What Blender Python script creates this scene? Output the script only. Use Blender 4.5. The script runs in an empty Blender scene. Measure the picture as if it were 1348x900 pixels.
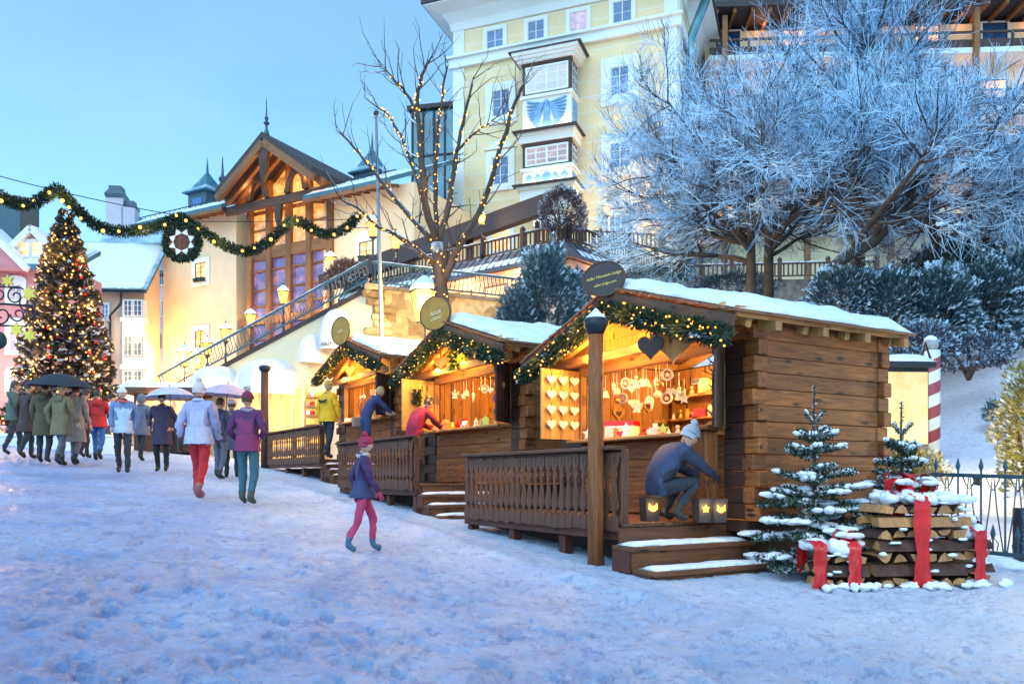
import bpy, math, random
import numpy as np
from mathutils import Vector, Matrix, noise

random.seed(7)
S = bpy.context.scene
COL = S.collection
F, CX, HY = 1050.0, 674.0, 628.0          # lens, in pixels of the 1348 px wide photograph
rnd = random.uniform
V = Vector
RZ = lambda a: Matrix.Rotation(a, 4, 'Z')

def P(px, py, Y):                           # pixel + distance -> point
    return V(((px - CX) / F * Y, Y, (HY - py) / F * Y))

def sst(a, b, x):
    t = min(1, max(0, (x - a) / (b - a)))
    return t * t * (3 - 2 * t)

def T(x, y):                                # terrain height
    k = 1 - x
    sm = 1 - (k if k > 20 else math.log(1 + math.exp(k)))
    sm = max(sm, -16)
    z = -1.29 + .039 * min(y, 60) - .09 * sm
    t = (x - 1.25) * .866 + (y - 10.35) * .5 - 3.5
    if t > 0:
        t = min(t, 17)
        z += (.12 * t + .016 * t * t) * sst(0, 3, x)
    return z

def hit(px, py):                            # where the view ray meets the ground
    Y = 2.0
    while Y < 90:
        p = P(px, py, Y)
        if p.z < T(p.x, p.y): return p
        Y += .03
    return P(px, py, 40)

# ------------------------------------------------------------------ meshes
class MB:
    def __init__(s):
        s.v = []; s.f = []; s.g = []; s.a = []; s.m = []; s.mi = 0; s.amt = 0.0
    def add(s, vs, fs, gc=None, amt=None):
        n = len(s.v); s.v.extend(vs)
        if gc is None:
            o = V((rnd(0, 50), rnd(0, 50), rnd(0, 50)))
            gc = [V(v) + o for v in vs]
        s.g.extend(gc); s.a.extend(amt if amt is not None else [s.amt] * len(vs))
        for f in fs: s.f.append(tuple(i + n for i in f)); s.m.append(s.mi)
    def box(s, c, d, M=None, b=0.0):
        """chamfered box, centre c, dimensions d, optional 3x3 rotation"""
        c = V(c); h = V(d) * .5; b = min(b, min(h) * .49)
        if b <= 0:
            vs = [V((x * h.x, y * h.y, z * h.z)) for x in (-1, 1) for y in (-1, 1) for z in (-1, 1)]
            fs = [(0, 1, 3, 2), (4, 6, 7, 5), (0, 4, 5, 1), (2, 3, 7, 6), (0, 2, 6, 4), (1, 5, 7, 3)]
        else:
            vs = []; ix = {}
            for x in (-1, 1):
                for y in (-1, 1):
                    for z in (-1, 1):
                        for ax in range(3):
                            p = [x * (h.x - b), y * (h.y - b), z * (h.z - b)]
                            p[ax] = (x, y, z)[ax] * h[ax]
                            ix[(x, y, z, ax)] = len(vs); vs.append(V(p))
            fs = []
            for ax in range(3):
                o = [(1, 2), (2, 0), (0, 1)][ax]
                for sg in (-1, 1):
                    q = []
                    for (i, j) in ((-1, -1), (1, -1), (1, 1), (-1, 1)):
                        k = [0, 0, 0]; k[ax] = sg; k[o[0]] = i; k[o[1]] = j
                        q.append(ix[(*k, ax)])
                    fs.append(tuple(q if sg > 0 else q[::-1]))
                for i in (-1, 1):
                    for j in (-1, 1):
                        k0 = [0, 0, 0]; k1 = [0, 0, 0]
                        k0[ax] = -1; k1[ax] = 1
                        for k in (k0, k1): k[o[0]] = i; k[o[1]] = j
                        q = [ix[(*k0, o[0])], ix[(*k1, o[0])], ix[(*k1, o[1])], ix[(*k0, o[1])]]
                        fs.append(tuple(q if i * j < 0 else q[::-1]))
            for x in (-1, 1):
                for y in (-1, 1):
                    for z in (-1, 1):
                        q = [ix[(x, y, z, a)] for a in range(3)]
                        fs.append(tuple(q if x * y * z > 0 else q[::-1]))
        ax = max(range(3), key=lambda i: d[i]); pr = [(0, 1, 2), (1, 2, 0), (2, 0, 1)][ax]
        o = V((rnd(0, 60), rnd(0, 60), rnd(0, 60)))
        gc = [V((v[pr[0]], v[pr[1]], v[pr[2]])) + o for v in vs]
        if M is not None: vs = [M @ v + c for v in vs]
        else: vs = [v + c for v in vs]
        s.add(vs, fs, gc)
    def beam(s, p0, p1, w, h, b=0.0, up=(0, 0, 1)):
        """box from p0 to p1; h is along 'up', w across"""
        p0 = V(p0); p1 = V(p1); x = (p1 - p0); L = x.length; x.normalize()
        y = V(up).cross(x)
        if y.length < 1e-4: y = V((0, 1, 0)).cross(x)
        y.normalize(); z = x.cross(y)
        M = Matrix((x, y, z)).transposed()
        s.box((p0 + p1) / 2, (L, w, h), M, b)
    def tube(s, pts, r, n=6, cap=True):
        pts = [V(p) for p in pts]; k = len(pts)
        if not hasattr(r, '__len__'): r = [r] * k
        vs = []; gc = []; fs = []; o = V((rnd(0, 60), rnd(0, 60), rnd(0, 60))); L = 0
        u = None
        for i, p in enumerate(pts):
            t = (pts[min(i + 1, k - 1)] - pts[max(i - 1, 0)])
            if t.length < 1e-9: t = V((0, 0, 1))
            t.normalize()
            if u is None:
                u = t.orthogonal()
            else:
                u = u - t * u.dot(t)
                if u.length < 1e-6: u = t.orthogonal()
            u.normalize(); w = t.cross(u)
            if i: L += (p - pts[i - 1]).length
            for j in range(n):
                a = 2 * math.pi * j / n; d = u * math.cos(a) + w * math.sin(a)
                vs.append(p + d * r[i]); gc.append(V((L, math.cos(a) * r[i] * 1.0, math.sin(a) * r[i])) + o)
        for i in range(k - 1):
            for j in range(n):
                a = i * n + j; b2 = i * n + (j + 1) % n
                fs.append((a, b2, b2 + n, a + n))
        if cap:
            fs.append(tuple(range(n - 1, -1, -1))); fs.append(tuple((k - 1) * n + j for j in range(n)))
        s.add(vs, fs, gc)
    def lathe(s, prof, n=12, c=(0, 0, 0), M=None, ph=0.0):
        c = V(c); vs = []; fs = []
        for (r, z) in prof:
            for j in range(n):
                a = 2 * math.pi * j / n + ph; v = V((r * math.cos(a), r * math.sin(a), z))
                vs.append((M @ v if M is not None else v) + c)
        for i in range(len(prof) - 1):
            for j in range(n):
                a = i * n + j; b = i * n + (j + 1) % n
                fs.append((a, b, b + n, a + n))
        if prof[0][0] > 1e-6: fs.append(tuple(range(n - 1, -1, -1)))
        if prof[-1][0] > 1e-6: fs.append(tuple((len(prof) - 1) * n + j for j in range(n)))
        s.add(vs, fs)
    def prism(s, out, th, M):
        """2D outline (ccw) in local XY, thickness th along local Z, 4x4 matrix M"""
        n = len(out)
        vs = [M @ V((x, y, -th / 2)) for x, y in out] + [M @ V((x, y, th / 2)) for x, y in out]
        fs = [tuple(range(n - 1, -1, -1)), tuple(range(n, 2 * n))]
        for i in range(n):
            j = (i + 1) % n; fs.append((i, j, j + n, i + n))
        o = V((rnd(0, 60), rnd(0, 60), rnd(0, 60)))
        gc = [V((y, x, -th / 2)) + o for x, y in out] + [V((y, x, th / 2)) + o for x, y in out]
        s.add(vs, fs, gc)
    def ball(s, c, r, nu=10, nv=7, k=0.0, M=None):
        c = V(c); r = V(r) if hasattr(r, '__len__') else V((r, r, r)); vs = []; fs = []
        o = V((rnd(0, 60), rnd(0, 60), rnd(0, 60)))
        for i in range(nv + 1):
            ph = math.pi * i / nv
            for j in range(nu):
                a = 2 * math.pi * j / nu
                d = V((math.sin(ph) * math.cos(a), math.sin(ph) * math.sin(a), math.cos(ph)))
                q = 1 + (k * noise.noise(d * 1.7 + o) if k else 0)
                v = V((d.x * r.x, d.y * r.y, d.z * r.z)) * q
                vs.append((M @ v if M is not None else v) + c)
        for i in range(nv):
            for j in range(nu):
                a = i * nu + j; b = i * nu + (j + 1) % nu
                if i == 0: fs.append((a, a + nu, b + nu))
                elif i == nv - 1: fs.append((a, a + nu, b))
                else: fs.append((a, a + nu, b + nu, b))
        s.add(vs, fs)
    def build(s, name, mat, parent=None, smooth=False):
        me = bpy.data.meshes.new(name)
        me.from_pydata([tuple(v) for v in s.v], [], s.f)
        at = me.attributes.new('gc', 'FLOAT_VECTOR', 'POINT')
        at.data.foreach_set('vector', np.array([tuple(v) for v in s.g], 'f').ravel())
        at = me.attributes.new('amt', 'FLOAT', 'POINT'); at.data.foreach_set('value', np.array(s.a, 'f'))
        for m in (mat if isinstance(mat, (list, tuple)) else [mat]): me.materials.append(m)
        me.polygons.foreach_set('material_index', np.array(s.m, 'i'))
        if smooth: me.polygons.foreach_set('use_smooth', np.ones(len(s.f), bool))
        me.update()
        o = bpy.data.objects.new(name, me); COL.objects.link(o)
        if parent: o.parent = parent
        return o

def tag(o, label=None, cat=None, group=None, kind=None):
    if label: o['label'] = label
    if cat: o['category'] = cat
    if group: o['group'] = group
    if kind: o['kind'] = kind
    return o
def thing(name, label, cat, loc=(0, 0, 0), rz=0.0, group=None, s=1.0):
    o = bpy.data.objects.new(name, None); COL.objects.link(o)
    o.location = loc; o.rotation_euler = (0, 0, rz); o.scale = (s, s, s); o.empty_display_size = .1
    return tag(o, label, cat, group)
def dup(root, loc, rz=0.0, label=None, group=None, s=None):
    r = root.copy(); COL.objects.link(r); r.location = loc; r.rotation_euler = (0, 0, rz)
    if s is not None: r.scale = (s, s, s)
    if label: r['label'] = label
    if group: r['group'] = group
    for ch in root.children:
        c = ch.copy(); COL.objects.link(c); c.parent = r
        for gch in ch.children:
            d = gch.copy(); COL.objects.link(d); d.parent = c
    return r
def text(name, body, size, mat, parent, M, ext=.004, align='CENTER', shear=0.0):
    cu = bpy.data.curves.new(name, 'FONT'); cu.body = body; cu.size = size; cu.extrude = ext
    cu.align_x = align; cu.align_y = 'CENTER'; cu.shear = shear
    cu.materials.append(mat)
    q = bpy.data.objects.new(name, cu); COL.objects.link(q); bpy.context.view_layer.update()
    me = bpy.data.meshes.new_from_object(q.evaluated_get(bpy.context.evaluated_depsgraph_get()))
    bpy.data.objects.remove(q); bpy.data.curves.remove(cu)
    o = bpy.data.objects.new(name, me); COL.objects.link(o); o.parent = parent; o.matrix_local = M
    return o
def lamp(name, loc, power, col, r=.05, kind='POINT', parent=None):
    l = bpy.data.lights.new(name, kind); l.energy = power; l.color = col; l.shadow_soft_size = r
    o = bpy.data.objects.new(name, l); COL.objects.link(o); o.location = loc
    if parent: o.parent = parent
    return o
def frame_m(o, x, y, z):                    # 4x4 from origin and axes
    m = Matrix((x, y, z)).transposed().to_4x4(); m.translation = V(o); return m
def heart(w, n=22, h=None):
    pts = []
    for i in range(n):
        t = 2 * math.pi * i / n
        x = 16 * math.sin(t) ** 3; y = 13 * math.cos(t) - 5 * math.cos(2 * t) - 2 * math.cos(3 * t) - math.cos(4 * t)
        pts.append((x / 32 * w, (y + 2.5) / 32 * (h or w)))
    return pts[::-1]
def star(r1, r2, n=5, ph=math.pi / 2):
    return [((r1 if i % 2 == 0 else r2) * math.cos(ph + math.pi * i / n), (r1 if i % 2 == 0 else r2) * math.sin(ph + math.pi * i / n)) for i in range(2 * n)]
def ngon(r, n=24, ry=None):
    ry = ry or r
    return [(r * math.cos(2 * math.pi * i / n), ry * math.sin(2 * math.pi * i / n)) for i in range(n)]

# --------------------------------------------------------------- materials
def nt(name):
    m = bpy.data.materials.new(name); m.use_nodes = True
    t = m.node_tree; b = t.nodes['Principled BSDF']
    return m, t, b
def N(t, typ, **kw):
    n = t.nodes.new(typ)
    for k, v in kw.items():
        if k in n.inputs: n.inputs[k].default_value = v
        else: setattr(n, k, v)
    return n
def ramp(t, fac, stops):
    r = t.nodes.new('ShaderNodeValToRGB'); e = r.color_ramp.elements
    while len(e) < len(stops): e.new(.5)
    for i, (p, c) in enumerate(stops): e[i].position = p; e[i].color = (*c, 1) if len(c) == 3 else c
    t.links.new(fac, r.inputs['Fac']); return r.outputs['Color']
def mix(t, fac, a, b, mode='MIX'):
    m = t.nodes.new('ShaderNodeMix'); m.data_type = 'RGBA'; m.blend_type = mode
    for s, v in ((m.inputs[0], fac), (m.inputs[6], a), (m.inputs[7], b)):
        if hasattr(v, 'links') or isinstance(v, bpy.types.NodeSocket): t.links.new(v, s)
        elif hasattr(v, '__len__'): s.default_value = (*v, 1) if len(v) == 3 else v
        else: s.default_value = v
    return m.outputs[2]
def bump(t, b, h, st=.4, d=.02):
    n = N(t, 'ShaderNodeBump', Strength=st, Distance=d); t.links.new(h, n.inputs['Height']); t.links.new(n.outputs[0], b.inputs['Normal'])
def noise_n(t, vec, sc, det=4, rough=.6, dist=0.0):
    n = N(t, 'ShaderNodeTexNoise', Scale=sc, Detail=det, Roughness=rough, Distortion=dist)
    if vec is not None: t.links.new(vec, n.inputs['Vector'])
    return n.outputs[0]
def geo_pos(t): return N(t, 'ShaderNodeNewGeometry').outputs['Position']
def attr(t, a, out='Vector'): return N(t, 'ShaderNodeAttribute', attribute_name=a).outputs[out]
def vmul(t, v, xyz):
    n = t.nodes.new('ShaderNodeVectorMath'); n.operation = 'MULTIPLY'; t.links.new(v, n.inputs[0]); n.inputs[1].default_value = xyz
    return n.outputs[0]
def mth(t, op, a, b=0.0, clamp=False):
    n = t.nodes.new('ShaderNodeMath'); n.operation = op; n.use_clamp = clamp
    for s, v in ((n.inputs[0], a), (n.inputs[1], b)):
        if isinstance(v, bpy.types.NodeSocket): t.links.new(v, s)
        else: s.default_value = v
    return n.outputs[0]

def plain(name, c, rough=.6, metal=0.0, var=.18, sc=6.0, bs=0.0, spec=.5):
    m, t, b = nt(name); v = attr(t, 'gc'); n = noise_n(t, v, sc)
    d = tuple(x * (1 - var) for x in c); l = tuple(min(1, x * (1 + var)) for x in c)
    t.links.new(ramp(t, n, [(.3, d), (.7, l)]), b.inputs['Base Color'])
    b.inputs['Roughness'].default_value = rough; b.inputs['Metallic'].default_value = metal
    b.inputs['Specular IOR Level'].default_value = spec
    if bs: bump(t, b, noise_n(t, v, sc * 5, 5), bs, .01)
    return m
def wood(name, dark, light, rough=.65, grain=1.0, knots=True):
    m, t, b = nt(name); g = attr(t, 'gc')
    n1 = noise_n(t, vmul(t, g, (1.6 * grain, 16 * grain, 16 * grain)), 1.6, 6, .65, .6)
    n2 = noise_n(t, vmul(t, g, (.35, 1.4, 1.4)), 1.0, 2)
    n3 = noise_n(t, vmul(t, g, (3, 90, 90)), 1.0, 2)
    c = ramp(t, n1, [(.25, dark), (.5, tuple((a + b2) / 2 for a, b2 in zip(dark, light))), (.75, light)])
    c = mix(t, mth(t, 'MULTIPLY', n3, .5), c, dark, 'MIX')
    c = mix(t, .75, c, ramp(t, n2, [(.28, (.42, .38, .36)), (.5, (1, 1, 1)), (.72, (1.5, 1.4, 1.2))]), 'MULTIPLY')
    if knots:
        vo = N(t, 'ShaderNodeTexVoronoi', Scale=1.0); t.links.new(vmul(t, g, (2.2, 7, 7)), vo.inputs['Vector'])
        c = mix(t, ramp(t, vo.outputs['Distance'], [(.1, (1, 1, 1)), (.2, (0, 0, 0))]), c, tuple(x * .35 for x in dark))
    t.links.new(c, b.inputs['Base Color']); b.inputs['Roughness'].default_value = rough
    bump(t, b, mth(t, 'ADD', n1, mth(t, 'MULTIPLY', n3, .5)), .5, .012)
    return m
def glow(name, c, st, sample=False):
    m, t, b = nt(name); b.inputs['Base Color'].default_value = (.06, .035, .01, 1); b.inputs['Specular IOR Level'].default_value = .1
    b.inputs['Emission Color'].default_value = (*c, 1); b.inputs['Emission Strength'].default_value = st
    if not sample:
        try: m.cycles.emission_sampling = 'NONE'
        except Exception: pass
    return m
def snow_mat(name='snow', c=(.84, .87, .93), bs=.5):
    m, t, b = nt(name); p = geo_pos(t)
    n = noise_n(t, p, 14, 5, .65); n2 = noise_n(t, p, 90, 3)
    t.links.new(ramp(t, n, [(.3, tuple(x * .9 for x in c)), (.6, c)]), b.inputs['Base Color'])
    b.inputs['Roughness'].default_value = .55
    bump(t, b, mth(t, 'ADD', n, mth(t, 'MULTIPLY', n2, .25)), bs, .04)
    return m
def snowy(name, c1, c2, lo=.1, hi=.55, snow=(.82, .87, .95), sc=5.0, rough=.75):
    """colour c1..c2 with snow lying on faces that look up, plus where 'amt' says so"""
    m, t, b = nt(name); g = N(t, 'ShaderNodeNewGeometry'); sx = N(t, 'ShaderNodeSeparateXYZ')
    t.links.new(g.outputs['Normal'], sx.inputs[0])
    n = noise_n(t, g.outputs['Position'], sc, 4, .7)
    z = mth(t, 'ADD', sx.outputs['Z'], mth(t, 'MULTIPLY', mth(t, 'SUBTRACT', n, .5), 1.1))
    z = mth(t, 'ADD', z, attr(t, 'amt', 'Fac'))
    f = ramp(t, z, [(max(0, lo), (0, 0, 0)), (min(1, hi), (1, 1, 1))])
    base = ramp(t, noise_n(t, attr(t, 'gc'), 3.0, 3), [(.3, c1), (.7, c2)])
    t.links.new(mix(t, f, base, snow), b.inputs['Base Color']); b.inputs['Roughness'].default_value = rough
    return m
M = {}
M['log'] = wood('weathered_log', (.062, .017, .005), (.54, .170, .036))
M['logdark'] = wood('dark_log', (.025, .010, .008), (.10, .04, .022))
M['board'] = wood('pale_board', (.36, .18, .05), (.72, .44, .16), grain=.8)
M['board2'] = wood('honey_board', (.26, .11, .03), (.56, .30, .10), grain=.8)
M['rail'] = wood('railing_wood', (.04, .014, .010), (.21, .08, .04))
M['redwood'] = wood('red_brown_wood', (.06, .014, .008), (.20, .05, .022))
M['step'] = wood('step_wood', (.07, .022, .010), (.27, .10, .035))
M['shingle'] = wood('wood_shingle', (.13, .05, .025), (.38, .18, .09))
M['barge'] = wood('bargeboard_wood', (.04, .018, .012), (.16, .08, .045))
M['split'] = wood('split_log', (.26, .11, .04), (.62, .33, .13), grain=.7, knots=False)
M['bark'] = plain('bark', (.07, .045, .035), .9, var=.5, sc=14, bs=.8)
M['timber'] = wood('chalet_timber', (.16, .06, .02), (.40, .17, .06), knots=False)
M['snow'] = snow_mat()
M['iron'] = plain('dark_iron', (.03, .035, .045), .45, .6)
M['ironblue'] = plain('blue_iron', (.045, .10, .14), .45, .3)
M['gold'] = plain('gold_paint', (.75, .50, .08), .35, .6)
M['white'] = plain('white_paint', (.80, .78, .76), .6, var=.05)
M['black'] = plain('black_cloth', (.02, .02, .025), .8)
M['bulb'] = glow('fairy_bulb', (1, .44, .07), 1.9)
M['bulbw'] = glow('warm_white_bulb', (1, .48, .11), 1.8)
M['lampglass'] = glow('lamp_glass', (1, .47, .09), 1.5)
M['lampwhite'] = glow('bright_lamp_glass', (1, .44, .06), 2.4)
M['needle'] = snowy('fir_needles', (.012, .03, .014), (.03, .065, .03), .42, .95)
M['garl'] = snowy('garland_needles', (.010, .024, .012), (.03, .06, .022), .8, 1.0)
M['ribbon'] = plain('red_ribbon', (.55, .008, .012), .25, var=.25, sc=4)
M['redcloth'] = plain('red_cloth', (.42, .01, .02), .7)
M['gray'] = plain('grey_metal', (.22, .24, .27), .5, .2)
M['stonegrey'] = plain('rough_stone', (.16, .13, .11), .9, var=.5, sc=3, bs=.9)
# ------------------------------------------------------ camera, sky, light
cam = bpy.data.cameras.new('camera'); co = bpy.data.objects.new('camera', cam); COL.objects.link(co)
co.location = (0, 0, 0); co.rotation_euler = (math.radians(90), 0, 0)
cam.sensor_width = 36; cam.lens = 36 * F / 1348; cam.shift_y = (HY - 450) / 1348
cam.clip_start = .1; cam.clip_end = 2000
S.camera = co

w = bpy.data.worlds.new('World'); S.world = w; w.use_nodes = True
t = w.node_tree; bg = t.nodes['Background']
sky = N(t, 'ShaderNodeTexSky', sky_type='NISHITA'); sky.sun_disc = False
SUN_EL, SUN_AZ = math.radians(52), math.radians(205)
sky.sun_elevation = SUN_EL; sky.sun_rotation = SUN_AZ; sky.ozone_density = 6.0; sky.air_density = 1.0; sky.dust_density = .6
hs = N(t, 'ShaderNodeHueSaturation', Saturation=.80, Value=1.0)
t.links.new(sky.outputs[0], hs.inputs['Color'])
t.links.new(mix(t, 1.0, hs.outputs[0], (.80, 1.27, 1.28), 'MULTIPLY'), bg.inputs['Color'])
cl = noise_n(t, vmul(t, N(t, 'ShaderNodeTexCoord').outputs['Generated'], (1, 1, 3)), 1.6, 5, .6, .6)   # thin uneven cloud
old = bg.inputs['Color'].links[0].from_socket
t.links.new(mix(t, ramp(t, cl, [(.35, (0, 0, 0)), (.75, (.13, .13, .13))]), old, (3.9, 5.3, 6.2)), bg.inputs['Color'])
bg.inputs['Strength'].default_value = .14
sun = bpy.data.lights.new('sun', 'SUN'); sun.energy = .85; sun.angle = math.radians(70); sun.color = (.64, .78, 1)
so = bpy.data.objects.new('sun', sun); COL.objects.link(so)
d = V((math.sin(SUN_AZ) * math.cos(SUN_EL), math.cos(SUN_AZ) * math.cos(SUN_EL), math.sin(SUN_EL)))   # towards the sun
so.rotation_euler = (-d).to_track_quat('-Z', 'Y').to_euler()
vs = S.view_settings; vs.view_transform = 'Standard'; vs.look = 'None'; vs.gamma = 1; vs.exposure = .85; vs.use_curve_mapping = False
S.cycles.max_bounces = 6; S.cycles.diffuse_bounces = 3; S.cycles.glossy_bounces = 3; S.cycles.transmission_bounces = 4
S.cycles.sample_clamp_indirect = 4; S.cycles.caustics_reflective = False; S.cycles.caustics_refractive = False
S.cycles.use_denoising = True; S.cycles.use_light_tree = True

# ------------------------------------------------------------------ ground
def ground():
    na, nr = 560, 430
    ang = np.concatenate([np.linspace(-110, -42, 60, endpoint=False), np.linspace(-42, 42, na - 120), np.linspace(42.6, 110, 60)])
    rad = np.concatenate([[.3, 1.0, 1.8], 2.4 * (26 / 2.4) ** (np.linspace(0, 1, nr - 63)), np.geomspace(26.8, 900, 60)])
    vs = []; prints = {}
    rg = random.Random(4)
    for _ in range(1500):                       # boot prints, mostly walking up or down the street
        y0 = rg.uniform(3, 17); x0 = rg.uniform(-.62, .60) * y0; an = math.radians(rg.gauss(118, 22) + rg.choice((0, 180)))
        if (x0 - 1.25) * .866 + (y0 - 10.35) * .5 > -2.1 and x0 < 2.5 and y0 > 7.5: continue
        for k in (-.3, 0, .3):
            for l in (-.3, 0, .3): prints.setdefault((int((x0 + k) / .3 + 500), int((y0 + l) / .3 + 500)), set()).add((x0, y0, math.cos(an), math.sin(an), rg.uniform(.008, .024)))
    for r in rad:
        for a in ang:
            a2 = math.radians(a); x = r * math.sin(a2); y = r * math.cos(a2); z = T(x, y)
            if r < 40:
                q = V((x, y, 0))
                # trampled: footprints and lumps, fading with distance
                k = 1 if r < 15 else max(0, (40 - r) / 25)
                n1 = noise.fractal(q * 1.1, 1, 2, 4); n2 = noise.noise(q * V((1, 1, 1)) * 5.5 + V((9, 3, 0))); n3 = noise.noise(q * 13); n5 = noise.noise(q * 9 + V((2, 7, 0)))
                n4 = noise.noise(q * 27 + V((4, 4, 4)))
                hol = -max(0, n2 - .08) * .075 - max(0, n5 - .1) * .05
                z += k * (.014 * n1 + hol * .45 + .012 * n3 + .010 * n4)
                if r < 18:
                    for (fx, fy, ca, sa, dp) in prints.get((int(x / .3 + 500), int(y / .3 + 500)), ()):
                        u = ((x - fx) * ca + (y - fy) * sa) / .155; v = (-(x - fx) * sa + (y - fy) * ca) / (.058 - .012 * u * u if abs(u) < 1.6 else .03)
                        e = u * u + v * v
                        if e < 1.9: z += -dp if e < .8 else (dp * (-1 + (e - .8) * 3.6) if e < 1.13 else dp * .3 * (1.9 - e))
                # ploughed ridge of clean snow along the decks
                dr = (x - 1.25) * .866 + (y - 10.35) * .5
                if -3.2 < dr < 6 and y < 20 and x < 12:
                    z += .07 * math.exp(-((dr + 1.95) / .33) ** 2) * (1 + .9 * noise.noise(q * 2.6))
            vs.append((x, y, z))
    n = len(ang); fs = []
    for i in range(len(rad) - 1):
        for j in range(n - 1):
            a = i * n + j; fs.append((a, a + n, a + n + 1, a + 1))
    me = bpy.data.meshes.new('snowy_ground'); me.from_pydata(vs, [], fs)
    me.polygons.foreach_set('use_smooth', np.ones(len(fs), bool))
    m, t, b = nt('trodden_snow'); p = geo_pos(t)
    n1 = noise_n(t, p, .55, 5, .6); n2 = noise_n(t, p, 7, 6, .7); n3 = noise_n(t, vmul(t, p, (1, .8, 1)), 17, 7, .78)
    sx = N(t, 'ShaderNodeSeparateXYZ'); t.links.new(p, sx.inputs[0])
    # dirtier, with icy flecks and painted blue shade, in the middle of the street (to the left), clean by the stalls and on the slope
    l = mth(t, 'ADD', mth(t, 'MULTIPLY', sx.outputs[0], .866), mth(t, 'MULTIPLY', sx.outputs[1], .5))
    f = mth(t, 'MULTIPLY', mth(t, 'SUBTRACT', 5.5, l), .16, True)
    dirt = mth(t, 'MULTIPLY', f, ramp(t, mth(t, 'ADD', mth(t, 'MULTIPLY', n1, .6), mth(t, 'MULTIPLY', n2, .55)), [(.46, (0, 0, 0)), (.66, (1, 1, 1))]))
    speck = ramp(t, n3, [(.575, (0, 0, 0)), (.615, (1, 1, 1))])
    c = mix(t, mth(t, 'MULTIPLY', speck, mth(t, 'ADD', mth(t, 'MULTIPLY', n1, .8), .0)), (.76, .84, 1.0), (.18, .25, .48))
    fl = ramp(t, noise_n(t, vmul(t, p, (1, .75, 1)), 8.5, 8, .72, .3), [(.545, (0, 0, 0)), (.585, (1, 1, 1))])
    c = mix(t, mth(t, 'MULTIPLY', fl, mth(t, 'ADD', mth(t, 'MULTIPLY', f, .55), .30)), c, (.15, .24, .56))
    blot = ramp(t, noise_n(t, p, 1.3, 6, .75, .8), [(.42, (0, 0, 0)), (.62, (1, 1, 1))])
    c = mix(t, mth(t, 'MULTIPLY', mth(t, 'MULTIPLY', blot, mth(t, 'ADD', f, .12)), .8), c, (.24, .40, .80))  # blotches of blue shade painted into the snow colour
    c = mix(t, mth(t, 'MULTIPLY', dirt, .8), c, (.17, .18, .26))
    c = mix(t, mth(t, 'MULTIPLY', f, .55), c, (.30, .46, .90))  # smooth blue shade painted in, stronger to the left and close by
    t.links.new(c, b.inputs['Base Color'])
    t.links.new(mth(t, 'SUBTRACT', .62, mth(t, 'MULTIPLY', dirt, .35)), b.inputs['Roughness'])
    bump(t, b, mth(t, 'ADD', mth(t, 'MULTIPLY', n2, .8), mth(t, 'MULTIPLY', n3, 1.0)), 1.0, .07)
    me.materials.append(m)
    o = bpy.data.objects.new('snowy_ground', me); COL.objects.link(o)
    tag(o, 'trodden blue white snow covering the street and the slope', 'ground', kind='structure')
ground()
# ------------------------------------------------------------ market stalls
HS, RISE, OVH = 2.2, .684, .65
KS = RISE / HS
class Frame:                                 # local x: towards the camera end, y: back, z: up from the deck
    def __init__(s, ax, ay, az, th, deck):
        s.rz = th - math.pi / 2; s.deck = deck
        s.o = V((ax + OVH * math.cos(th), ay + OVH * math.sin(th), deck))
        s.m = Matrix.Translation(s.o) @ RZ(s.rz); s.E = az - RISE - deck
    def w(s, x, y, z=0.0): return s.m @ V((x, y, z))
ST = [Frame(1.253, 10.35, 2.48, .525, -.50), Frame(-1.29, 14.70, 2.90, .555, -.12), Frame(-4.32, 20.66, 3.61, .585, .45)]
YS = Matrix(((1, 0, 0), (0, 0, -1), (0, 1, 0)))       # stands a flat outline upright, facing -y
def up_m(x, y, z, rz=0.0, tilt=0.0):                  # upright outline plane at a point
    return Matrix.Translation((x, y, z)) @ RZ(rz) @ Matrix.Rotation(tilt, 4, 'Y') @ YS.to_4x4()

def snow_slab(pts, th, name, parent, nx=30, ny=22, seed=0, edge=.12):
    """pts(u,v)->base point, u,v in 0..1; a cushion of snow with rounded uneven edges"""
    mb = MB(); vs = []; fs = []
    for i in range(nx + 1):
        for j in range(ny + 1):
            u, v = i / nx, j / ny
            p = V(pts(u, v)); e = min(u, 1 - u) * nx / 2.2; e2 = min(v, 1 - v) * ny / 2.2
            k = math.sqrt(min(1, e)) * math.sqrt(min(1, e2))
            q = p * 2.1 + V((seed, seed, 0))
            h = th * (k * (1 + .5 * noise.noise(q) + .28 * noise.noise(q * 2.7 + V((3, 3, 3)))) + .08)
            vs.append(p + V((.03 * noise.noise(q * 3), .03 * noise.noise(q * 3 + V((5, 5, 5))), h)))
    n = len(vs)
    for i in range(nx + 1):
        for j in range(ny + 1): vs.append(V(pts(i / nx, j / ny)) + V((0, 0, .004)))
    s = ny + 1
    for i in range(nx):
        for j in range(ny):
            a = i * s + j; fs.append((a, a + s, a + s + 1, a + 1)); fs.append((n + a, n + a + 1, n + a + s + 1, n + a + s))
    for i in range(nx):
        a = i * s; fs.append((a, n + a, n + a + s, a + s)); a = i * s + ny; fs.append((a, a + s, n + a + s, n + a))
    for j in range(ny):
        a = j; fs.append((a, a + 1, n + a + 1, n + a)); a = nx * s + j; fs.append((a, n + a, n + a + 1, a + 1))
    mb.add(vs, fs)
    return mb.build(name, M['snow'], parent, True)

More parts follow.
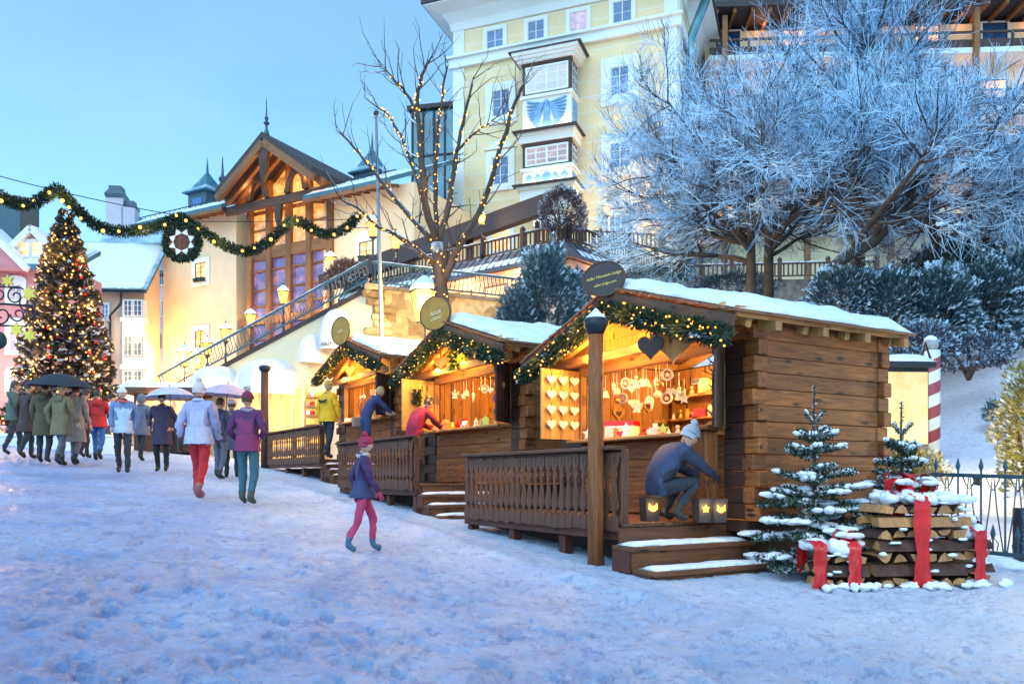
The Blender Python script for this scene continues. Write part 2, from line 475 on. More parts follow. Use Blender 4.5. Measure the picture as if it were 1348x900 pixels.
def log_wall(mb, a, b, z0, z1, fixed, axis, ext=(0, 0), h=.185, par=0, out=1):
    z = z0; k = 0
    while z < z1 - .02:
        hh = min(h, z1 - z); e = (k + par) % 2 == 0
        p0 = a - (ext[0] if e else 0); p1 = b + (ext[1] if e else 0)
        j = rnd(-.008, .010)
        c = [(p0 + p1) / 2, fixed + out * j, z + hh / 2]; dd = [p1 - p0 + rnd(-.02, .02), .13, hh - .005]
        if axis == 'y': c[0], c[1] = c[1], c[0]; dd[0], dd[1] = dd[1], dd[0]
        mb.box(c, dd, None, .006); z += hh; k += 1

def stall(fr, label, kind):
    t = thing('market_stall', label, 'market stall', fr.o, fr.rz, 'wooden Christmas market stalls')
    E = fr.E; top = E + RISE; fz = T(fr.o.x, fr.o.y) - fr.deck - .5
    L = 2.14
    # walls
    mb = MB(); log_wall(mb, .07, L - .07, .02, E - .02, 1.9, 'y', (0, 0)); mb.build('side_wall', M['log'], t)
    for y, nm in ((0, 'corner_log_ends'), (L, 'corner_log_ends')):
        mb = MB(); z = .02; k = 0
        while z < E - .05:
            hh = min(.185, E - .02 - z); e = (.10, .045)[k % 2] + rnd(-.012, .012); mb.box((1.9 + e / 2 - .03, y + (-.02 if y == 0 else .02) + rnd(-.008, .008), z + hh / 2), (e + .13, .15 + (.06 if k % 2 else 0), hh - .006), None, .012); z += hh; k += 1
        mb.build(nm, M['log'], t)
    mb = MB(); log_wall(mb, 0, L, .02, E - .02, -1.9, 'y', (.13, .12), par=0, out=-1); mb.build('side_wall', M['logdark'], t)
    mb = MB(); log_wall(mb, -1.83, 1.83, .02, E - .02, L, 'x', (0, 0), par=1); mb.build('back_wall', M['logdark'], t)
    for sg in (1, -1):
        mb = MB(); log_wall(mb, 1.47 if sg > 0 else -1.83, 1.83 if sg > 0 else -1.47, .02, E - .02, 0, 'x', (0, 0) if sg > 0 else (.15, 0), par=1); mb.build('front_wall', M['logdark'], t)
    mb = MB(); log_wall(mb, -1.46, 1.46, .02, .98, .015, 'x', (0, 0), h=.24); mb.build('counter_wall', M['log'], t)
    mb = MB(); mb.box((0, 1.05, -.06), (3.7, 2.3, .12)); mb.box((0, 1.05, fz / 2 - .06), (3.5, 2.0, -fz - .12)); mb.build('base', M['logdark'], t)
    mb = MB()
    for i in range(9): mb.box((-1.826, .22 + i * .215, 1.15), (.015, .205, 2.2))
    for i in range(16): mb.box((-1.7 + i * .225, 2.062, 1.15), (.215, .015, 2.2))
    mb.build('lining', M['board2'], t)
    # gable boards above the opening
    mb = MB(); z = 2.12; 
    while z < top - .16:
        z2 = min(z + .17, top - .1); a0 = min(1.83, (top - .09 - z) / KS); a1 = min(1.83, (top - .09 - z2) / KS)
        j = rnd(-.006, .006)
        mb.prism([(-a0, z), (a0, z), (a1, z2 - .005), (-a1, z2 - .005)], .05, up_m(0, .02 + j, 0)); z = z2
    mb.build('gable_boards', M['board'], t)
    mb = MB(); mb.box((0, -.02, 2.06), (2.94, .14, .14), None, .015); mb.build('lintel', M['board2'], t)
    # counter board and trim
    mb = MB(); mb.box((0, -.06, 1.02), (2.92, .55, .045), None, .01); mb.build('counter_top', M['board2'], t)
    for x in (-1.44, 1.44):
        mb = MB(); mb.box((x, -.05, 1.54), (.08, .10, .98), None, .01); mb.build('jamb', M['board2'], t)
    # roof
    for sg in (1, -1):
        mb = MB(); n = 13; ca = math.atan(KS)
        for i in range(n):
            x0 = i * HS / n; x1 = (i + 1) * HS / n + .05; xm = (x0 + x1) / 2
            zz = top - KS * xm - .035 + .012
            R = Matrix.Rotation(sg * (ca - .09), 3, 'Y')
            mb.box((sg * xm, .86 + rnd(-.012, .012), zz), (x1 - x0 + .03, 3.05, .026), R)
        mb.build('roof_shingles', M['shingle'], t)
        mb = MB(); x0, x1 = 0, HS - .03
        yy = -.63
        mb.beam((sg * .0, yy, top - .155), (sg * x1, yy, top - .155 - KS * x1), .05, .17, .008)
        mb.build('bargeboard', M['barge'], t)
        for y in (-.3, .62, 1.35, 2.2):
            mb = MB(); mb.beam((sg * .03, y, top - .14), (sg * (HS - .12), y, top - .14 - KS * (HS - .15)), .09, .13, .01); mb.build('rafter', M['board'], t)
        mb = MB(); mb.beam((sg * 1.9, -.58, E + .04), (sg * 1.9, 2.3, E + .04), .15, .17, .03); mb.build('wall_plate', M['board'], t)
        mb = MB(); mb.beam((sg * (HS - .03), -.6, E - .02), (sg * (HS - .03), 2.36, E - .02), .035, .12, .006); mb.build('eave_board', M['board2'], t)
        for y in (-.02, .75, 1.5, 2.24):
            mb = MB(); mb.prism([(0, 0), (.27, -.05), (.27, .05), (0, .12)] if sg > 0 else [(0, 0), (0, .12), (-.27, .05), (-.27, -.05)], .1, up_m(sg * 1.97, y, E - .14)); mb.build('eave_bracket', M['board2'], t)
    mb = MB(); mb.beam((0, -.62, top - .16), (0, 2.3, top - .16), .13, .16, .02); mb.build('ridge_beam', M['board2'], t)
    mb = MB(); mb.box((0, -.32, 2.16), (3.7, .1, .13), None, .01)
    mb.beam((-1.75, -.32, 2.2), (-.15, -.32, top - .3), .09, .1, .01); mb.beam((1.75, -.32, 2.2), (.15, -.32, top - .3), .09, .1, .01)
    mb.build('tie_beam', M['board2'], t)
    snow_slab(lambda u, v: ((u - .5) * 2 * (HS + .03), -.56 + v * 2.96, top - abs(u - .5) * 2 * (HS + .03) * KS - .0), .13, 'roof_snow', t, 44, 26, seed=fr.o.x)
    # assumed lights inside and under the gable, their fixtures unseen
    lamp('stall_light', (0.3, .9, 2.02), 130, (1, .50, .11), .07, parent=t)
    lamp('porch_light', (.25, -.36, 2.24), 42, (1, .46, .07), .05, parent=t); lamp('porch_light', (-.8, -.40, 2.22), 42, (1, .46, .07), .05, parent=t)
    lamp('counter_light', (-.2, -.75, 1.95), 42, (1, .47, .09), .06, parent=t)
    return t
near = stall(ST[0], 'nearest log stall with an oval sign and rows of white hearts on its open shutter', 0)
mid = stall(ST[1], 'middle log stall with a dark shutter with a heart hole and a purple heart inside', 1)
far = stall(ST[2], 'farthest log stall where a customer in a yellow jacket stands', 2)

def shutter(fr, root, x, vec, mat, holes, label, dec):
    L = math.hypot(*vec); a = math.atan2(vec[1], vec[0])
    mb = MB(); m3 = Matrix.Rotation(a, 3, 'Z')
    nb = 4
    for i in range(nb):
        c = V((x, -.09, 1.56)) + m3 @ V((L * (i + .5) / nb, 0, 0)); mb.box(c, (L / nb - .006, .03, 1.02), m3, .004)
    for z in (1.2, 1.9):
        mb.box(V((x, -.09, z)) + m3 @ V((L / 2, -.03, 0)), (L - .06, .025, .08), m3, .004)
    o = mb.build('shutter', mat, root)
    if label: o['label'] = label
    return a
a0 = shutter(ST[0], near, -1.47, (.10, -.74), M['board'], 0, 'pale open shutter carrying twelve white hearts', 1)
shutter(ST[0], near, 1.47, (.44, -.55), M['barge'], 0, 'open shutter seen almost edge on', 0)
a1 = shutter(ST[1], mid, -1.47, (.05, -.74), M['board'], 0, 'pale open shutter with a fir sprig', 1)
shutter(ST[1], mid, 1.47, (.45, -.55), M['logdark'], 1, 'dark open shutter with a heart-shaped hole', 0)
shutter(ST[2], far, 1.47, (.45, -.55), M['logdark'], 1, 'dark open shutter standing beside the counter', 0)
# heart-shaped light hole (a pale heart inlay) on the two dark shutters
for fr, r in ((ST[1], mid), (ST[2], far)):
    mb = MB(); d = V((.45, -.55, 0)).normalized()
    for sg in (-1, 1):
        mb.prism(heart(.12), .006, Matrix.Translation(V((1.47, -.09, 1.66)) + d * .36 + V((-d.y, d.x, 0)) * sg * .022) @ RZ(math.atan2(d.y, d.x)) @ YS.to_4x4())
    mb.build('heart_hole', M['board'], r)

# ------------------------------------------------------- decks, rails, steps
def deck(fr, x0, x1, label, y0=-1.55):
    t = thing('deck_platform', label, 'deck', fr.o, fr.rz, 'raised decks in front of the stalls')
    mb = MB(); n = 11; w_ = (-.08 - y0) / n
    for i in range(n): mb.box(((x0 + x1) / 2, y0 + (i + .5) * w_, -.02), (x1 - x0, w_ - .008, .04), None, .004)
    mb.build('floor_boards', M['step'], t)
    mb = MB(); mb.box(((x0 + x1) / 2, y0 + .04, -.12), (x1 - x0, .06, .15), None, .01); mb.box((x1 - .035, (y0 - .08) / 2 + .03, -.12), (.06, -y0 - .2, .15), None, .01)
    mb.build('edge_beam', M['redwood'], t)
    mb = MB(); n = max(3, int((x1 - x0) / 1.1))
    for i in range(n + 1):
        mb = MB(); x = x0 + .1 + i * (x1 - x0 - .2) / n
        for y in (y0 + .12,):
            g = fr.w(x, y); h = fr.deck - T(g.x, g.y) + .25
            mb.box((x, y, -.2 - h / 2), (.13, .13, h), None, .01)
        mb.build('stilt', M['redwood'], t)
    mb = MB(); h = 1.1
    mb.box(((x0 + x1) / 2, y0 + .55, -.2 - h / 2), (x1 - x0 - .1, .03, h)); mb.box((x1 - .25, y0 / 2 + .2, -.2 - h / 2), (.03, -y0 - .7, h))
    mb.build('skirt', M['logdark'], t)
    return t
deck(ST[0], -2.4, 1.508, 'brown plank deck before the nearest stall, holding small tin lanterns')
deck(ST[1], -3.0, .73, 'dark plank deck before the middle stall')
deck(ST[2], -3.72, .66, 'plank deck before the farthest stall under two customers')

BAL = None
def railing(fr, x0, x1, label, y=-1.55, plain_=False):
    global BAL
    t = thing('deck_railing', label, 'railing', fr.w(x0, y), fr.rz, 'plank railings along the stall decks')
    L = x1 - x0
    mb = MB(); mb.box((L / 2, -.02, .82), (L, .17, .045), None, .01); mb.build('top_rail', M['rail'], t)
    mb = MB(); mb.box((L / 2, .02, .75), (L, .05, .09), None, .008); mb.box((L / 2, .02, .03), (L, .05, .09), None, .008); mb.build('cross_rail', M['rail'], t)
    for x in (.05, L - .05) if L < 3.8 else (.05, L / 2, L - .05):
        mb = MB(); mb.box((x, .06, .35), (.1, .1, .92), None, .01); mb.build('rail_post', M['rail'], t)
    n = int(L / .148); w_ = L / n
    if BAL is None:
        # picket with scalloped waist cut-outs
        half = [(-.10, .070), (.03, .070), (.05, .05), (.075, .026), (.115, .026), (.14, .052), (.17, .066), (.26, .05), (.38, .026), (.46, .022), (.52, .045), (.55, .03), (.585, .028), (.61, .05), (.66, .070), (.76, .070)]
        out = [(w2, z) for z, w2 in half] + [(-w2, z) for z, w2 in half[::-1]]
        mb = MB(); mb.prism(out, .018, up_m(0, 0, 0)); BAL = mb.build('baluster', M['rail'], t); b0 = BAL
        BAL.location = (w_ / 2, -.03, 0); rng = range(1, n)
    else: rng = range(n)
    for i in rng:
        c = BAL.copy(); COL.objects.link(c); c.parent = t; c.location = ((i + .5) * w_, -.03 + rnd(-.004, .004), rnd(-.015, .015))
        c.rotation_euler = (0, rnd(-.012, .012), 0)
    return t
railing(ST[0], -2.3, 1.42, 'brown railing with cut-out pickets beside the nearest wooden pillar')
railing(ST[1], -2.97, .73, 'dark railing with cut-out pickets along the middle stall')
railing(ST[2], -3.68, .66, 'dark brown railing at the farthest stall')

def steps(fr, x1, y0, y1s, label, rise=.22, tread=.35):
    t = thing('wooden_steps', label, 'steps', fr.w(x1, y0), fr.rz, 'snow dusted steps up to the decks')
    for k, yl in enumerate(y1s):
        z = -rise * (k + 1); xa = tread * k; xb = tread * (k + 1); yl = yl - y0
        mb = MB(); mb.box(((xa + xb) / 2 + .01, yl / 2, z - .025), (tread + .02, yl, .05), None, .008); mb.build('tread', M['step'], t)
        mb = MB(); mb.box((xb - .05, yl / 2, z - .15), (.04, yl - .06, .2)); mb.build('riser', M['step'], t)
        mb = MB(); mb.box(((xb) / 2 - .02, .03, z - .26), (xb - .06, .05, .42)); mb.build('stringer', M['redwood'], t)
        snow_slab(lambda u, v: (xa + .03 + u * (tread - .05), .05 + v * (yl - .1), z), .035, 'step_snow', t, 8, 40, seed=k * 7.3, edge=.05)
    # the bare riser under the deck edge
    mb = MB(); yl = -y0 - .1; mb.box((.012, yl / 2 + .1, -.13), (.03, yl, .17)); mb.build('riser', M['step'], t)
    return t
steps(ST[0], 1.508, -1.75, (0.0, .38), 'wide snow dusted wooden steps at the nearest stall beside the fir saplings')
steps(ST[1], .73, -1.5, (-.1, -.1, -.1), 'narrow dark steps between two railings, at the middle stall', .17, .27)
steps(ST[2], .66, -1.5, (-.1, -.1, -.1), 'narrow steps below the customers at the farthest stall', .13, .26)

def cap_post(p, h, r, label, name='wooden_pillar', snow=True):
    t = thing(name, label, 'pillar', p, 0, 'tall round pillars at the decks')
    mb = MB(); mb.tube([(0, 0, -.2), (.005, 0, h * .3), (-.004, .004, h * .7), (0, 0, h)], [r * 1.07, r * 1.02, r * .98, r * .95], 16); mb.build('shaft', M['log'] if snow else M['logdark'], t, True)
    mb = MB(); mb.lathe([(r * .8, h), (r * 1.1, h + .02), (r * 1.5, h + .09), (r * 1.55, h + .15), (r * 1.2, h + .19), (0, h + .2)], 20); mb.build('cap', M['iron'], t, True)
    if snow:
        mb = MB(); mb.lathe([(r * 1.35, h + .165), (r * 1.2, h + .2), (r * .6, h + .245), (r * .2, h + .285), (0, h + .30)], 18); mb.build('cap_snow', M['snow'], t, True)
    return t
g = ST[0].w(1.133, -1.68); cap_post(V((g.x, g.y, T(g.x, g.y))), 2.55, .088, 'tall round wooden pillar with a snow capped iron top before the nearest stall')
g = ST[2].w(-3.85, -1.6); cap_post(V((g.x, g.y, T(g.x, g.y))), 2.8, .11, 'tall dark pillar at the end of the farthest railing', snow=False)
g = P(928, 690, 9.3); g.z = -.5
t = thing('newel_post', 'short square wooden post with a flat top beside the tin lanterns', 'post', g, ST[0].rz)
mb = MB(); mb.box((0, 0, .52), (.24, .2, 1.04), None, .02); mb.build('shaft', M['log'], t)
mb = MB(); mb.box((0, 0, 1.07), (.36, .3, .06), None, .015); mb.build('cap', M['step'], t)

# ------------------------------------------------------- garlands and signs
def needles_along(mb, pts, r, per_m, ln, n_up=0.0):
    for a, b in zip(pts[:-1], pts[1:]):
        a = V(a); b = V(b); L = (b - a).length; d = (b - a).normalized()
        u = d.orthogonal().normalized(); v = d.cross(u)
        for _ in range(max(1, int(L * per_m))):
            q = a + (b - a) * random.random(); an = rnd(0, 6.283); o = u * math.cos(an) + v * math.sin(an)
            k = (o + d * rnd(-.8, .8)).normalized(); c = q + o * r * rnd(.1, .75); l = ln * rnd(.6, 1.2)
            s = k.cross(V((rnd(-1, 1), rnd(-1, 1), rnd(-1, 1)))).normalized() * l * .13
            mb.add([c - s, c + k * l * .5 - s * 1.3, c + k * l, c + k * l * .5 + s * 1.3, c + s], [(0, 1, 2, 3, 4)])
def bulbs(mb, pts, per_m, r, off):
    for a, b in zip(pts[:-1], pts[1:]):
        a = V(a); b = V(b); L = (b - a).length
        n = L * per_m; n = int(n) + (random.random() < n - int(n))
        for _ in range(n):
            q = a + (b - a) * random.random() + V((rnd(-1, 1), rnd(-1, 1), rnd(-1, 1))).normalized() * off
            mb.ball(q, r, 6, 4)
for fr, lab in zip(ST, ('lit fir garland under the nearest stall roof, behind the wooden pillar', 'lit fir garland under the middle stall roof, below the bright street lamp', 'lit fir garland under the farthest stall roof, small in the distance')):
    top = fr.E + RISE
    t = thing('fir_garland', lab, 'garland', fr.o, fr.rz, 'lit fir garlands on the stalls')
    pts = []
    for i in range(-22, 23):
        x = i / 22 * 2.12; pts.append(V((x, -.7 + .02 * math.sin(i * 1.3), top - .30 - KS * abs(x) - .035 * abs(math.sin(i * .75)))))
    mb = MB(); needles_along(mb, pts, .13, 2100, .075); mb.tube(pts, .05, 6); mb.build('fir_sprays', M['garl'], t)
    mb = MB(); bulbs(mb, pts, 34, .0135, .125); mb.build('light_string', M['bulb'], t)
    for x in (-1.5, -.5, .5, 1.5): lamp('garland_glow', (x, -.86, top - .3 - KS * abs(x)), 2.5, (1, .52, .12), .12, parent=t)

def oval_sign(fr, x, z, rx, rz_, face, ink, label, lines, size, yaw=0.0, y=-.72):
    t = thing('oval_sign', label, 'sign', fr.w(x, y, z), fr.rz + yaw, 'name signs on the stall gables')
    mb = MB(); mb.prism(ngon(rx, 40, rz_), .05, up_m(0, 0, 0)); mb.build('panel', face, t)
    mb = MB(); o = [V((rx * math.cos(a), -.022, rz_ * math.sin(a))) for a in [i * 2 * math.pi / 40 for i in range(41)]]
    mb.tube(o, .014, 6, False); mb.build('rim', M['barge'], t)
    for s, dx, dz, sz in lines:
        text('lettering', s, size * sz, ink, t, up_m(dx, -.03, dz, 0, -.16), .003, shear=.25)
    return t
M['signdark'] = plain('sign_brown', (.045, .03, .03), .5); M['signgold'] = plain('sign_gold', (.42, .20, .02), .45)
M['ink'] = plain('gilt_lettering', (.85, .62, .15), .4); M['inkw'] = plain('pale_lettering', (.85, .75, .45), .5)
oval_sign(ST[0], .0, ST[0].E + RISE + .08, .28, .22, M['signdark'], M['ink'], 'dark oval sign with gilt lettering on top of the nearest stall', [('Adler Mountain Lodge', 0, .035, 1), ('adler-lodge.com', .02, -.065, .9)], .052, .62)
oval_sign(ST[1], -.12, ST[1].E + RISE + .13, .36, .31, M['signgold'], M['inkw'], 'round golden sign on the middle stall, right behind the bright street lamp', [('ADLER', .02, .0, 1), ('LODGE', .02, -.10, .9)], .085, .42)
oval_sign(ST[2], -.1, ST[2].E + RISE + .18, .36, .36, M['signgold'], M['inkw'], 'small round gold sign on top of the farthest stall', [('adler', 0, 0, 1)], .10, .32)
# -------------------------------------------------------------- buildings
def stucco(name, c, lines=0.0, var=.10):
    m, t, b = nt(name); tc = N(t, 'ShaderNodeTexCoord').outputs['Object']
    n = noise_n(t, tc, .6, 5, .6); n2 = noise_n(t, tc, 9, 4)
    col = ramp(t, n, [(.3, tuple(x * (1 - var) for x in c)), (.7, tuple(min(1, x * (1 + var)) for x in c))])
    if lines:
        sx = N(t, 'ShaderNodeSeparateXYZ'); t.links.new(tc, sx.inputs[0])
        fr = mth(t, 'FRACT', mth(t, 'DIVIDE', sx.outputs[2], lines))
        f = mth(t, 'LESS_THAN', fr, .09)
        col = mix(t, mth(t, 'MULTIPLY', f, .55), col, (.82, .78, .66))
    t.links.new(col, b.inputs['Base Color']); b.inputs['Roughness'].default_value = .85
    bump(t, b, n2, .15, .02)
    return m
def glassy(name, c, rough=.08, em=None, es=0.0, sc=1.0):
    """window glass; em: lit from inside in patches (curtains, furniture)"""
    m, t, b = nt(name); tc = N(t, 'ShaderNodeTexCoord').outputs['Object']
    n = noise_n(t, tc, sc, 3)
    t.links.new(ramp(t, n, [(.35, tuple(x * .6 for x in c)), (.65, tuple(min(1, x * 1.5) for x in c))]), b.inputs['Base Color'])
    b.inputs['Roughness'].default_value = rough; b.inputs['Specular IOR Level'].default_value = .9
    if em:
        e = ramp(t, noise_n(t, vmul(t, tc, (1.0, 1.0, 1.6)), sc * 1.3, 3, .7), [(.32, tuple(x * .25 for x in em[0])), (.5, em[0]), (.68, em[1])])
        t.links.new(e, b.inputs['Emission Color']); b.inputs['Emission Strength'].default_value = es
        m.cycles.emission_sampling = 'NONE'
    return m
M['hotel'] = stucco('hotel_yellow', (.88, .64, .37), .95)
M['trim'] = stucco('white_stucco', (.82, .79, .74), 0, .04)
M['chalet'] = stucco('chalet_yellow', (.84, .61, .38))
M['lilac'] = stucco('lilac_plaster', (.66, .55, .60)); M['peach'] = stucco('peach_plaster', (.76, .52, .36)); M['pink'] = stucco('pink_plaster', (.62, .25, .25))
M['cream'] = stucco('cream_plaster', (.80, .62, .40)); M['ochre'] = stucco('ochre_plaster', (.70, .40, .15))
M['pane'] = glassy('blue_pane', (.035, .10, .24)); M['panew'] = glassy('warm_pane', (.2, .12, .08), .1, ((1, .45, .12), (1, .72, .35)), 1.1)
M['paner'] = glassy('curtained_pane', (.20, .17, .26), .12, ((.55, .32, .36), (1, .6, .45)), .35, 1.2)
M['panep'] = glassy('violet_glass', (.10, .07, .16), .06, ((.16, .10, .26), (.62, .30, .22)), .42, .6)
M['paneo'] = glassy('orange_glass', (.2, .12, .08), .08, ((.8, .32, .06), (1, .60, .20)), .75, .7)
M['teal'] = glassy('teal_glass', (.05, .22, .28), .1, None, 0, .3)
M['roofdark'] = plain('dark_roof', (.06, .04, .04), .7); M['roofblue'] = snowy('blue_slate_roof', (.04, .12, .17), (.07, .20, .26), .5, 1.0, (.62, .74, .86), .9)
M['copper'] = plain('dark_copper', (.06, .10, .13), .45, .3); M['seam'] = snowy('seam_metal', (.09, .08, .10), (.13, .12, .14), .74, 1.0, (.75, .8, .9), 2.0)
M['bluerelief'] = plain('blue_relief', (.16, .33, .55), .6, var=.3, sc=3); M['browntrim'] = plain('brown_trim', (.07, .03, .02), .6)
M['fencewood'] = wood('terrace_fence_wood', (.035, .016, .012), (.13, .06, .04), knots=False)
m, t, b = nt('stone_blocks')
tc = N(t, 'ShaderNodeTexCoord').outputs['Object']; vo = N(t, 'ShaderNodeTexVoronoi', Scale=2.1); vo.distance = 'CHEBYCHEV'
t.links.new(tc, vo.inputs['Vector'])
c = ramp(t, vo.outputs['Color'], [(.1, (.18, .12, .06)), (.5, (.42, .30, .16)), (.9, (.60, .48, .30))])
c = mix(t, .6, c, ramp(t, noise_n(t, tc, 5, 5), [(.3, (.35, .33, .3)), (.7, (1.1, 1.1, 1.1))]), 'MULTIPLY')
t.links.new(c, b.inputs['Base Color']); b.inputs['Roughness'].default_value = .9; bump(t, b, vo.outputs['Distance'], .6, .08)
M['stone'] = m

class Fac:                                   # upright plane: origin, direction to the right; local x right, y into the wall
    def __init__(s, px, Y, dx, dy):
        L = math.hypot(dx, dy); s.d = V((dx / L, dy / L, 0)); s.n = V((-s.d.y, s.d.x, 0)); s.o = P(px, HY, Y); s.o.z = 0
        s.rz = math.atan2(dy, dx)
    def to(s, px, py, off=0.0):
        k = (px - CX) / F; o = s.o + s.n * off
        tt = (k * o.y - o.x) / (s.d.x - k * s.d.y); Y = o.y + tt * s.d.y
        return tt, (HY - py) / F * Y
    def w(s, x, y, z=0.0): return s.o + s.d * x + s.n * y + V((0, 0, z))
def window(root, x, z, w_, h, sur=.22, cols=2, rows=2, pane='pane', y=0.0, pedi=None, frame='white', box_=None, surmat='trim'):
    mb = MB()
    if sur:
        for sx in (-1, 1): mb.box((x + sx * (w_ + sur) / 2, y - .05, z), (sur, .1, h + 2 * sur))
        mb.box((x, y - .05, z + (h + sur) / 2), (w_, .1, sur)); mb.box((x, y - .07, z - (h + sur) / 2), (w_, .14, sur))
    if pedi == 'tri':
        mb.prism([(-w_ * .62 - sur, 0), (w_ * .62 + sur, 0), (0, w_ * .55)], .14, up_m(x, y - .06, z + h / 2 + sur + .12))
    if pedi == 'arc':
        mb.prism([((w_ / 2 + sur) * math.cos(a), h * .28 * math.sin(a)) for a in [i * math.pi / 12 for i in range(13)]], .1, up_m(x, y - .05, z + h / 2 + sur - .01))
    fw = max(.04, w_ * .035)
    if not sur: mb.box((x, y - .01, z), (w_ + .02, .02, h + .02))
    win = mb.build('window', M[surmat], root)
    mb = MB(); mb.box((x, y - .012, z), (w_, .016, h)); mb.build('pane', M[pane], win)
    mb = MB()
    for sx in (-1, 1): mb.box((x + sx * (w_ / 2 - fw * .6), y - .035, z), (fw * 1.2, .05, h))
    for sz in (-1, 1): mb.box((x, y - .035, z + sz * (h / 2 - fw * .6)), (w_ - fw * 2.4, .05, fw * 1.2))
    for i in range(1, cols): mb.box((x - w_ / 2 + w_ * i / cols, y - .03, z), (fw * (1.3 if cols % 2 == 0 and i == cols // 2 else .8), .035, h - fw * 2.4))
    for i in range(1, rows): mb.box((x, y - .026, z - h / 2 + h * i / rows), (w_ - fw * 2.4, .022, fw * .7))
    mb.build('frame', M[frame], win)
    if box_:
        mb = MB()
        for _ in range(60): mb.ball((x + rnd(-w_ / 2, w_ / 2), y - .2 + rnd(-.08, .08), z - h / 2 + rnd(-.05, .18)), rnd(.05, .09), 5, 4)
        mb.build('window_box', M['needle'], win)
    return win
def wpx(fac, root, l, t_, r, b_, **k):
    off = k.get('y', 0.0); x0, _ = fac.to(l, t_, off); x1, _ = fac.to(r, t_, off); xm, _ = fac.to((l + r) / 2, t_, off)
    _, z1 = fac.to((l + r) / 2, t_, off); _, z0 = fac.to((l + r) / 2, b_, off)
    return window(root, (x0 + x1) / 2, (z0 + z1) / 2, x1 - x0, z1 - z0, **k)

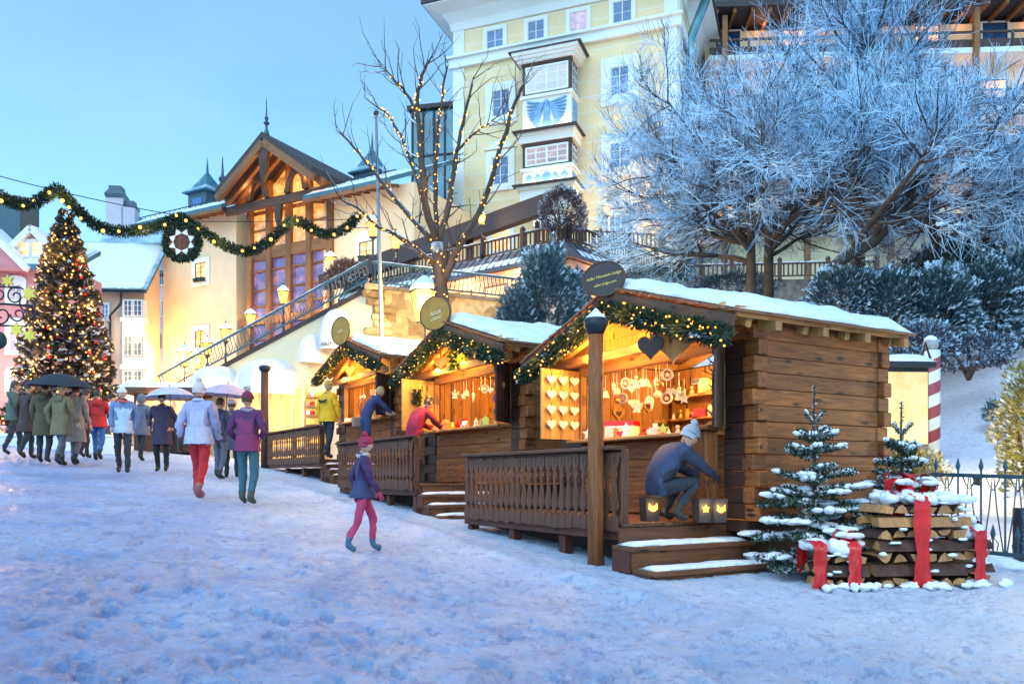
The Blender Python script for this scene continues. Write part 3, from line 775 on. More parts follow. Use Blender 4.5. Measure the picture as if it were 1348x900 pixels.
# ---- the yellow grand hotel
def hotel():
    R = P(893, HY, 48); fc = Fac(597, 53.14, .938, -.347)
    W = 14.8; D = 16; zt = 30.5; zb = 4
    t = thing('grand_hotel', 'tall pale yellow hotel with a glazed bay and a blue eagle relief', 'hotel', fc.o, fc.rz)
    mb = MB(); mb.box((W / 2, D / 2, (zt + zb) / 2), (W, D, zt - zb)); mb.build('wall', M['hotel'], t)
    zc = fc.to(597, 85)[1]
    mb = MB()
    mb.box((W / 2, -.12, zc), (W + .5, .24, .75)); mb.box((W / 2, -.2, zc + .30), (W + .66, .4, .16))
    mb.box((W + .12, D / 2, zc), (.24, D, .75)); mb.build('string_course', M['trim'], t)
    for x in (.4, W - .42):
        mb = MB(); mb.box((x, -.04, (zt + zb) / 2), (.8, .08, zt - zb)); mb.build('corner_pilaster', M['trim'], t)
    mb = MB(); mb.box((W + .04, .45, (zt + zb) / 2), (.08, .8, zt - zb)); mb.build('corner_pilaster', M['trim'], t)
    # cove and eaves, roof
    mb = MB(); o = 1.5; 
    lv = [(0, zt - .9), (.12, zt - .9), (.2, zt - .4), (.65, zt + .1), (o, zt + .35), (o, zt + .45)]
    vs = []; fs = []
    for e, z in lv: vs += [V((-e, -e, z)), V((W + e, -e, z)), V((W + e, D + e, z)), V((-e, D + e, z))]
    for i in range(len(lv) - 1):
        for j in range(4): fs.append((i * 4 + j, i * 4 + (j + 1) % 4, i * 4 + 4 + (j + 1) % 4, i * 4 + 4 + j))
    mb.add(vs, fs); mb.build('cove', M['trim'], t)
    mb = MB(); z = zt + .46; o2 = o + .12
    vs = [V((-o2, -o2, z)), V((W + o2, -o2, z)), V((W + o2, D + o2, z)), V((-o2, D + o2, z)), V((-o2, -o2, z + .3)), V((W + o2, -o2, z + .3)), V((W + o2, D + o2, z + .3)), V((-o2, D + o2, z + .3)), V((W * .3, D / 2, z + 5)), V((W * .7, D / 2, z + 5))]
    mb.add(vs, [(0, 3, 2, 1), (0, 1, 5, 4), (1, 2, 6, 5), (2, 3, 7, 6), (3, 0, 4, 7), (4, 5, 9, 8), (6, 7, 8, 9), (5, 6, 9), (7, 4, 8)]); mb.build('roof', M['roofdark'], t)
    for l, t_, r, b_ in ((641, 40, 663, 68), (695, 28, 717, 55), (750, 16, 773, 45), (807, 2, 832, 32)): wpx(fc, t, l, t_, r, b_, sur=.24, pane=('pane' if l != 750 else 'paner'))
    wpx(fc, t, 649, 119, 671, 153, sur=.5, rows=3); wpx(fc, t, 804, 88, 828, 125, sur=.62, rows=3)
    wpx(fc, t, 648, 207, 670, 243, sur=.42, rows=3, pedi='tri'); wpx(fc, t, 803, 187, 830, 221, sur=.55, rows=3)
    wpx(fc, t, 802, 284, 833, 330, sur=.4, cols=4, rows=3, pedi='tri'); wpx(fc, t, 648, 296, 672, 330, sur=.3, rows=3, pane='panew')
    # side wall window and downpipe
    mb = MB(); mb.tube([(W + 1.5, 3.0, zt + .3), (W + 1.2, 3.0, zt - .6), (W + .35, 3.0, zt - 2.6), (W + .35, 3.0, 8)], .30, 10); mb.build('downpipe', M['teal'], t)
    for z in (27.2, 22.0, 17.2):
        mb = MB(); mb.box((W + .05, 1.9, z), (.1, 1.2, 1.7)); wn = mb.build('window', M['trim'], t)
        mb = MB(); mb.box((W + .08, 1.9, z), (.1, .85, 1.35)); mb.build('pane', M['pane'], wn)
    # the bay
    y0 = -1.5
    xa, xb = fc.to(688, 100, y0)[0], fc.to(752, 100, y0)[0]; xm = (xa + xb) / 2; w_ = xb - xa
    zz = lambda py: fc.to(720, py, y0)[1]
    mb = MB()
    def ring(p0, p1, ex, m=None):
        a, b2 = zz(p0), zz(p1); mb.box((xm, y0 / 2 - ex / 2, (a + b2) / 2), (w_ + 2 * ex, -y0 + ex, abs(a - b2)))
    ring(123, 127, .12); ring(127, 173, .0); ring(173, 177, .3); ring(177, 186, .18); ring(219, 223, .14); ring(223, 244, .0); ring(244, 248, .34); ring(248, 262, .15); ring(262, 276, -.2); ring(276, 292, -.5)
    ring(68, 72, .55); ring(72, 76, .42); ring(76, 80, .26)
    bay = mb.build('bay', M['trim'], t)
    for p in (67.2, 173 - .6, 244 - .6):
        mb = MB(); a = zz(p); mb.box((xm, y0 / 2 - .25, a), (w_ + (1.5 if p < 100 else 1.0), -y0 + .75, .07)); mb.build('bay_flashing', M['roofdark'], t)
    for p0, p1 in ((80, 123), (186, 219)):
        a, b2 = zz(p0), zz(p1); h = a - b2
        mb = MB(); mb.box((xm, y0 / 2 + .14, (a + b2) / 2), (w_ - .1, -y0 - .3, h)); mb.build('bay_core', M['browntrim'], t)
        wn = window(t, xm, (a + b2) / 2 - .05, w_ - .36, h - .36, 0, 4, 3, 'paner', y0 + .02)
        # glazed return on the right side of the bay
        mb = MB(); mb.box((xb - .02, y0 / 2, (a + b2) / 2 - .05), (.05, -y0 - .45, h - .36)); sw = mb.build('window', M['pane'], t)
        mb = MB()
        for k in (-1, 0, 1): mb.box((xb + .015, y0 / 2 + k * .5, (a + b2) / 2 - .05), (.03, .05, h - .36))
        for k in (-1, 0, 1): mb.box((xb + .012, y0 / 2, (a + b2) / 2 - .05 + k * h * .27), (.02, -y0 - .45, .05))
        mb.build('frame', M['white'], sw)
        mb = MB()
        for x in (xa + .1, xb - .1): mb.box((x, y0 + .08, (a + b2) / 2), (.2, .2, h))
        mb.box((xm, y0 + .06, a - .09), (w_ + .1, .24, .18)); mb.build('bay_frame', M['browntrim'], t)
    # eagle relief
    a, b2 = zz(130), zz(171); h = a - b2; zc2 = (a + b2) / 2; mb = MB(); yy = y0 - .05
    def blob(pts): mb.prism(pts, .09, up_m(xm, yy + rnd(-.012, .012), zc2))
    for sg in (-1, 1):
        for i in range(10):
            an = math.radians(2 + i * 9.0); ln = w_ * (.40 - .022 * i) ; r0 = V((sg * (.05 + .012 * i) * w_, h * (.34 - .045 * i), 0))
            dx, dz = sg * math.cos(an), -math.sin(an) * .95 + .26; q = V((dx, dz, 0)).normalized(); s = V((-q.y, q.x, 0)) * h * (.028 + .002 * i)
            e = r0 + q * ln * .86
            pts = [r0 - s, e - s * .9, e + q * h * .05, e + s * .9, r0 + s]
            pts = [(p.x, p.y) for p in pts]; blob(pts if sg > 0 else pts)
        blob([(sg * .05 * w_, -h * .1), (sg * .16 * w_, -h * .42), (sg * .11 * w_, -h * .46), (sg * .01 * w_, -h * .2)][::1 if sg < 0 else 1])
    blob([(.07 * w_ * math.cos(q), h * .06 + h * .30 * math.sin(q)) for q in [i * math.pi / 8 for i in range(16)]])
    blob([(-.02 * w_, h * .25), (.03 * w_, h * .28), (.05 * w_, h * .40), (.0, h * .47), (-.05 * w_, h * .42), (-.09 * w_, h * .36), (-.04 * w_, h * .36)][::-1])
    blob([(-.06 * w_, -h * .2), (.06 * w_, -h * .2), (.1 * w_, -h * .47), (0, -h * .42), (-.1 * w_, -h * .47)][::-1])
    mb.build('eagle_relief', M['bluerelief'], bay)
    # lozenge panel below and side panels
    a, b2 = zz(226), zz(241); h = a - b2; mb = MB()
    for i in range(5):
        x = -w_ * .36 + i * w_ * .18
        if i != 2: mb.prism([(0, -h * .42), (w_ * .08, 0), (0, h * .42), (-w_ * .08, 0)], .06, up_m(xm + x, y0 - .03, (a + b2) / 2))
    mb.prism(ngon(h * .44, 20), .07, up_m(xm, y0 - .03, (a + b2) / 2)); mb.build('lozenge_relief', M['bluerelief'], bay)
    for p0, p1 in ((131, 169), (227, 240)):
        a, b2 = zz(p0), zz(p1); mb = MB(); mb.box((xb + .02, y0 / 2, (a + b2) / 2), (.05, -y0 - .5, a - b2)); mb.build('side_relief', M['bluerelief'], bay)
    # uplights standing on the two ledges
    for py in (171, 242):
        for i in range(4):
            x = xm - w_ * .36 + i * w_ * .24; z = zz(py)
            lamp('ledge_light', (x, y0 - .34, z + .06), 12, (1, .80, .55), .06, parent=t)
    # facade lights by the terrace doors
    wl = fc.to(872, 262)
    for px_, py_, e in ((868, 262, 520), (720, 300, 160), (615, 300, 140)):
        x, z = fc.to(px_, py_)
        mb = MB(); mb.lathe([(.05, -.3), (.16, -.2), (.26, .2), (.1, .3), (.0, .42)], 8, (x, -.45, z)); mb.beam((x, 0, z - .3), (x, -.45, z - .3), .06, .06); mb.build('wall_light', M['lampglass'], t)
        lamp('wall_glow', (x, -.9, z + .2), e, (1, .74, .36), .2, parent=t)
    return fc
HF = hotel()

# ---- glass stair tower between hotel and chalet
fc = Fac(543, 57, .95, -.2); x1 = fc.to(600, 300)[0]
t = thing('glass_tower', 'teal glass tower squeezed in left of the hotel, behind the lit bare tree', 'tower', fc.o, fc.rz)
z1 = fc.to(560, 145)[1]; mb = MB(); mb.box((x1 / 2, 3, z1 / 2), (x1, 6, z1)); mb.build('glazing', M['teal'], t)
mb = MB()
for i in range(5): mb.box((x1 * i / 4, -.05, z1 / 2), (.12, .1, z1))
for i in range(9): mb.box((x1 / 2, -.04, z1 * i / 8), (x1, .08, .12))
mb.build('mullions', M['iron'], t)
mb = MB(); mb.box((x1 / 2, 3, z1 + .15), (x1 + .6, 6.6, .3)); mb.build('roof', M['roofdark'], t)

# ---- chalet with the glazed gable
def chalet():
    fc = Fac(215, 55.8, .88, -.47); to = fc.to
    t = thing('alpine_house', 'yellow house with a tall timber and glass gable in the middle', 'house', fc.o, fc.rz)
    W = to(545, 300)[0]; xl = to(311, 300)[0]; xr = to(426, 300)[0]; D = 12
    zl = to(262, 287)[1]; zr = to(485, 252)[1]
    mb = MB(); mb.box((xl / 2, D / 2, zl / 2), (xl, D, zl)); mb.build('wall', M['chalet'], t)
    mb = MB(); mb.box(((xr + W) / 2, D / 2, zr / 2), (W - xr, D, zr)); mb.build('wall', M['chalet'], t)
    # side roofs
    for a, b2, z in ((-1.4, xl + .3, zl), (xr - .3, W - .6, zr)):
        mb = MB(); th = .25
        prof = [(-1.5, z - .35), (-1.5, z - .1), (D / 2, z + 3.6), (D / 2, z + 3.3)]
        mb.prism([(p, q) for p, q in prof], b2 - a, frame_m(((a + b2) / 2, 0, 0), (0, 1, 0), (0, 0, 1), (1, 0, 0))); mb.build('roof', M['roofblue'], t)
        mb = MB()
        for i in range(int((b2 - a) / .7)): mb.beam((a + .3 + i * .7, -1.4, z - .45), (a + .3 + i * .7, 0, z - .05), .16, .2)
        mb.box(((a + b2) / 2, -1.46, z - .42), (b2 - a, .1, .22)); mb.build('eave_beams', M['timber'], t)
        mb = MB(); 
        for i in range(int((b2 - a) / .5)): mb.box((a + .2 + i * .5, -.9, z + .35), (.03, .03, .35))
        mb.beam((a, -.9, z + .5), (b2, -.9, z + .5), .05, .05); mb.build('snow_guard', M['iron'], t)
        snow_slab(lambda u, v: (a + .1 + u * (b2 - a - .2), -1.45 + v * 3.0, z - .08 + v * 3.0 * .493), .16, 'roof_snow', t, 30, 10, 3.3, .1)
    # glazed gable front, standing 1 m proud
    y0 = -1.0; X = lambda px: to(px, 300, y0)[0]; Z = lambda px, py: to(px, py, y0)[1]
    ga, gb = X(313), X(424); apx = (ga + gb) / 2; zA = Z(352, 200); zE = Z(300, 264); zT = zE
    mb = MB(); mb.prism([(ga, 0), (gb, 0), (gb, zE), (apx, zA), (ga, zE)], .3, up_m(0, .3, 0)); mb.build('gable_core', M['timber'], t)
    for k, (pa, pb, mt) in enumerate(((500, 416, 'panep'), (411, 328, 'panep'), (319, 268, 'paneo'))):
        z0, z1 = Z(368, pa), Z(368, pb)
        mb = MB(); mb.box((apx, .1, (z0 + z1) / 2), (gb - ga - .2, .1, z1 - z0)); g = mb.build('glazing', M[mt], t)
    mb = MB(); mb.prism([(ga + .1, Z(368, 262)), (gb - .1, Z(368, 262)), (apx, zA - .5)], .1, up_m(0, .1, 0)); mb.build('glazing', M['paneo'], t)
    for i in range(5):
        x = ga + .15 + (gb - ga - .3) * i / 4; zt = zE + (zA - zE) * (1 - abs(x - apx) / (apx - ga)) - .2
        mb = MB(); mb.box((x, -.08, zt / 2), (.42, .34, zt), None, .03); mb.build('timber_column', M['timber'], t)
    for py, hh in ((497, .3), (414, .5), (323, .75), (290, .12), (346, .12), (372, .12), (394, .12), (440, .12), (466, .12)):
        z = Z(368, py); mb = MB(); mb.box((apx, -.02, z), (gb - ga + (1.6 if hh == .5 else .1), .3 if hh > .2 else .14, hh), None, .02); mb.build('timber_beam', M['timber'], t)
    z = Z(368, 264); mb = MB(); mb.box((apx, -1.0, z), (gb - ga + 2.0, .3, .55), None, .05); mb.build('carved_beam', M['barge'], t)
    # big gable roof with deep eaves
    sl = (zA - zE) / (apx - ga); ov = 2.4; zt = zA + .55
    for sg in (-1, 1):
        R = (apx - ga) + .45
        mb = MB(); mb.prism([(0, zt - .4), (0, zt), (sg * R, zt - sl * R), (sg * R, zt - sl * R - .4)][::1 if sg < 0 else -1], ov + D / 2, frame_m((apx, (D / 2 - ov) / 2, 0), (1, 0, 0), (0, 0, 1), (0, -1, 0))); mb.build('gable_roof', M['roofdark'], t)
        for k, yy in enumerate((-ov + .12, -ov + .9, -ov + 1.7)):
            mb = MB(); mb.beam((apx, yy, zt - .62), (apx + sg * R, yy, zt - .62 - sl * R), .26, .46, .02); mb.build('gable_rafter', M['timber'], t)
        # carved trestle boards under the rafters
        x = apx + sg * (apx - ga) * .46; zb = z + .3; hh = (zt - sl * abs(x - apx) - .7) - zb
        out = [(-.95, 0), (-.55, 0), (-.42, hh * .42), (-.2, hh * .62), (0, hh * .66), (.2, hh * .62), (.42, hh * .42), (.55, 0), (.95, 0), (.7, hh * .45), (.32, hh * .78), (.26, hh), (-.26, hh), (-.32, hh * .78), (-.7, hh * .45)]
        mb = MB(); mb.prism(out, .22, up_m(x, -1.15, zb)); mb.build('carved_trestle', M['barge'], t)
    mb = MB(); mb.prism([(-.5, 0), (-.34, -.5), (-.22, -1.6), (0, -2.0), (.22, -1.6), (.34, -.5), (.5, 0), (.3, .5), (-.3, .5)], .24, up_m(apx, -2.2, zt - 1.0)); mb.build('carved_pendant', M['barge'], t)
    mb = MB(); mb.prism([(-.3, 0), (-.2, -.9), (0, -1.5), (.2, -.9), (.3, 0)], .24, up_m(apx, -1.0, z - .2)); mb.build('carved_pendant', M['barge'], t)
    mb = MB(); mb.lathe([(.2, zt - .1), (.08, zt + .3), (.07, zt + .5), (.2, zt + .65), (.07, zt + .8), (.13, zt + .95), (.05, zt + 1.1), (.02, zt + 2.1), (0, zt + 2.2)], 8, (apx, -ov + .4, 0)); mb.build('finial', M['copper'], t)
    for x, y in ((ga + 1.2, -.6), (apx + .5, -.5), (gb - 1.2, -.6)): lamp('gable_glow', (x, y - .6, zE + .3), 80, (1, .55, .18), .3, parent=t)
    for x in (ga + .5, apx, gb - .5): lamp('column_glow', (x, -.9, Z(368, 408)), 60, (1, .55, .18), .2, parent=t)
    # windows
    wpx(fc, t, 258, 346, 272, 370, sur=.32, cols=2, rows=2, pane='panew', frame='browntrim', box_=1); wpx(fc, t, 258, 435, 271, 458, sur=.34, pane='panew', frame='browntrim')
    wpx(fc, t, 474, 318, 491, 342, sur=.32, pane='panew', frame='browntrim', pedi='arc', box_=1)
    # turrets
    for px, py0, py1, w_ in ((273, 280, 258, 42), (490, 252, 232, 38)):
        x = to(px, 300, 3.5)[0]; z0 = to(px, py0, 3.5)[1] - 1.5; z1 = to(px, py1, 3.5)[1]; hw = w_ / 1050 * 55 / 2
        mb = MB(); mb.box((x, 3.5, (z0 + z1) / 2), (hw * 1.7, hw * 1.7, z1 - z0)); tu = mb.build('turret', M['copper'], t)
        mb = MB(); mb.box((x, 3.5 - hw * .86, (z0 + z1) / 2 + .4), (hw * .9, .05, (z1 - z0) * .4)); mb.build('pane', M['pane'], tu)
        mb = MB(); q = hw * 1.41 * 1.12; mb.lathe([(q, z1), (q, z1 + .08), (q * .62, z1 + .5), (q * .26, z1 + 1.25), (.1, z1 + 1.7), (.06, z1 + 2.3), (0, z1 + 2.9)], 4, (x, 3.5, 0), None, math.pi / 4); mb.build('turret_roof', M['roofblue'], tu)
    x = to(293, 300, 4)[0]; zz = to(293, 250, 4)[1]
    mb = MB(); mb.lathe([(.25, zz - 1), (.12, zz + .4), (.3, zz + .8), (.1, zz + 1.1), (.03, zz + 2.4), (0, zz + 2.5)], 8, (x, 4, 0)); mb.build('finial', M['copper'], t)
    lamp('wall_wash', (to(240, 470)[0], -2.0, to(240, 485)[1]), 950, (1, .60, .18), .3, parent=t)
    lamp('wall_wash', (to(470, 380)[0], -3.0, to(470, 330)[1]), 160, (1, .66, .25), .3, parent=t)
chalet()

# ---- houses at the far end of the street
def lilac_house():
    fc = Fac(160, 62, 1, .12); to = fc.to
    t = thing('gabled_house', 'pale lilac house with grey shutters under a blue slate roof', 'house', fc.o, fc.rz, 'old houses at the end of the square')
    xa = to(120, 400)[0]; xb = to(219, 400)[0]; zt = to(190, 352)[1]
    mb = MB(); mb.box(((xa + xb) / 2, 4, zt / 2), (xb - xa, 8, zt))
    xm = to(188, 340)[0]; hw = 2.6; mb.prism([(xm - 1.5, zt), (xb, zt), (xb, to(217, 343)[1]), (xm, to(188, 331)[1]), (xm - 1.5, to(167, 352)[1])], .4, up_m(0, .2, 0)); mb.build('wall', M['lilac'], t)
    mb = MB(); mb.prism([(-.5, zt - .6), (-.5, zt - .3), (7, zt + 6), (7, zt + 5.6)], xb - xa + 1.2, frame_m(((xa + xb) / 2, 0, 0), (0, 1, 0), (0, 0, 1), (1, 0, 0))); mb.build('roof', M['roofblue'], t)
    for a, b2 in (((166, 357), (188, 330)), ((188, 330), (219, 343))):
        p, q = to(*a), to(*b2); mb = MB(); mb.beam((p[0], -.5, p[1]), (q[0], -.5, q[1]), .9, .35); mb.build('verge', M['trim'], t)
    for px, py, w_, h_ in ((154, 282, 26, 44), (172, 290, 20, 30)):
        p = to(px, py, 6); u = w_ / 1050 * 66; v = h_ / 1050 * 66
        mb = MB(); mb.box((p[0], 6, p[1] - v), (u * .85, 1.2, v * 3)); ch = mb.build('chimney', M['lilac'], t)
        mb = MB(); mb.lathe([(u * .62, p[1] + v * .45), (u * .66, p[1] + v * .55), (u * .45, p[1] + v * .7), (u * .42, p[1] + v * .82), (0, p[1] + v * .83)], 4, (p[0], 6, 0), None, math.pi / 4); mb.build('cowl', M['copper'], ch)
    wpx(fc, t, 203, 356, 216, 375, sur=.1, cols=4, rows=2); 
    for l, tt, r, bb in ((191, 398, 208, 417), (191, 440, 208, 458)):
        wn = wpx(fc, t, l + 3, tt, r - 3, bb, sur=.1, pane='panew')
        for px in (l - 1, r + 1):
            x = to(px, tt)[0]; z0, z1 = to(px, bb)[1], to(px, tt)[1]; mb = MB(); mb.box((x, -.06, (z0 + z1) / 2), (.32, .06, z1 - z0)); mb.build('shutter', M['gray'], wn)
    wpx(fc, t, 194, 484, 204, 500, sur=.1, pane='panew'); wpx(fc, t, 213, 396, 217, 416, sur=.08)
    lamp('shop_glow', (to(200, 500)[0], -2, to(200, 505)[1]), 250, (1, .62, .25), .3, parent=t)
lilac_house()
def oriel_house():
    fc = Fac(126, 52, 1, .10); to = fc.to
    t = thing('gabled_house', 'peach house with a white oriel and a steep snow covered roof', 'house', fc.o, fc.rz, 'old houses at the end of the square')
    xa = to(60, 400)[0]; xb = to(190, 400)[0]; zt = to(165, 384)[1]; zr = to(140, 318)[1]
    mb = MB(); mb.box(((xa + xb) / 2, 1.5, zt / 2), (xb - xa, 3, zt)); mb.build('wall', M['peach'], t)
    mb = MB(); mb.prism([(-.8, zt - .25), (-.8, zt), (3.6, zr + 1.0), (3.6, zr + .75)], xb - xa + .8, frame_m(((xa + xb) / 2, 0, 0), (0, 1, 0), (0, 0, 1), (1, 0, 0))); mb.build('roof', M['roofblue'], t)
    sl = (zr + 1 - zt) / 4.4
    mb = MB(); mb.prism([(.0, zt - .1), (3.0, zt - .1), (3.0, zt + sl * 3.4)], xb - xa - .02, frame_m(((xa + xb) / 2, 0, 0), (0, 1, 0), (0, 0, 1), (1, 0, 0))); mb.build('gable_wall', M['peach'], t)
    snow_slab(lambda u, v: (xa - .3 + u * (xb - xa + .5), -.75 + v * 4.3, zt + .01 + v * 4.3 * sl), .22, 'roof_snow', t, 30, 16, 1.7)
    mb = MB(); mb.tube([(xa, -.9, zt - .1), (xb + .4, -.9, zt - .1)], .09, 8); x = to(146, 400)[0]
    mb.tube([(x + 1, -.9, zt - .1), (x + .8, -.5, zt - .9), (x, -.15, zt - 1.6), (x, -.15, 1)], .08, 8); mb.build('gutter', M['iron'], t)
    # oriel: panelled box with three rows of windows
    oa, ob = to(161, 400, -.6)[0], to(189, 400, -.6)[0]; zz = lambda py: to(175, py, -.6)[1]
    mb = MB()
    for a, b2, e in ((394, 560, 0), (418, 424, .1), (424, 440, -.02), (480, 486, .12), (486, 500, .02), (530, 536, .12)): mb.box(((oa + ob) / 2, -.3 - e / 2, (zz(a) + zz(b2)) / 2), (ob - oa + 2 * e, .6 + e, zz(a) - zz(b2)))
    orl = mb.build('oriel', M['trim'], t)
    for a, b2 in ((395, 416), (442, 468), (488, 510)):
        for l, r in ((163, 174), (176, 187)): wpx(fc, t, l, a, r, b2, sur=0, y=-.64, rows=3)
    for py in (437, 498): lamp('oriel_glow', ((oa + ob) / 2, -1.6, zz(py) - .3), 60, (1, .66, .25), .2, parent=t)
    wpx(fc, t, 134, 400, 143, 420, sur=.1, rows=3)
oriel_house()
def pink_house():
    fc = Fac(0, 40, 1, .06); to = fc.to
    t = thing('gabled_house', 'pink house with a snowy dormer gable at the left edge', 'house', fc.o, fc.rz, 'old houses at the end of the square')
    xa = to(-90, 400)[0]; xb = to(96, 400)[0]; zt = to(40, 352)[1]
    mb = MB(); mb.box(((xa + xb) / 2, 1.6, zt / 2), (xb - xa, 3.2, zt)); mb.build('wall', M['pink'], t)
    mb = MB(); mb.prism([(-.7, zt - .3), (-.7, zt - .02), (2.2, zt + 1.5), (2.2, zt + 1.25)], xb - xa + .8, frame_m(((xa + xb) / 2, 0, 0), (0, 1, 0), (0, 0, 1), (1, 0, 0))); mb.build('roof', M['roofblue'], t)
    snow_slab(lambda u, v: (xa - .3 + u * (xb - xa + .5), -.65 + v * 2.8, zt + .02 + v * 2.8 * .524), .2, 'roof_snow', t, 40, 14, 4.1)
    def gable(pl, pr, pa, pya, pyb, y, nm):
        x0, x1, xm = to(pl, 340, y)[0], to(pr, 340, y)[0], to(pa, 340, y)[0]; za = to(pa, pya, y)[1]; zb = to(pa, pyb, y)[1]
        mb = MB(); mb.prism([(x0 + .25, zt - .3), (x1 - .25, zt - .3), (x1 - .25, zb), (xm, za - .25), (x0 + .25, zb)], .3, up_m(0, y + .15, 0)); d = mb.build(nm, M['pink'], t)
        mb = MB()
        for xs in (x0, x1):
            zs = zb - .35; mb.beam((xm, y - .1, za - .1), (xs, y - .1, zs), .35, .3)
        mb.build('verge', M['trim'], d)
        for sg, xs in ((0, x0), (1, x1)): snow_slab(lambda u, v: (xm + (xs - xm) * u, y - .25 + v * 2.2, za + .06 + (zb - .35 - za) * u), .16, 'gable_snow', d, 12, 10, xs)
    gable(3, 82, 43, 299, 332, -.15, 'dormer'); gable(-88, 38, -25, 290, 345, -.7, 'side_gable')
    wpx(fc, t, 26, 318, 40, 337, sur=.1, pane='panew', y=-.16); wpx(fc, t, 42, 318, 56, 337, sur=.1, pane='panew', y=-.16)
    for l, a, r, b2 in ((13, 374, 30, 395), (13, 432, 30, 462), (13, 494, 32, 515), (62, 432, 80, 462)): wpx(fc, t, l, a, r, b2, sur=.2, pane='paner', pedi='arc')
    p = to(15, 285, 2.6); mb = MB(); mb.box((p[0], 2.6, p[1] - 1.2), (1.9, 1.9, 4)); mb.build('chimney', M['copper'], t)
    lamp('house_glow', (to(20, 480)[0], -2.5, to(20, 500)[1]), 350, (1, .62, .35), .3, parent=t)
pink_house()

# ---- balconied building on the right, behind the frosted trees
fc = Fac(928, 57, 1, -.06); to = fc.to
t = thing('balconied_building', 'dark roofed hotel wing with lit timber balconies behind the frosted trees', 'hotel wing', fc.o, fc.rz)
W = to(1480, 100)[0]; zt = to(960, 42)[1]
mb = MB(); mb.box((W / 2, 5, zt / 2), (W, 10, zt)); mb.build('wall', M['cream'], t)
mb = MB(); mb.prism([(-2.6, zt + .3), (-2.6, zt + .75), (5, zt + 3.2), (12, zt + .5)], W + 1, frame_m((W / 2, 0, 0), (0, 1, 0), (0, 0, 1), (1, 0, 0))); mb.build('roof', M['roofdark'], t)
mb = MB()
for i in range(int(W / 1.2)): mb.beam((.4 + i * 1.2, -2.4, zt + .15), (.4 + i * 1.2, 0, zt + .15), .2, .3)
mb.build('eave_beams', M['timber'], t)
for k, py in enumerate((92, 165, 238, 310)):
    z = to(1000, py)[1]
    mb = MB(); mb.box((W / 2, -.9, z), (W, 1.8, .35)); bc = mb.build('balcony', M['trim'], t)
    mb = MB(); mb.box((W / 2, -1.72, z + 1.25), (W, .12, .14)); mb.box((W / 2, -1.72, z + .5), (W, .05, .5))
    for i in range(int(W / 2.2)): mb.box((.5 + i * 2.2, -1.72, z + .7), (.14, .14, 1.2))
    mb.build('balustrade', M['browntrim'], bc)
    for i in range(5):
        x = 1.6 + i * 4.6; window(t, x, z + 1.6, 1.7, 2.3, .12, 2, 2, 'panew' if (i + k) % 2 else 'pane', 0, None, 'browntrim')
        lamp('balcony_light', (x + 2.2, -.8, z + 2.6), 16, (1, .5, .22), .2, parent=t)
for i in range(5):
    mb = MB(); mb.box((1 + i * 5.6, -1.9, zt / 2), (.35, .35, zt)); mb.build('timber_post', M['timber'], t)

# ------------------------------------------------------------- the terrace
C0 = V((P(745, 316, 37).x, 37, 0)); LD = V((-.79, .61, 0)).normalized(); RD = V((.68, .733, 0)).normalized(); TZ = P(745, 316, 37).z
A1 = C0 + LD * 15; B1 = C0 + RD * 10.2; B2 = B1 + V((10.5, -.9, 0))
t = thing('terrace_pavilion', 'low peach pavilion with a seamed metal skirt roof under the terrace', 'pavilion', (C0.x, C0.y, 0))
mb = MB(); q = [(0, 0), (B1.x - C0.x, B1.y - C0.y), (B1.x - C0.x, B1.y - C0.y + 5), (A1.x - C0.x, B1.y - C0.y + 5), (A1.x - C0.x, A1.y - C0.y)]
mb.prism(q, TZ - 1.5, Matrix.Translation((0, 0, (TZ + 1.5) / 2 - .02))); mb.build('wall', M['peach'], t)
for d, L, nrm in ((LD, 15, V((-LD.y, LD.x, 0))), (RD, 10.2, V((RD.y, -RD.x, 0)))):
    if nrm.y > 0: nrm = -nrm
    o = V((0, 0, TZ)); c1 = .9
    ext = -(c1 * 1.05) if True else 0
    vs = [o + nrm * .02, o + d * L + nrm * .02, o + d * L + nrm * c1 - V((0, 0, .95)), o + nrm * c1 + d * ext - V((0, 0, .95))]
    mb = MB(); vs += [v + V((0, 0, -.12)) for v in vs]
    mb.add(vs, [(0, 3, 2, 1), (4, 5, 6, 7), (0, 1, 5, 4), (1, 2, 6, 5), (2, 3, 7, 6), (3, 0, 4, 7)])
    n = int(L / .45)
    for i in range(n + 1):
        a = o + d * (L * i / n) + nrm * .03; mb.beam(a + V((0, 0, .03)), a + nrm * (c1 - .02) - V((0, 0, .92)), .05, .07)
    mb.build('skirt_roof', M['seam'], t)
    snow_slab(lambda u, v: o + d * (u * L) + nrm * (.5 + v * .36) - V((0, 0, .5 + v * .38)), .05, 'roof_snow', t, 60, 6, L)
    mb = MB(); a = o + nrm * .12 - V((0, 0, 1.05)); mb.beam(a, a + d * L, .24, .22); mb.build('cornice', M['peach'], t)
    k = 0; x = 1.0
    while x < L - 1.6:
        a = o + d * (x + .8) + nrm * .06; mm = frame_m(a - V((0, 0, 2.5)), d, V((0, 0, 1)), nrm)
        mb = MB(); mb.prism([(-.7, -1.0), (.7, -1.0), (.7, 1.0), (-.7, 1.0)], .1, mm); wn = mb.build('window', M['timber'], t)
        mb = MB(); mb.prism([(-.6, -.9), (.6, -.9), (.6, .9), (-.6, .9)], .13, mm); mb.build('pane', M['panew'], wn); x += 2.3
    for x in (2.5, 6, 9): lamp('pavilion_light', o + d * x + nrm * .8 - V((0, 0, 1.5)), 110, (1, .55, .25), .15, parent=t)

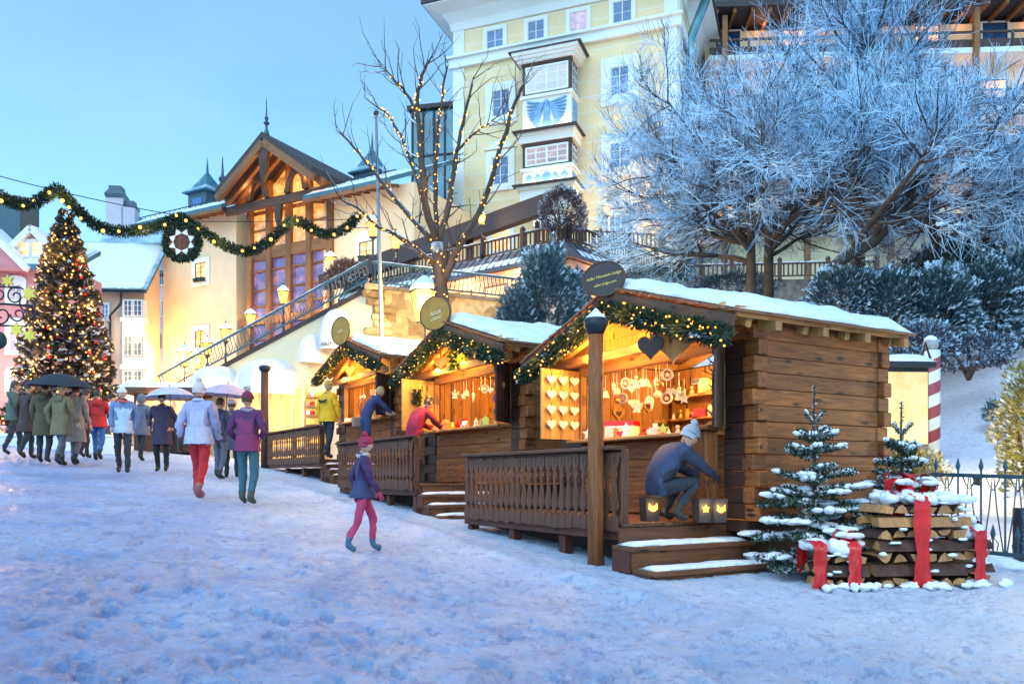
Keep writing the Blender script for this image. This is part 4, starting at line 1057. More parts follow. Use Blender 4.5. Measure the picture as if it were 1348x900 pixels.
def fence_run(name, a, b, z, h, mat, label, cat, grp, gap=.24, post=2.4, caps=True, snow=False, zb=None):
    a = V((a.x, a.y, z)); b = V((b.x, b.y, z if zb is None else zb)); L = (b - a).length; d = (b - a); dz = d.z / L; d2 = V((d.x, d.y, 0)).normalized()
    t = thing(name, label, cat, a, math.atan2(d2.y, d2.x), grp); Lh = math.hypot(b.x - a.x, b.y - a.y); s = (b.z - a.z) / Lh
    for zz, ww, hh in ((h, .12, .08), (.12, .06, .08)):
        mb = MB(); mb.beam((0, 0, zz), (Lh, 0, zz + s * Lh), ww, hh); mb.build('rail', mat, t)
    n = int(Lh / gap); mb = MB(); mb.box((0, 0, h / 2 + .06), (.085, .035, h - .16)); b0 = mb.build('baluster', mat, t)
    b0.location = (gap / 2, 0, s * gap / 2)
    for i in range(1, n):
        c = b0.copy(); COL.objects.link(c); c.parent = t; c.location = ((i + .5) * gap, 0, s * (i + .5) * gap)
    n = max(1, round(Lh / post)); mb = MB(); mb.box((0, 0, h / 2 + .05), (.2, .2, h + .25)); mb.lathe([(.11, h + .17), (.15, h + .22), (.10, h + .3), (.05, h + .36), (0, h + .38)], 8); p0 = mb.build('fence_post', mat, t)
    for i in range(1, n + 1):
        c = p0.copy(); COL.objects.link(c); c.parent = t; c.location = (Lh * i / n, 0, s * Lh * i / n)
    if snow: snow_slab(lambda u, v: (u * Lh, -.06 + v * .12, h + .04 + s * Lh * u), .05, 'rail_snow', t, 60, 5, L)
    return t
gp = 'dark slatted fences round the hotel terrace'
fence_run('terrace_fence', C0 + V((0, .15, 0)), A1 + V((0, .15, 0)), TZ, .80, M['fencewood'], 'dark slatted terrace fence running from the clipped shrub towards the lit bare tree', 'fence', gp, snow=True)
fence_run('terrace_fence', C0 + V((.15, .15, 0)), B1 + V((0, .15, 0)), TZ, .80, M['fencewood'], 'dark slatted terrace fence between the clipped shrub and the hotel corner', 'fence', gp, snow=True)
fence_run('terrace_fence', B1 + V((.2, .1, 0)), B2, TZ, .80, M['fencewood'], 'dark slatted fence on a rough stone wall behind the two straight trunks', 'fence', gp, snow=True)
fence_run('terrace_fence', C0 + V((-1.2, 4.0, 0)), C0 + V((5.5, 5.2, 0)), TZ + 1.0, .80, M['fencewood'], 'higher short fence in front of the hotel door', 'fence', gp)
t = thing('terrace_wall', 'rough dark stone wall under the fence behind the tree trunks', 'wall', (B1.x, B1.y, 0))
d = B2 - B1; mb = MB(); mb.beam((0, .35, TZ / 2 - .02), (d.x + 14, d.y + .35, TZ / 2 - .02), .7, TZ); mb.build('masonry', M['stonegrey'], t)
t = thing('terrace_floor', None, None); 
bpy.data.objects.remove(t)
# pergola roof along the hotel's left terrace
a = P(722, 268, 41); b = P(430, 372, 46)
t = thing('pergola_roof', 'long dark brown canopy sloping past the hotel towards the yellow house', 'canopy', (a.x, a.y, 0))
mb = MB(); mb.beam((0, 0, a.z), b - V((a.x, a.y, 0)), 1.6, .5); mb.build('canopy', M['browntrim'], t)
mb = MB(); mb.beam((0, -.85, a.z - .3), b - V((a.x, a.y + .85, .3)), .12, .7); mb.build('fascia', M['roofdark'], t)
snow_slab(lambda u, v: V((0, -.7 + v * 1.3, a.z + .27)).lerp(b - V((a.x, a.y + .7 - v * 1.3, -.27)), u), .08, 'canopy_snow', t, 40, 6, 9)
for k in (.33, .85):
    p = a.lerp(b, k); mb = MB(); mb.box((p.x - a.x, p.y - a.y + .2, (p.z + TZ) / 2 - .3), (.4, .4, p.z - TZ)); mb.build('canopy_post', M['browntrim'], t)

# stone wall and the stair wall below the terrace
K0 = P(490, 380, 25.5); K1 = K0 + V((.9, .43, 0)) * 6.2; KZ = K0.z
t = thing('stone_wall', 'old rough stone wall lit yellow by the street lamp', 'wall', (K0.x, K0.y, 0), math.atan2(.43, .9))
L = 6.2; mb = MB(); mb.box((L / 2, .35, KZ / 2), (L, .7, KZ)); mb.build('masonry', M['stone'], t)
mb = MB(); mb.box((L / 2, .35, KZ + .06), (L + .1, .85, .12)); mb.build('coping', M['stonegrey'], t)
mb = MB()
for i in range(26): mb.box((.12 + rnd(-.12, .25), .0 + rnd(-.03, .03), .2 + i * .235), (rnd(.5, .8), .16, .22), None, .04)
mb.build('quoins', M['stone'], t)
S1 = P(215, HY, 29.6); sd = (V((S1.x - K0.x, S1.y - K0.y, 0))); SL = sd.length; sd.normalize()
zS = KZ - .335 * SL
t = thing('stair_wall', 'cream wall of the outside staircase, sloping down behind the white awnings', 'wall', (K0.x, K0.y, 0), math.atan2(sd.y, sd.x))
mb = MB(); mb.prism([(0, 0), (SL, 0), (SL, zS), (0, KZ)], .5, up_m(0, -.25, 0)); mb.build('wall', M['cream'], t)
mb = MB(); mb.beam((0, -.25, KZ + .05), (SL, -.25, zS + .05), .62, .14); mb.build('coping', M['roofdark'], t)
def iron_rail(o, rz, L, dz, h, label):
    t = thing('iron_railing', label, 'railing', o, rz, 'wrought iron railings on the stairs')
    mb = MB(); mb.beam((0, 0, h), (L, 0, h + dz), .05, .06); mb.build('handrail', M['ironblue'], t)
    mb = MB(); mb.beam((0, 0, .1), (L, 0, .1 + dz), .04, .05); mb.build('bottom_rail', M['ironblue'], t)
    mb = MB(); mb.tube([(0, 0, .1), (0, -.05, .2), (0, -.14, .34), (0, -.06, .52), (0, 0, h)], .017, 5); b0 = mb.build('baluster', M['ironblue'], t); n = min(100, int(L / .15)); b0.location = (.07, 0, dz * .07 / L)
    for i in range(1, n):
        c = b0.copy(); COL.objects.link(c); c.parent = t; c.location = ((i + .5) * L / n, 0, dz * (i + .5) / n)
    snow_slab(lambda u, v: (u * L, -.03 + v * .06, h + .03 + dz * u), .035, 'rail_snow', t, 50, 4, L)
iron_rail(V((K0.x, K0.y, KZ + .13)), math.atan2(.43, .9), 6.2, 0, .72, 'curled iron railing on top of the rough stone wall')
q = V((-sd.y, sd.x, 0)); q = q if q.y < 0 else -q
iron_rail(V((K0.x, K0.y, KZ + .12)) + q * .25, math.atan2(sd.y, sd.x), SL, zS - KZ, .72, 'blue iron railing climbing the staircase, lined with lanterns')
snow_slab(lambda u, v: V((K0.x, K0.y, KZ + .13)) + sd * (u * SL) - q * (.0 + v * 1.6) + V((0, 0, (zS - KZ) * u)), .06, 'stair_snow', None, 60, 8, 5.5)
tag(bpy.data.objects['stair_snow'], 'snow lying along the outside staircase', 'snow', kind='stuff')
# ------------------------------------------------------------------ plants
M['frost'] = snowy('frosted_twigs', (.03, .03, .045), (.06, .055, .07), .05, .5, (.52, .76, 1.0), 3.0)
M['trunk'] = snowy('snowy_bark', (.035, .024, .02), (.10, .065, .045), .5, .95, (.78, .84, .95), 6.0)
M['juniper'] = snowy('frosted_juniper', (.02, .055, .065), (.06, .12, .14), .02, .6, (.66, .80, .97), 6.0)
M['shrubbrown'] = snowy('frosted_twiggy_shrub', (.05, .025, .02), (.12, .06, .06), .05, .7, (.70, .78, .94), 6.0)
M['pine'] = snowy('snowy_pine', (.012, .04, .045), (.03, .075, .085), .0, .42, (.66, .82, 1.0), 3.0)
M['goldbush'] = snowy('snowy_cypress', (.16, .15, .02), (.30, .26, .07), .0, .55, (.85, .85, .83), 4.0)

def rdir(d, a):
    o = d.orthogonal().normalized(); o = Matrix.Rotation(rnd(0, 6.283), 3, d) @ o
    return (d * math.cos(a) + o * math.sin(a)).normalized()
def grow(mw, mt, p, d, L, r, lev, spec):
    """spec[lev] = (segments, wobble, lift, children, child length, child angle, tip ratio)"""
    ns, wob, lift, nc, cl, ca, tip = spec[lev]
    pts = [V(p)]; rr = [r]; dd = []
    for i in range(ns):
        d = (d + V((rnd(-1, 1), rnd(-1, 1), rnd(-1, 1))) * wob + V((0, 0, lift))).normalized()
        pts.append(pts[-1] + d * (L / ns)); rr.append(r * (1 - (1 - tip) * (i + 1) / ns)); dd.append(d)
    last = lev == len(spec) - 1
    thin = lev >= len(spec) - 2
    (mt if thin else mw).tube(pts, rr, 3 if thin else (7 if lev == 0 else 5), not thin)
    if last: return
    for k in range(nc):
        u = rnd(.22, 1.0) if k else 1.0
        i = min(ns - 1, int(u * ns)); q = pts[i].lerp(pts[i + 1], u * ns - i if u < 1 else 1)
        grow(mw, mt, q, rdir(dd[i], math.radians(ca * rnd(.5, 1.25))), L * cl * rnd(.65, 1.2) * (1.15 - .45 * u), max(.0056, rr[i] * (.60 if lev < 1 else .46)), lev + 1, spec)
def frost_tree(label, trunk, tr, mains, spec, thin=.0105, group='frosted trees in the hotel garden'):
    b = V(trunk[0]); t = thing('frosted_tree', label, 'tree', b, 0, group)
    mw, mt = MB(), MB(); mw.amt = -.1; mt.amt = .62
    pts = [V(p) - b for p in trunk]; mw.tube(pts, tr, 10)
    for (u, d, L, r) in mains:
        k = u * (len(pts) - 1); i = min(len(pts) - 2, int(k)); q = pts[i].lerp(pts[i + 1], k - i)
        grow(mw, mt, q, V(d).normalized(), L, r, 0, spec)
    mw.build('trunk', M['trunk'], t, True); mt.build('crown', M['frost'], t)
def base(px, Y):
    x = (px - CX) / F * Y; return V((x, Y, T(x, Y)))
SP = [(6, .16, .03, 11, .58, 50, .4), (5, .2, .02, 10, .58, 50, .4), (4, .22, .03, 13, .80, 44, .6), (4, .17, .07, 0, 0, 0, .7)]
random.seed(11)
def mains(n, az0, az1, el0, el1, L0, L1, r, u0=.55):
    out = []
    for i in range(n):
        az = math.radians(az0 + (az1 - az0) * (i + rnd(.2, .8)) / n); el = math.radians(rnd(el0, el1))
        out.append((rnd(u0, 1), (math.cos(az) * math.cos(el), math.sin(az) * math.cos(el), math.sin(el)), rnd(L0, L1), r * rnd(.8, 1.2)))
    return out
b = base(991, 24); top = P(988, 285, 24)
frost_tree('frosted tree with a straight dark trunk, left of the two standing close together', [b, b.lerp(top, .35), b.lerp(top, .7), top], [.19, .17, .15, .11], mains(12, 100, 285, 6, 55, 2.9, 4.4, .08, .72), SP)
b = base(1012, 25.2); top = P(1012, 275, 25.2)
frost_tree('frosted tree with a straight reddish trunk, right of the two standing close together', [b, b.lerp(top, .35), b.lerp(top, .7), top], [.2, .18, .15, .11], mains(11, -80, 180, 20, 70, 2.8, 4.4, .08, .72), SP)
Y = 22
b = base(1060, Y); tr = [b, P(1072, 388, Y), P(1088, 362, Y), P(1112, 338, Y + .2), P(1150, 318, Y + .4), P(1185, 282, Y + .6), P(1205, 255, Y + .9)]
frost_tree('frosted tree with a bent trunk leaning to the right over the bushes', tr, [.24, .21, .2, .18, .16, .13, .1], mains(13, -90, 190, 0, 70, 2.4, 3.8, .085, .45), SP)
b = base(1135, 28); top = P(1120, 150, 28)
frost_tree('tallest frosted tree, its crown reaching above the hotel wing roof', [b, b.lerp(top, .4), b.lerp(top, .8), top], [.26, .22, .16, .1], mains(13, -50, 150, 30, 80, 3.2, 5.4, .10, .45), SP)
b = base(1240, 23.5); tr = [b, P(1238, 380, 23.5), P(1230, 320, 23.5), P(1222, 255, 23.8)]
frost_tree('low spreading frosted tree at the right, drooping over the dark pines', tr, [.17, .15, .12, .08], mains(10, -90, 120, 0, 50, 2.2, 3.3, .07, .5), SP)
b = base(1310, 30); top = P(1290, 180, 30)
SP2 = [(6, .16, .04, 8, .55, 45, .4), (5, .2, .03, 6, .55, 42, .4), (4, .2, .03, 4, .6, 40, .6), (3, .2, .03, 0, 0, 0, .7)]
frost_tree('sparser dark branched tree in front of the lit balconies at the right edge', [b, b.lerp(top, .4), b.lerp(top, .8), top], [.24, .2, .15, .1], mains(9, -40, 220, 18, 70, 3.0, 5.0, .09, .45), SP2)

# ---- bare tree wound with fairy lights
def lit_tree():
    Y = 17.0
    tr = [(590, 470, 0), (586, 430, 0), (582, 395, 0), (578, 355, 0), (575, 320, 0)]
    br = [([(575, 320, 0), (560, 272, -.2), (556, 225, -.3), (553, 180, -.4), (548, 130, -.4), (556, 100, -.5), (566, 78, -.5)], .085),
          ([(576, 322, 0), (590, 272, .2), (597, 230, .3), (603, 190, .5), (614, 142, .6), (622, 105, .7)], .075),
          ([(583, 372, 0), (597, 338, -.2), (617, 305, -.5), (640, 258, -.8), (660, 192, -1.1), (679, 132, -1.3), (688, 112, -1.4)], .085),
          ([(570, 318, 0), (542, 287, .4), (507, 247, .7), (490, 222, .9), (466, 195, 1.1), (443, 170, 1.2)], .065),
          ([(574, 352, 0), (547, 326, -.4), (520, 308, -.7), (498, 298, -.9), (470, 275, -1.1), (448, 262, -1.2)], .06),
          ([(560, 275, -.2), (545, 225, .2), (528, 178, .5), (508, 148, .7), (480, 128, .9)], .05),
          ([(550, 150, -.4), (535, 122, -.6), (520, 105, -.7), (502, 88, -.8)], .035),
          ([(577, 330, 0), (573, 270, .5), (574, 215, .8), (578, 160, 1.0), (584, 112, 1.2), (590, 84, 1.2)], .06),
          ([(601, 200, .4), (622, 178, .2), (640, 165, .1), (662, 150, -.1)], .03)]
    b = P(590, 470, Y); b.z = T(b.x, b.y)
    t = thing('lit_tree', 'bare snowy tree wound with warm fairy lights behind the middle stall', 'tree', b)
    mw, mt, ml = MB(), MB(), MB(); mw.amt = .05; mt.amt = .25
    q = [V((0, 0, 0))] + [P(x, y, Y + d) - b for x, y, d in tr]
    mw.tube(q, [.19, .175, .165, .15, .14, .125], 10); bulbs(ml, q[1:], 40, .020, .165)
    sp = [(4, .16, .10, 2, .6, 40, .5), (3, .16, .10, 0, 0, 0, .6)]
    for path, r in br:
        pts = [P(x, y, Y + d) - b for x, y, d in path]; n = len(pts)
        # smooth the traced line a little
        fine = []
        for i in range(n - 1):
            for k in range(3): fine.append(pts[i].lerp(pts[i + 1], k / 3) + V((rnd(-1, 1), rnd(-1, 1), rnd(-1, 1))) * .02)
        fine.append(pts[-1]); m = len(fine)
        rr = [r * (1 - .72 * i / (m - 1)) for i in range(m)]; mw.tube(fine, rr, 8)
        bulbs(ml, fine[:int(m * .85)], 15, .019, r * .75)
        for i in range(2, m):
            for _ in range(1 if random.random() < .85 else 2):
                d = (fine[i] - fine[i - 1]).normalized()
                grow(mw, mt, fine[i], rdir(d, math.radians(rnd(25, 65))), rnd(.35, .85), max(.014, rr[i] * .36), 0, sp)
    mw.build('trunk', M['trunk'], t, True); mt.build('twigs', M['trunk'], t); ml.build('light_string', M['bulb'], t)
    for p in ((0, -.5, q[2].z), (0, -.5, q[4].z), (-.2, -.5, q[4].z + 1.5)): lamp('string_glow', V(p) + V((q[3].x, 0, 0)), 9, (1, .52, .12), .3, parent=t)
random.seed(5); lit_tree()

# ---- bushes made of many small frosted sprays
def spray(mb, p, d, l, w, n=4):
    s = d.cross(V((rnd(-1, 1), rnd(-1, 1), rnd(-1, 1))));
    if s.length < 1e-3: return
    s.normalize(); up = s.cross(d); vs = []; fs = []
    def blade(a, k, ll, ww):
        i = len(vs); e = k.cross(up).normalized() * ww if k.cross(up).length > 1e-4 else s * ww
        vs.extend([a - e * .5, a + k * ll * .55 - e, a + k * ll, a + k * ll * .55 + e, a + e * .5]); fs.append((i, i + 1, i + 2, i + 3, i + 4))
    blade(p, d, l, w)
    for i in range(n):
        u = .15 + .7 * i / n; sg = 1 if i % 2 else -1
        blade(p + d * l * u, (d + s * sg * .9 + up * rnd(-.3, .3)).normalized(), l * .5 * (1.2 - u * .6), w * .75)
    mb.add(vs, fs)
def bush(label, c, r, n, l, mat, name='frosted_bush', group=None, lift=.3, shape=1.0, w=.11, stem=True, cat='bush'):
    c = V(c); r = V(r); t = thing(name, label, cat, c - V((0, 0, r.z)), 0, group)
    mb = MB(); o = V((rnd(0, 99), rnd(0, 99), rnd(0, 99)))
    for _ in range(n):
        d = V((random.gauss(0, 1), random.gauss(0, 1), random.gauss(0, 1))).normalized()
        if d.z < -.75: continue
        k = 1 + .42 * noise.noise(d * 2.1 + o) + .22 * noise.noise(d * 5 + o)
        rad = k * rnd(.55, 1.0) ** .5
        tap = (1 - shape) * (d.z * .5 + .5)
        p = V((d.x * r.x * (1 - tap), d.y * r.y * (1 - tap), d.z * r.z)) * rad
        q = (V((d.x / r.x, d.y / r.y, d.z / r.z)).normalized() + V((rnd(-.5, .5), rnd(-.5, .5), rnd(-.4, .5) + lift))).normalized()
        mb.amt = .22 * d.z + .1 * (rad > .9) - .05
        spray(mb, p + V((0, 0, r.z)), q, l * rnd(.6, 1.3), l * w)
    mb.build('foliage', mat, t)
    if stem:
        mb = MB()
        for i in range(6):
            a = i * 1.05; mb.tube([(0, 0, -.15), (math.cos(a) * r.x * .25, math.sin(a) * r.y * .25, r.z * .7), (math.cos(a) * r.x * .5, math.sin(a) * r.y * .5, r.z * 1.3)], [.05, .04, .015], 5)
        mb.build('stems', M['bark'], t)
    return t
random.seed(3)
p = P(722, 392, 18.5); bush('big blue grey frosted juniper behind the middle and nearest stall roofs', (p.x, p.y, p.z - .5), (1.12, 1.1, 1.65), 11000, .13, M['juniper'], 'juniper', None, .5, .62)
p = P(684, 408, 18.0); bush('low frosted juniper at the left foot of the big one', (p.x, p.y, p.z - .4), (.6, .6, .85), 3400, .12, M['juniper'], 'juniper', None, .4, .8)
p = P(740, 281, 36.6); bush('round brown clipped shrub on the corner of the terrace', (p.x, p.y, p.z), (1.02, 1.0, 1.15), 6500, .12, M['shrubbrown'], 'clipped_shrub', None, .4)
p = P(455, 362, 27.2); bush('reddish twiggy shrub by the staircase lanterns', (p.x, p.y, p.z), (.62, .6, .42), 1200, .17, M['shrubbrown'], 'clipped_shrub', None, .5)
gp = 'snowy pines and bushes on the garden slope'
for i, (px, py, Y, rx, rz, n, l, mt, lab) in enumerate((
        (1110, 392, 20.5, .9, .75, 1900, .24, 'pine', 'frosted dark bush at the foot of the leaning tree'),
        (1172, 398, 20.2, .95, .8, 2000, .24, 'pine', 'snowy bush lit by warm light, right of the leaning trunk'),
        (1232, 405, 20.0, 1.0, 1.0, 2300, .26, 'pine', 'dark snowy pine above the striped pole'),
        (1292, 402, 20.6, 1.15, 1.15, 2600, .27, 'pine', 'dark snowy pine above the snow slope, left of the last one'),
        (1352, 392, 21.0, 1.2, 1.3, 2600, .27, 'pine', 'dark snowy pine cut by the right edge of the photo'),
        (1330, 352, 24.5, 1.6, 1.2, 2600, .30, 'pine', 'higher dark pine behind the others at the right'),
        (1245, 370, 24.0, 1.5, 1.0, 2400, .30, 'pine', 'broad dark pine under the drooping frosted branches'),
        (1210, 452, 17.6, .75, .42, 1300, .17, 'frost', 'low frosted shrub spreading above the lit board'),
        (1275, 465, 18.2, .95, .45, 1500, .17, 'frost', 'wide low frosted shrub at the top of the snow slope'),
        (1319, 541, 16.6, .34, .25, 700, .13, 'juniper', 'small round shrub alone on the snow slope'),
        (735, 374, 30.0, .8, .5, 900, .22, 'juniper', 'frosted shrub under the skirt roof of the pavilion'),
        (860, 372, 26.0, 1.1, .4, 1100, .20, 'juniper', 'low frosted shrubs behind the nearest stall ridge'),
        (965, 380, 27.0, 1.3, .45, 1300, .20, 'juniper', 'low frosted shrubs at the foot of the rough stone wall'))):
    p = P(px, py, Y); bush(lab, p, (rx, rx * .9, rz), int(n * 3.2), l * .5, M[mt], 'snowy_pine' if mt == 'pine' else 'frosted_bush', gp, .35)
g = hit(1310, 668); bush('golden cypress bush lit by an assumed garden lamp behind the iron fence', g + V((.0, 2.6, .55)), (.62, .5, .42), 3600, .085, M['goldbush'], 'golden_bush')
bush('tall snow clad bush glowing in warm light at the right edge', P(1356, 575, 11.2), (.42, .42, 1.0), 5200, .085, M['goldbush'], 'golden_bush', None, .4, .8)

# ---- fir saplings laden with snow
def sapling(label, b, h, wd, seed):
    random.seed(seed); t = thing('fir_sapling', label, 'fir tree', b, 0, 'snow laden fir saplings by the stall')
    mw, mn, ms = MB(), MB(), MB()
    mw.tube([(0, 0, -.1), (.01, 0, h * .4), (-.005, .01, h * .8), (0, 0, h)], [.035, .026, .013, .006], 7)
    def twig(p, d, L, lev):
        n = 4; pts = [V(p)]
        for i in range(n):
            d = (d + V((rnd(-.08, .08), rnd(-.08, .08), .02))).normalized(); pts.append(pts[-1] + d * L / n)
        mw.tube(pts, [.008 if lev == 0 else .004, .003, .003, .003, .002], 4)
        needles_along(mn, pts, .016, 300, .046)
        if lev == 0:
            for i in range(1, n):
                for sg in (-1, 1):
                    s = d.cross(V((0, 0, 1))).normalized() * sg
                    q = (d + s * .95 + V((0, 0, rnd(-.05, .1)))).normalized(); twig(pts[i], q, L * .5 * (1.15 - i * .2), 1)
            if L > .14:
                for i in range(1, n + 1):
                    if random.random() < .62:
                        a = pts[i] + V((rnd(-.02, .02), rnd(-.02, .02), .015)); M3 = d.to_track_quat('X', 'Z').to_matrix(); f = L * .27 * rnd(.6, 1.3)
                        ms.ball(a, (f * .7, f * .42 * (1.25 - .1 * i), .016 + .035 * L), 9, 6, .5, M3)
                        for sg in (-1, 1):
                            if random.random() < .5: ms.ball(a + d.cross(V((0, 0, 1))).normalized() * sg * L * .17, (f * .5, f * .42, .026), 8, 5, .5, M3)
    k = .10
    while k < .80:
        z = h * k; R = wd * (1 - k / .86) ** .85 + .05; n = 8 if k < .5 else 6
        for i in range(n):
            a = i * 6.283 / n + rnd(-.3, .3) + k * 9; el = -.22 + .6 * k + rnd(-.08, .08)
            twig((0, 0, z + rnd(-.075, .075)), V((math.cos(a) * math.cos(el), math.sin(a) * math.cos(el), math.sin(el))), R * rnd(.8, 1.12), 0)
        k += .088
    for z, n, L, el in ((h * .72, 5, .17, .45), (h * .80, 4, .19, .75)):
        for i in range(n):
            a = i * 6.283 / n + .5; d = V((math.cos(a) * math.cos(el), math.sin(a) * math.cos(el), math.sin(el))); pts = [V((0, 0, z)), V((0, 0, z)) + d * L]
            mw.tube(pts, [.006, .004], 5); needles_along(mn, pts, .012, 420, .03)
            if i % 2 == 0: ms.tube([pts[0] + V((0, 0, .014)), pts[1] + V((0, 0, .012))], [.008, .012], 6)
    needles_along(mn, [V((0, 0, h * .72)), V((0, 0, h))], .01, 260, .03)
    mw.build('trunk', M['bark'], t); mn.build('needles', M['needle'], t); ms.build('branch_snow', M['snow'], t, True)
g = base(1072, 8.55); sapling('wide fir sapling laden with snow beside the wooden steps', g, 2.02, .80, 21)
g = base(1187, 9.0); sapling('slimmer fir sapling with a long bare tip behind the firewood piles', g, 1.88, .66, 22)

# ---- Christmas tree on the square
def xmas():
    random.seed(9); b = P(87, 560, 30); b.z = T(b.x, b.y); h = P(87, 276, 30).z - b.z
    t = thing('christmas_tree', 'tall fir covered with warm lights and red baubles on the square', 'Christmas tree', b)
    mw, mn, ml, mr = MB(), MB(), MB(), []; mw.tube([(0, 0, -.3), (0, 0, h * .97)], [.17, .02], 8)
    n = 1500
    for i in range(n):
        k = (i + .5) / n; k = 1 - (1 - k) ** .62; z = h * (.04 + .95 * k); R = 1.95 * (1 - k) ** .82 * rnd(.78, 1.12) + .06
        a = rnd(0, 6.283); d = V((math.cos(a), math.sin(a), -.30 + .8 * k)).normalized(); e = V((0, 0, z)) + d * R
        s = V((0, 0, z)) + d * R * .35; mn.amt = -.05
        for _ in range(7):
            u = rnd(.1, 1.0); spray(mn, s.lerp(e, u), (d + V((rnd(-.7, .7), rnd(-.7, .7), rnd(-.5, .3)))).normalized(), .34 * (1 - .4 * k), .035, 6)
        mn.amt = .35; spray(mn, e - d * .1, (d + V((0, 0, .25))).normalized(), .26, .035, 6)
        if random.random() < .52: ml.ball(e + d * .05, .042, 6, 4)
        if random.random() < .085: mr.append(e + d * .06 - V((0, 0, .08)))
    mw.build('trunk', M['bark'], t); mn.build('branches', snowy('fir_branches', (.022, .020, .014), (.06, .05, .03), .35, .9, (.70, .66, .80), 4.0), t); ml.build('light_string', M['bulbw'], t); 
    mb = MB(); mb.ball((0, 0, 0), .066, 10, 7); b0 = mb.build('bauble', M['ribbon'], t, True); vis = sorted(mr, key=lambda q: q.y)[:100]; b0.location = vis[0]
    for q in vis[1:]: c = b0.copy(); COL.objects.link(c); c.parent = t; c.location = q
    for z in (1.2, 3.0, 5.0, 6.8):
        for a in (-2.6, -1.57, -.5): R = 2.5 * (1 - z / h) + .35; lamp('tree_glow', (math.cos(a) * R, math.sin(a) * R, z), 46, (1, .56, .20), .35, parent=t)
xmas()
# ------------------------------------------------------------ lamps, signs, goods
random.seed(31)
def lantern(label, p, zbase, s=1.0, power=40, bright=False, pole=True, name='street_lamp', snow=True, arm=None):
    """six sided lantern; p = bottom of the glass"""
    p = V(p); t = thing(name, label, 'street lamp', (p.x, p.y, zbase), 0, 'old fashioned lanterns of the square'); h = p.z - zbase
    if pole:
        mb = MB(); mb.lathe([(.09, -.1), (.09, .25), (.05, .35), (.04, h * .6), (.055, h * .6 + .05), (.032, h * .6 + .1), (.03, h - .12), (.07, h - .06), (.05, h)], 10); mb.build('pole', M['iron'], t, True)
    mb = MB(); mb.lathe([(.11 * s, h), (.20 * s, h + .44 * s)], 6); mb.build('lamp_glass', M['lampwhite' if bright else 'lampglass'], t)
    mb = MB()
    for i in range(6):
        a = i * math.pi / 3; mb.tube([(.115 * s * math.cos(a), .115 * s * math.sin(a), h), (.207 * s * math.cos(a), .207 * s * math.sin(a), h + .44 * s)], .012 * s, 4)
    mb.lathe([(.12 * s, h - .03), (.125 * s, h + .01)], 6); mb.lathe([(.235 * s, h + .44 * s), (.235 * s, h + .47 * s), (.10 * s, h + .60 * s), (.07 * s, h + .66 * s), (.03 * s, h + .68 * s), (.025 * s, h + .76 * s), (0, h + .80 * s)], 6); mb.build('lamp_frame', M['iron'], t)
    if snow:
        mb = MB(); mb.lathe([(.235 * s, h + .475 * s), (.2 * s, h + .55 * s), (.11 * s, h + .64 * s), (.03 * s, h + .70 * s), (0, h + .71 * s)], 12); mb.build('cap_snow', M['snow'], t, True)
    lamp('lamp_or_added_light', (0, -.36 * s, h + .22 * s), power, (1, .68, .27), .1, parent=t)
    return t
p = P(559, 424, 21.0); lantern('big bright street lamp with a snow cap above the middle stall roof', p, T(p.x, p.y), 1.75, 500, True); lamp('lamp_or_added_light', p + V((.3, 1.6, .6)), 900, (1, .62, .18), .15)  # second light added behind the lamp to brighten wall and trunk
tw = lambda x, y: 0
def stairz(px):                                      # height of the stair wall's coping under a pixel column
    k = (px - CX) / F; u = (k * K0.y - K0.x) / (sd.x - k * sd.y); return K0 + sd * u + V((0, 0, -.335 * u))
for px, py, lab in ((435, 356, 'stair lantern next to the reddish shrub, top one but one'), (373, 400, 'stair lantern in front of the violet glass, half way up the stairs'), (330, 430, 'stair lantern by the lower timber column of the glass gable'),
                    (297, 449, 'stair lantern on a tall pole near the foot of the stairs'), (273, 467, 'small lantern beside the lit ground window of the yellow house')):
    q = stairz(px); p = V(((px - CX) / F * (q.y + .9), q.y + .9, 0)); p.z = (HY - py) / F * p.y; lantern(lab, p, min(q.z - .2, p.z - .7), .95, 26)
p = P(491, 312, 26.5); lantern('tall lantern at the top of the stairs by the thin pole', p, K0.z, 1.05, 50)
p = P(521, 328, 30); lantern('lantern behind the terrace fence, between the thin pole and the lit tree', p, 8, 1.0, 50)
for px, py, pw, lab in ((243, 482, 320, 'brightest of the lanterns at the foot of the yellow house, left of its twin'), (262, 486, 240, 'lantern right of the brightest one at the foot of the yellow house')):
    p = P(px, py, 38); lantern(lab, p, T(p.x, p.y), 1.5, pw, True)
for px, py, Y, lab in ((634, 296, 40, 'terrace lantern on the canopy post behind the lit tree'), (799, 284, 42, 'terrace lantern beside the hotel door'), (874, 306, 43, 'terrace lantern at the hotel corner in the frosted twigs')):
    p = P(px, py, Y); lantern(lab, p, TZ, 1.05, 80)
p = P(1440, 560, 11.5); lantern('assumed unseen street lamp beside the path outside the iron fence', p, T(p.x, p.y), 1.3, 210)  # assumed source out of view, lights the snow, bush and stall side
lantern('assumed street lamp in front of the firewood, added outside the view to the right', V((5.3, 4.9, 1.75)), T(5.3, 4.9), 1.3, 130)  # unseen lamp added to warm the stall wall, steps and firewood
# thin flag pole
p = P(506, 440, 21); z = P(495, 152, 21).z; t = thing('flag_pole', 'thin tall grey pole left of the lit bare tree', 'pole', (p.x, p.y, T(p.x, p.y)))
h = z - T(p.x, p.y); mb = MB(); mb.tube([(0, 0, -.1), (-.1, 0, h * .5), (-.22, 0, h)], [.075, .055, .035], 8); mb.build('shaft', M['gray'], t, True)
mb = MB(); mb.ball((-.22, 0, h + .05), .07); mb.build('knob', M['iron'], t, True)

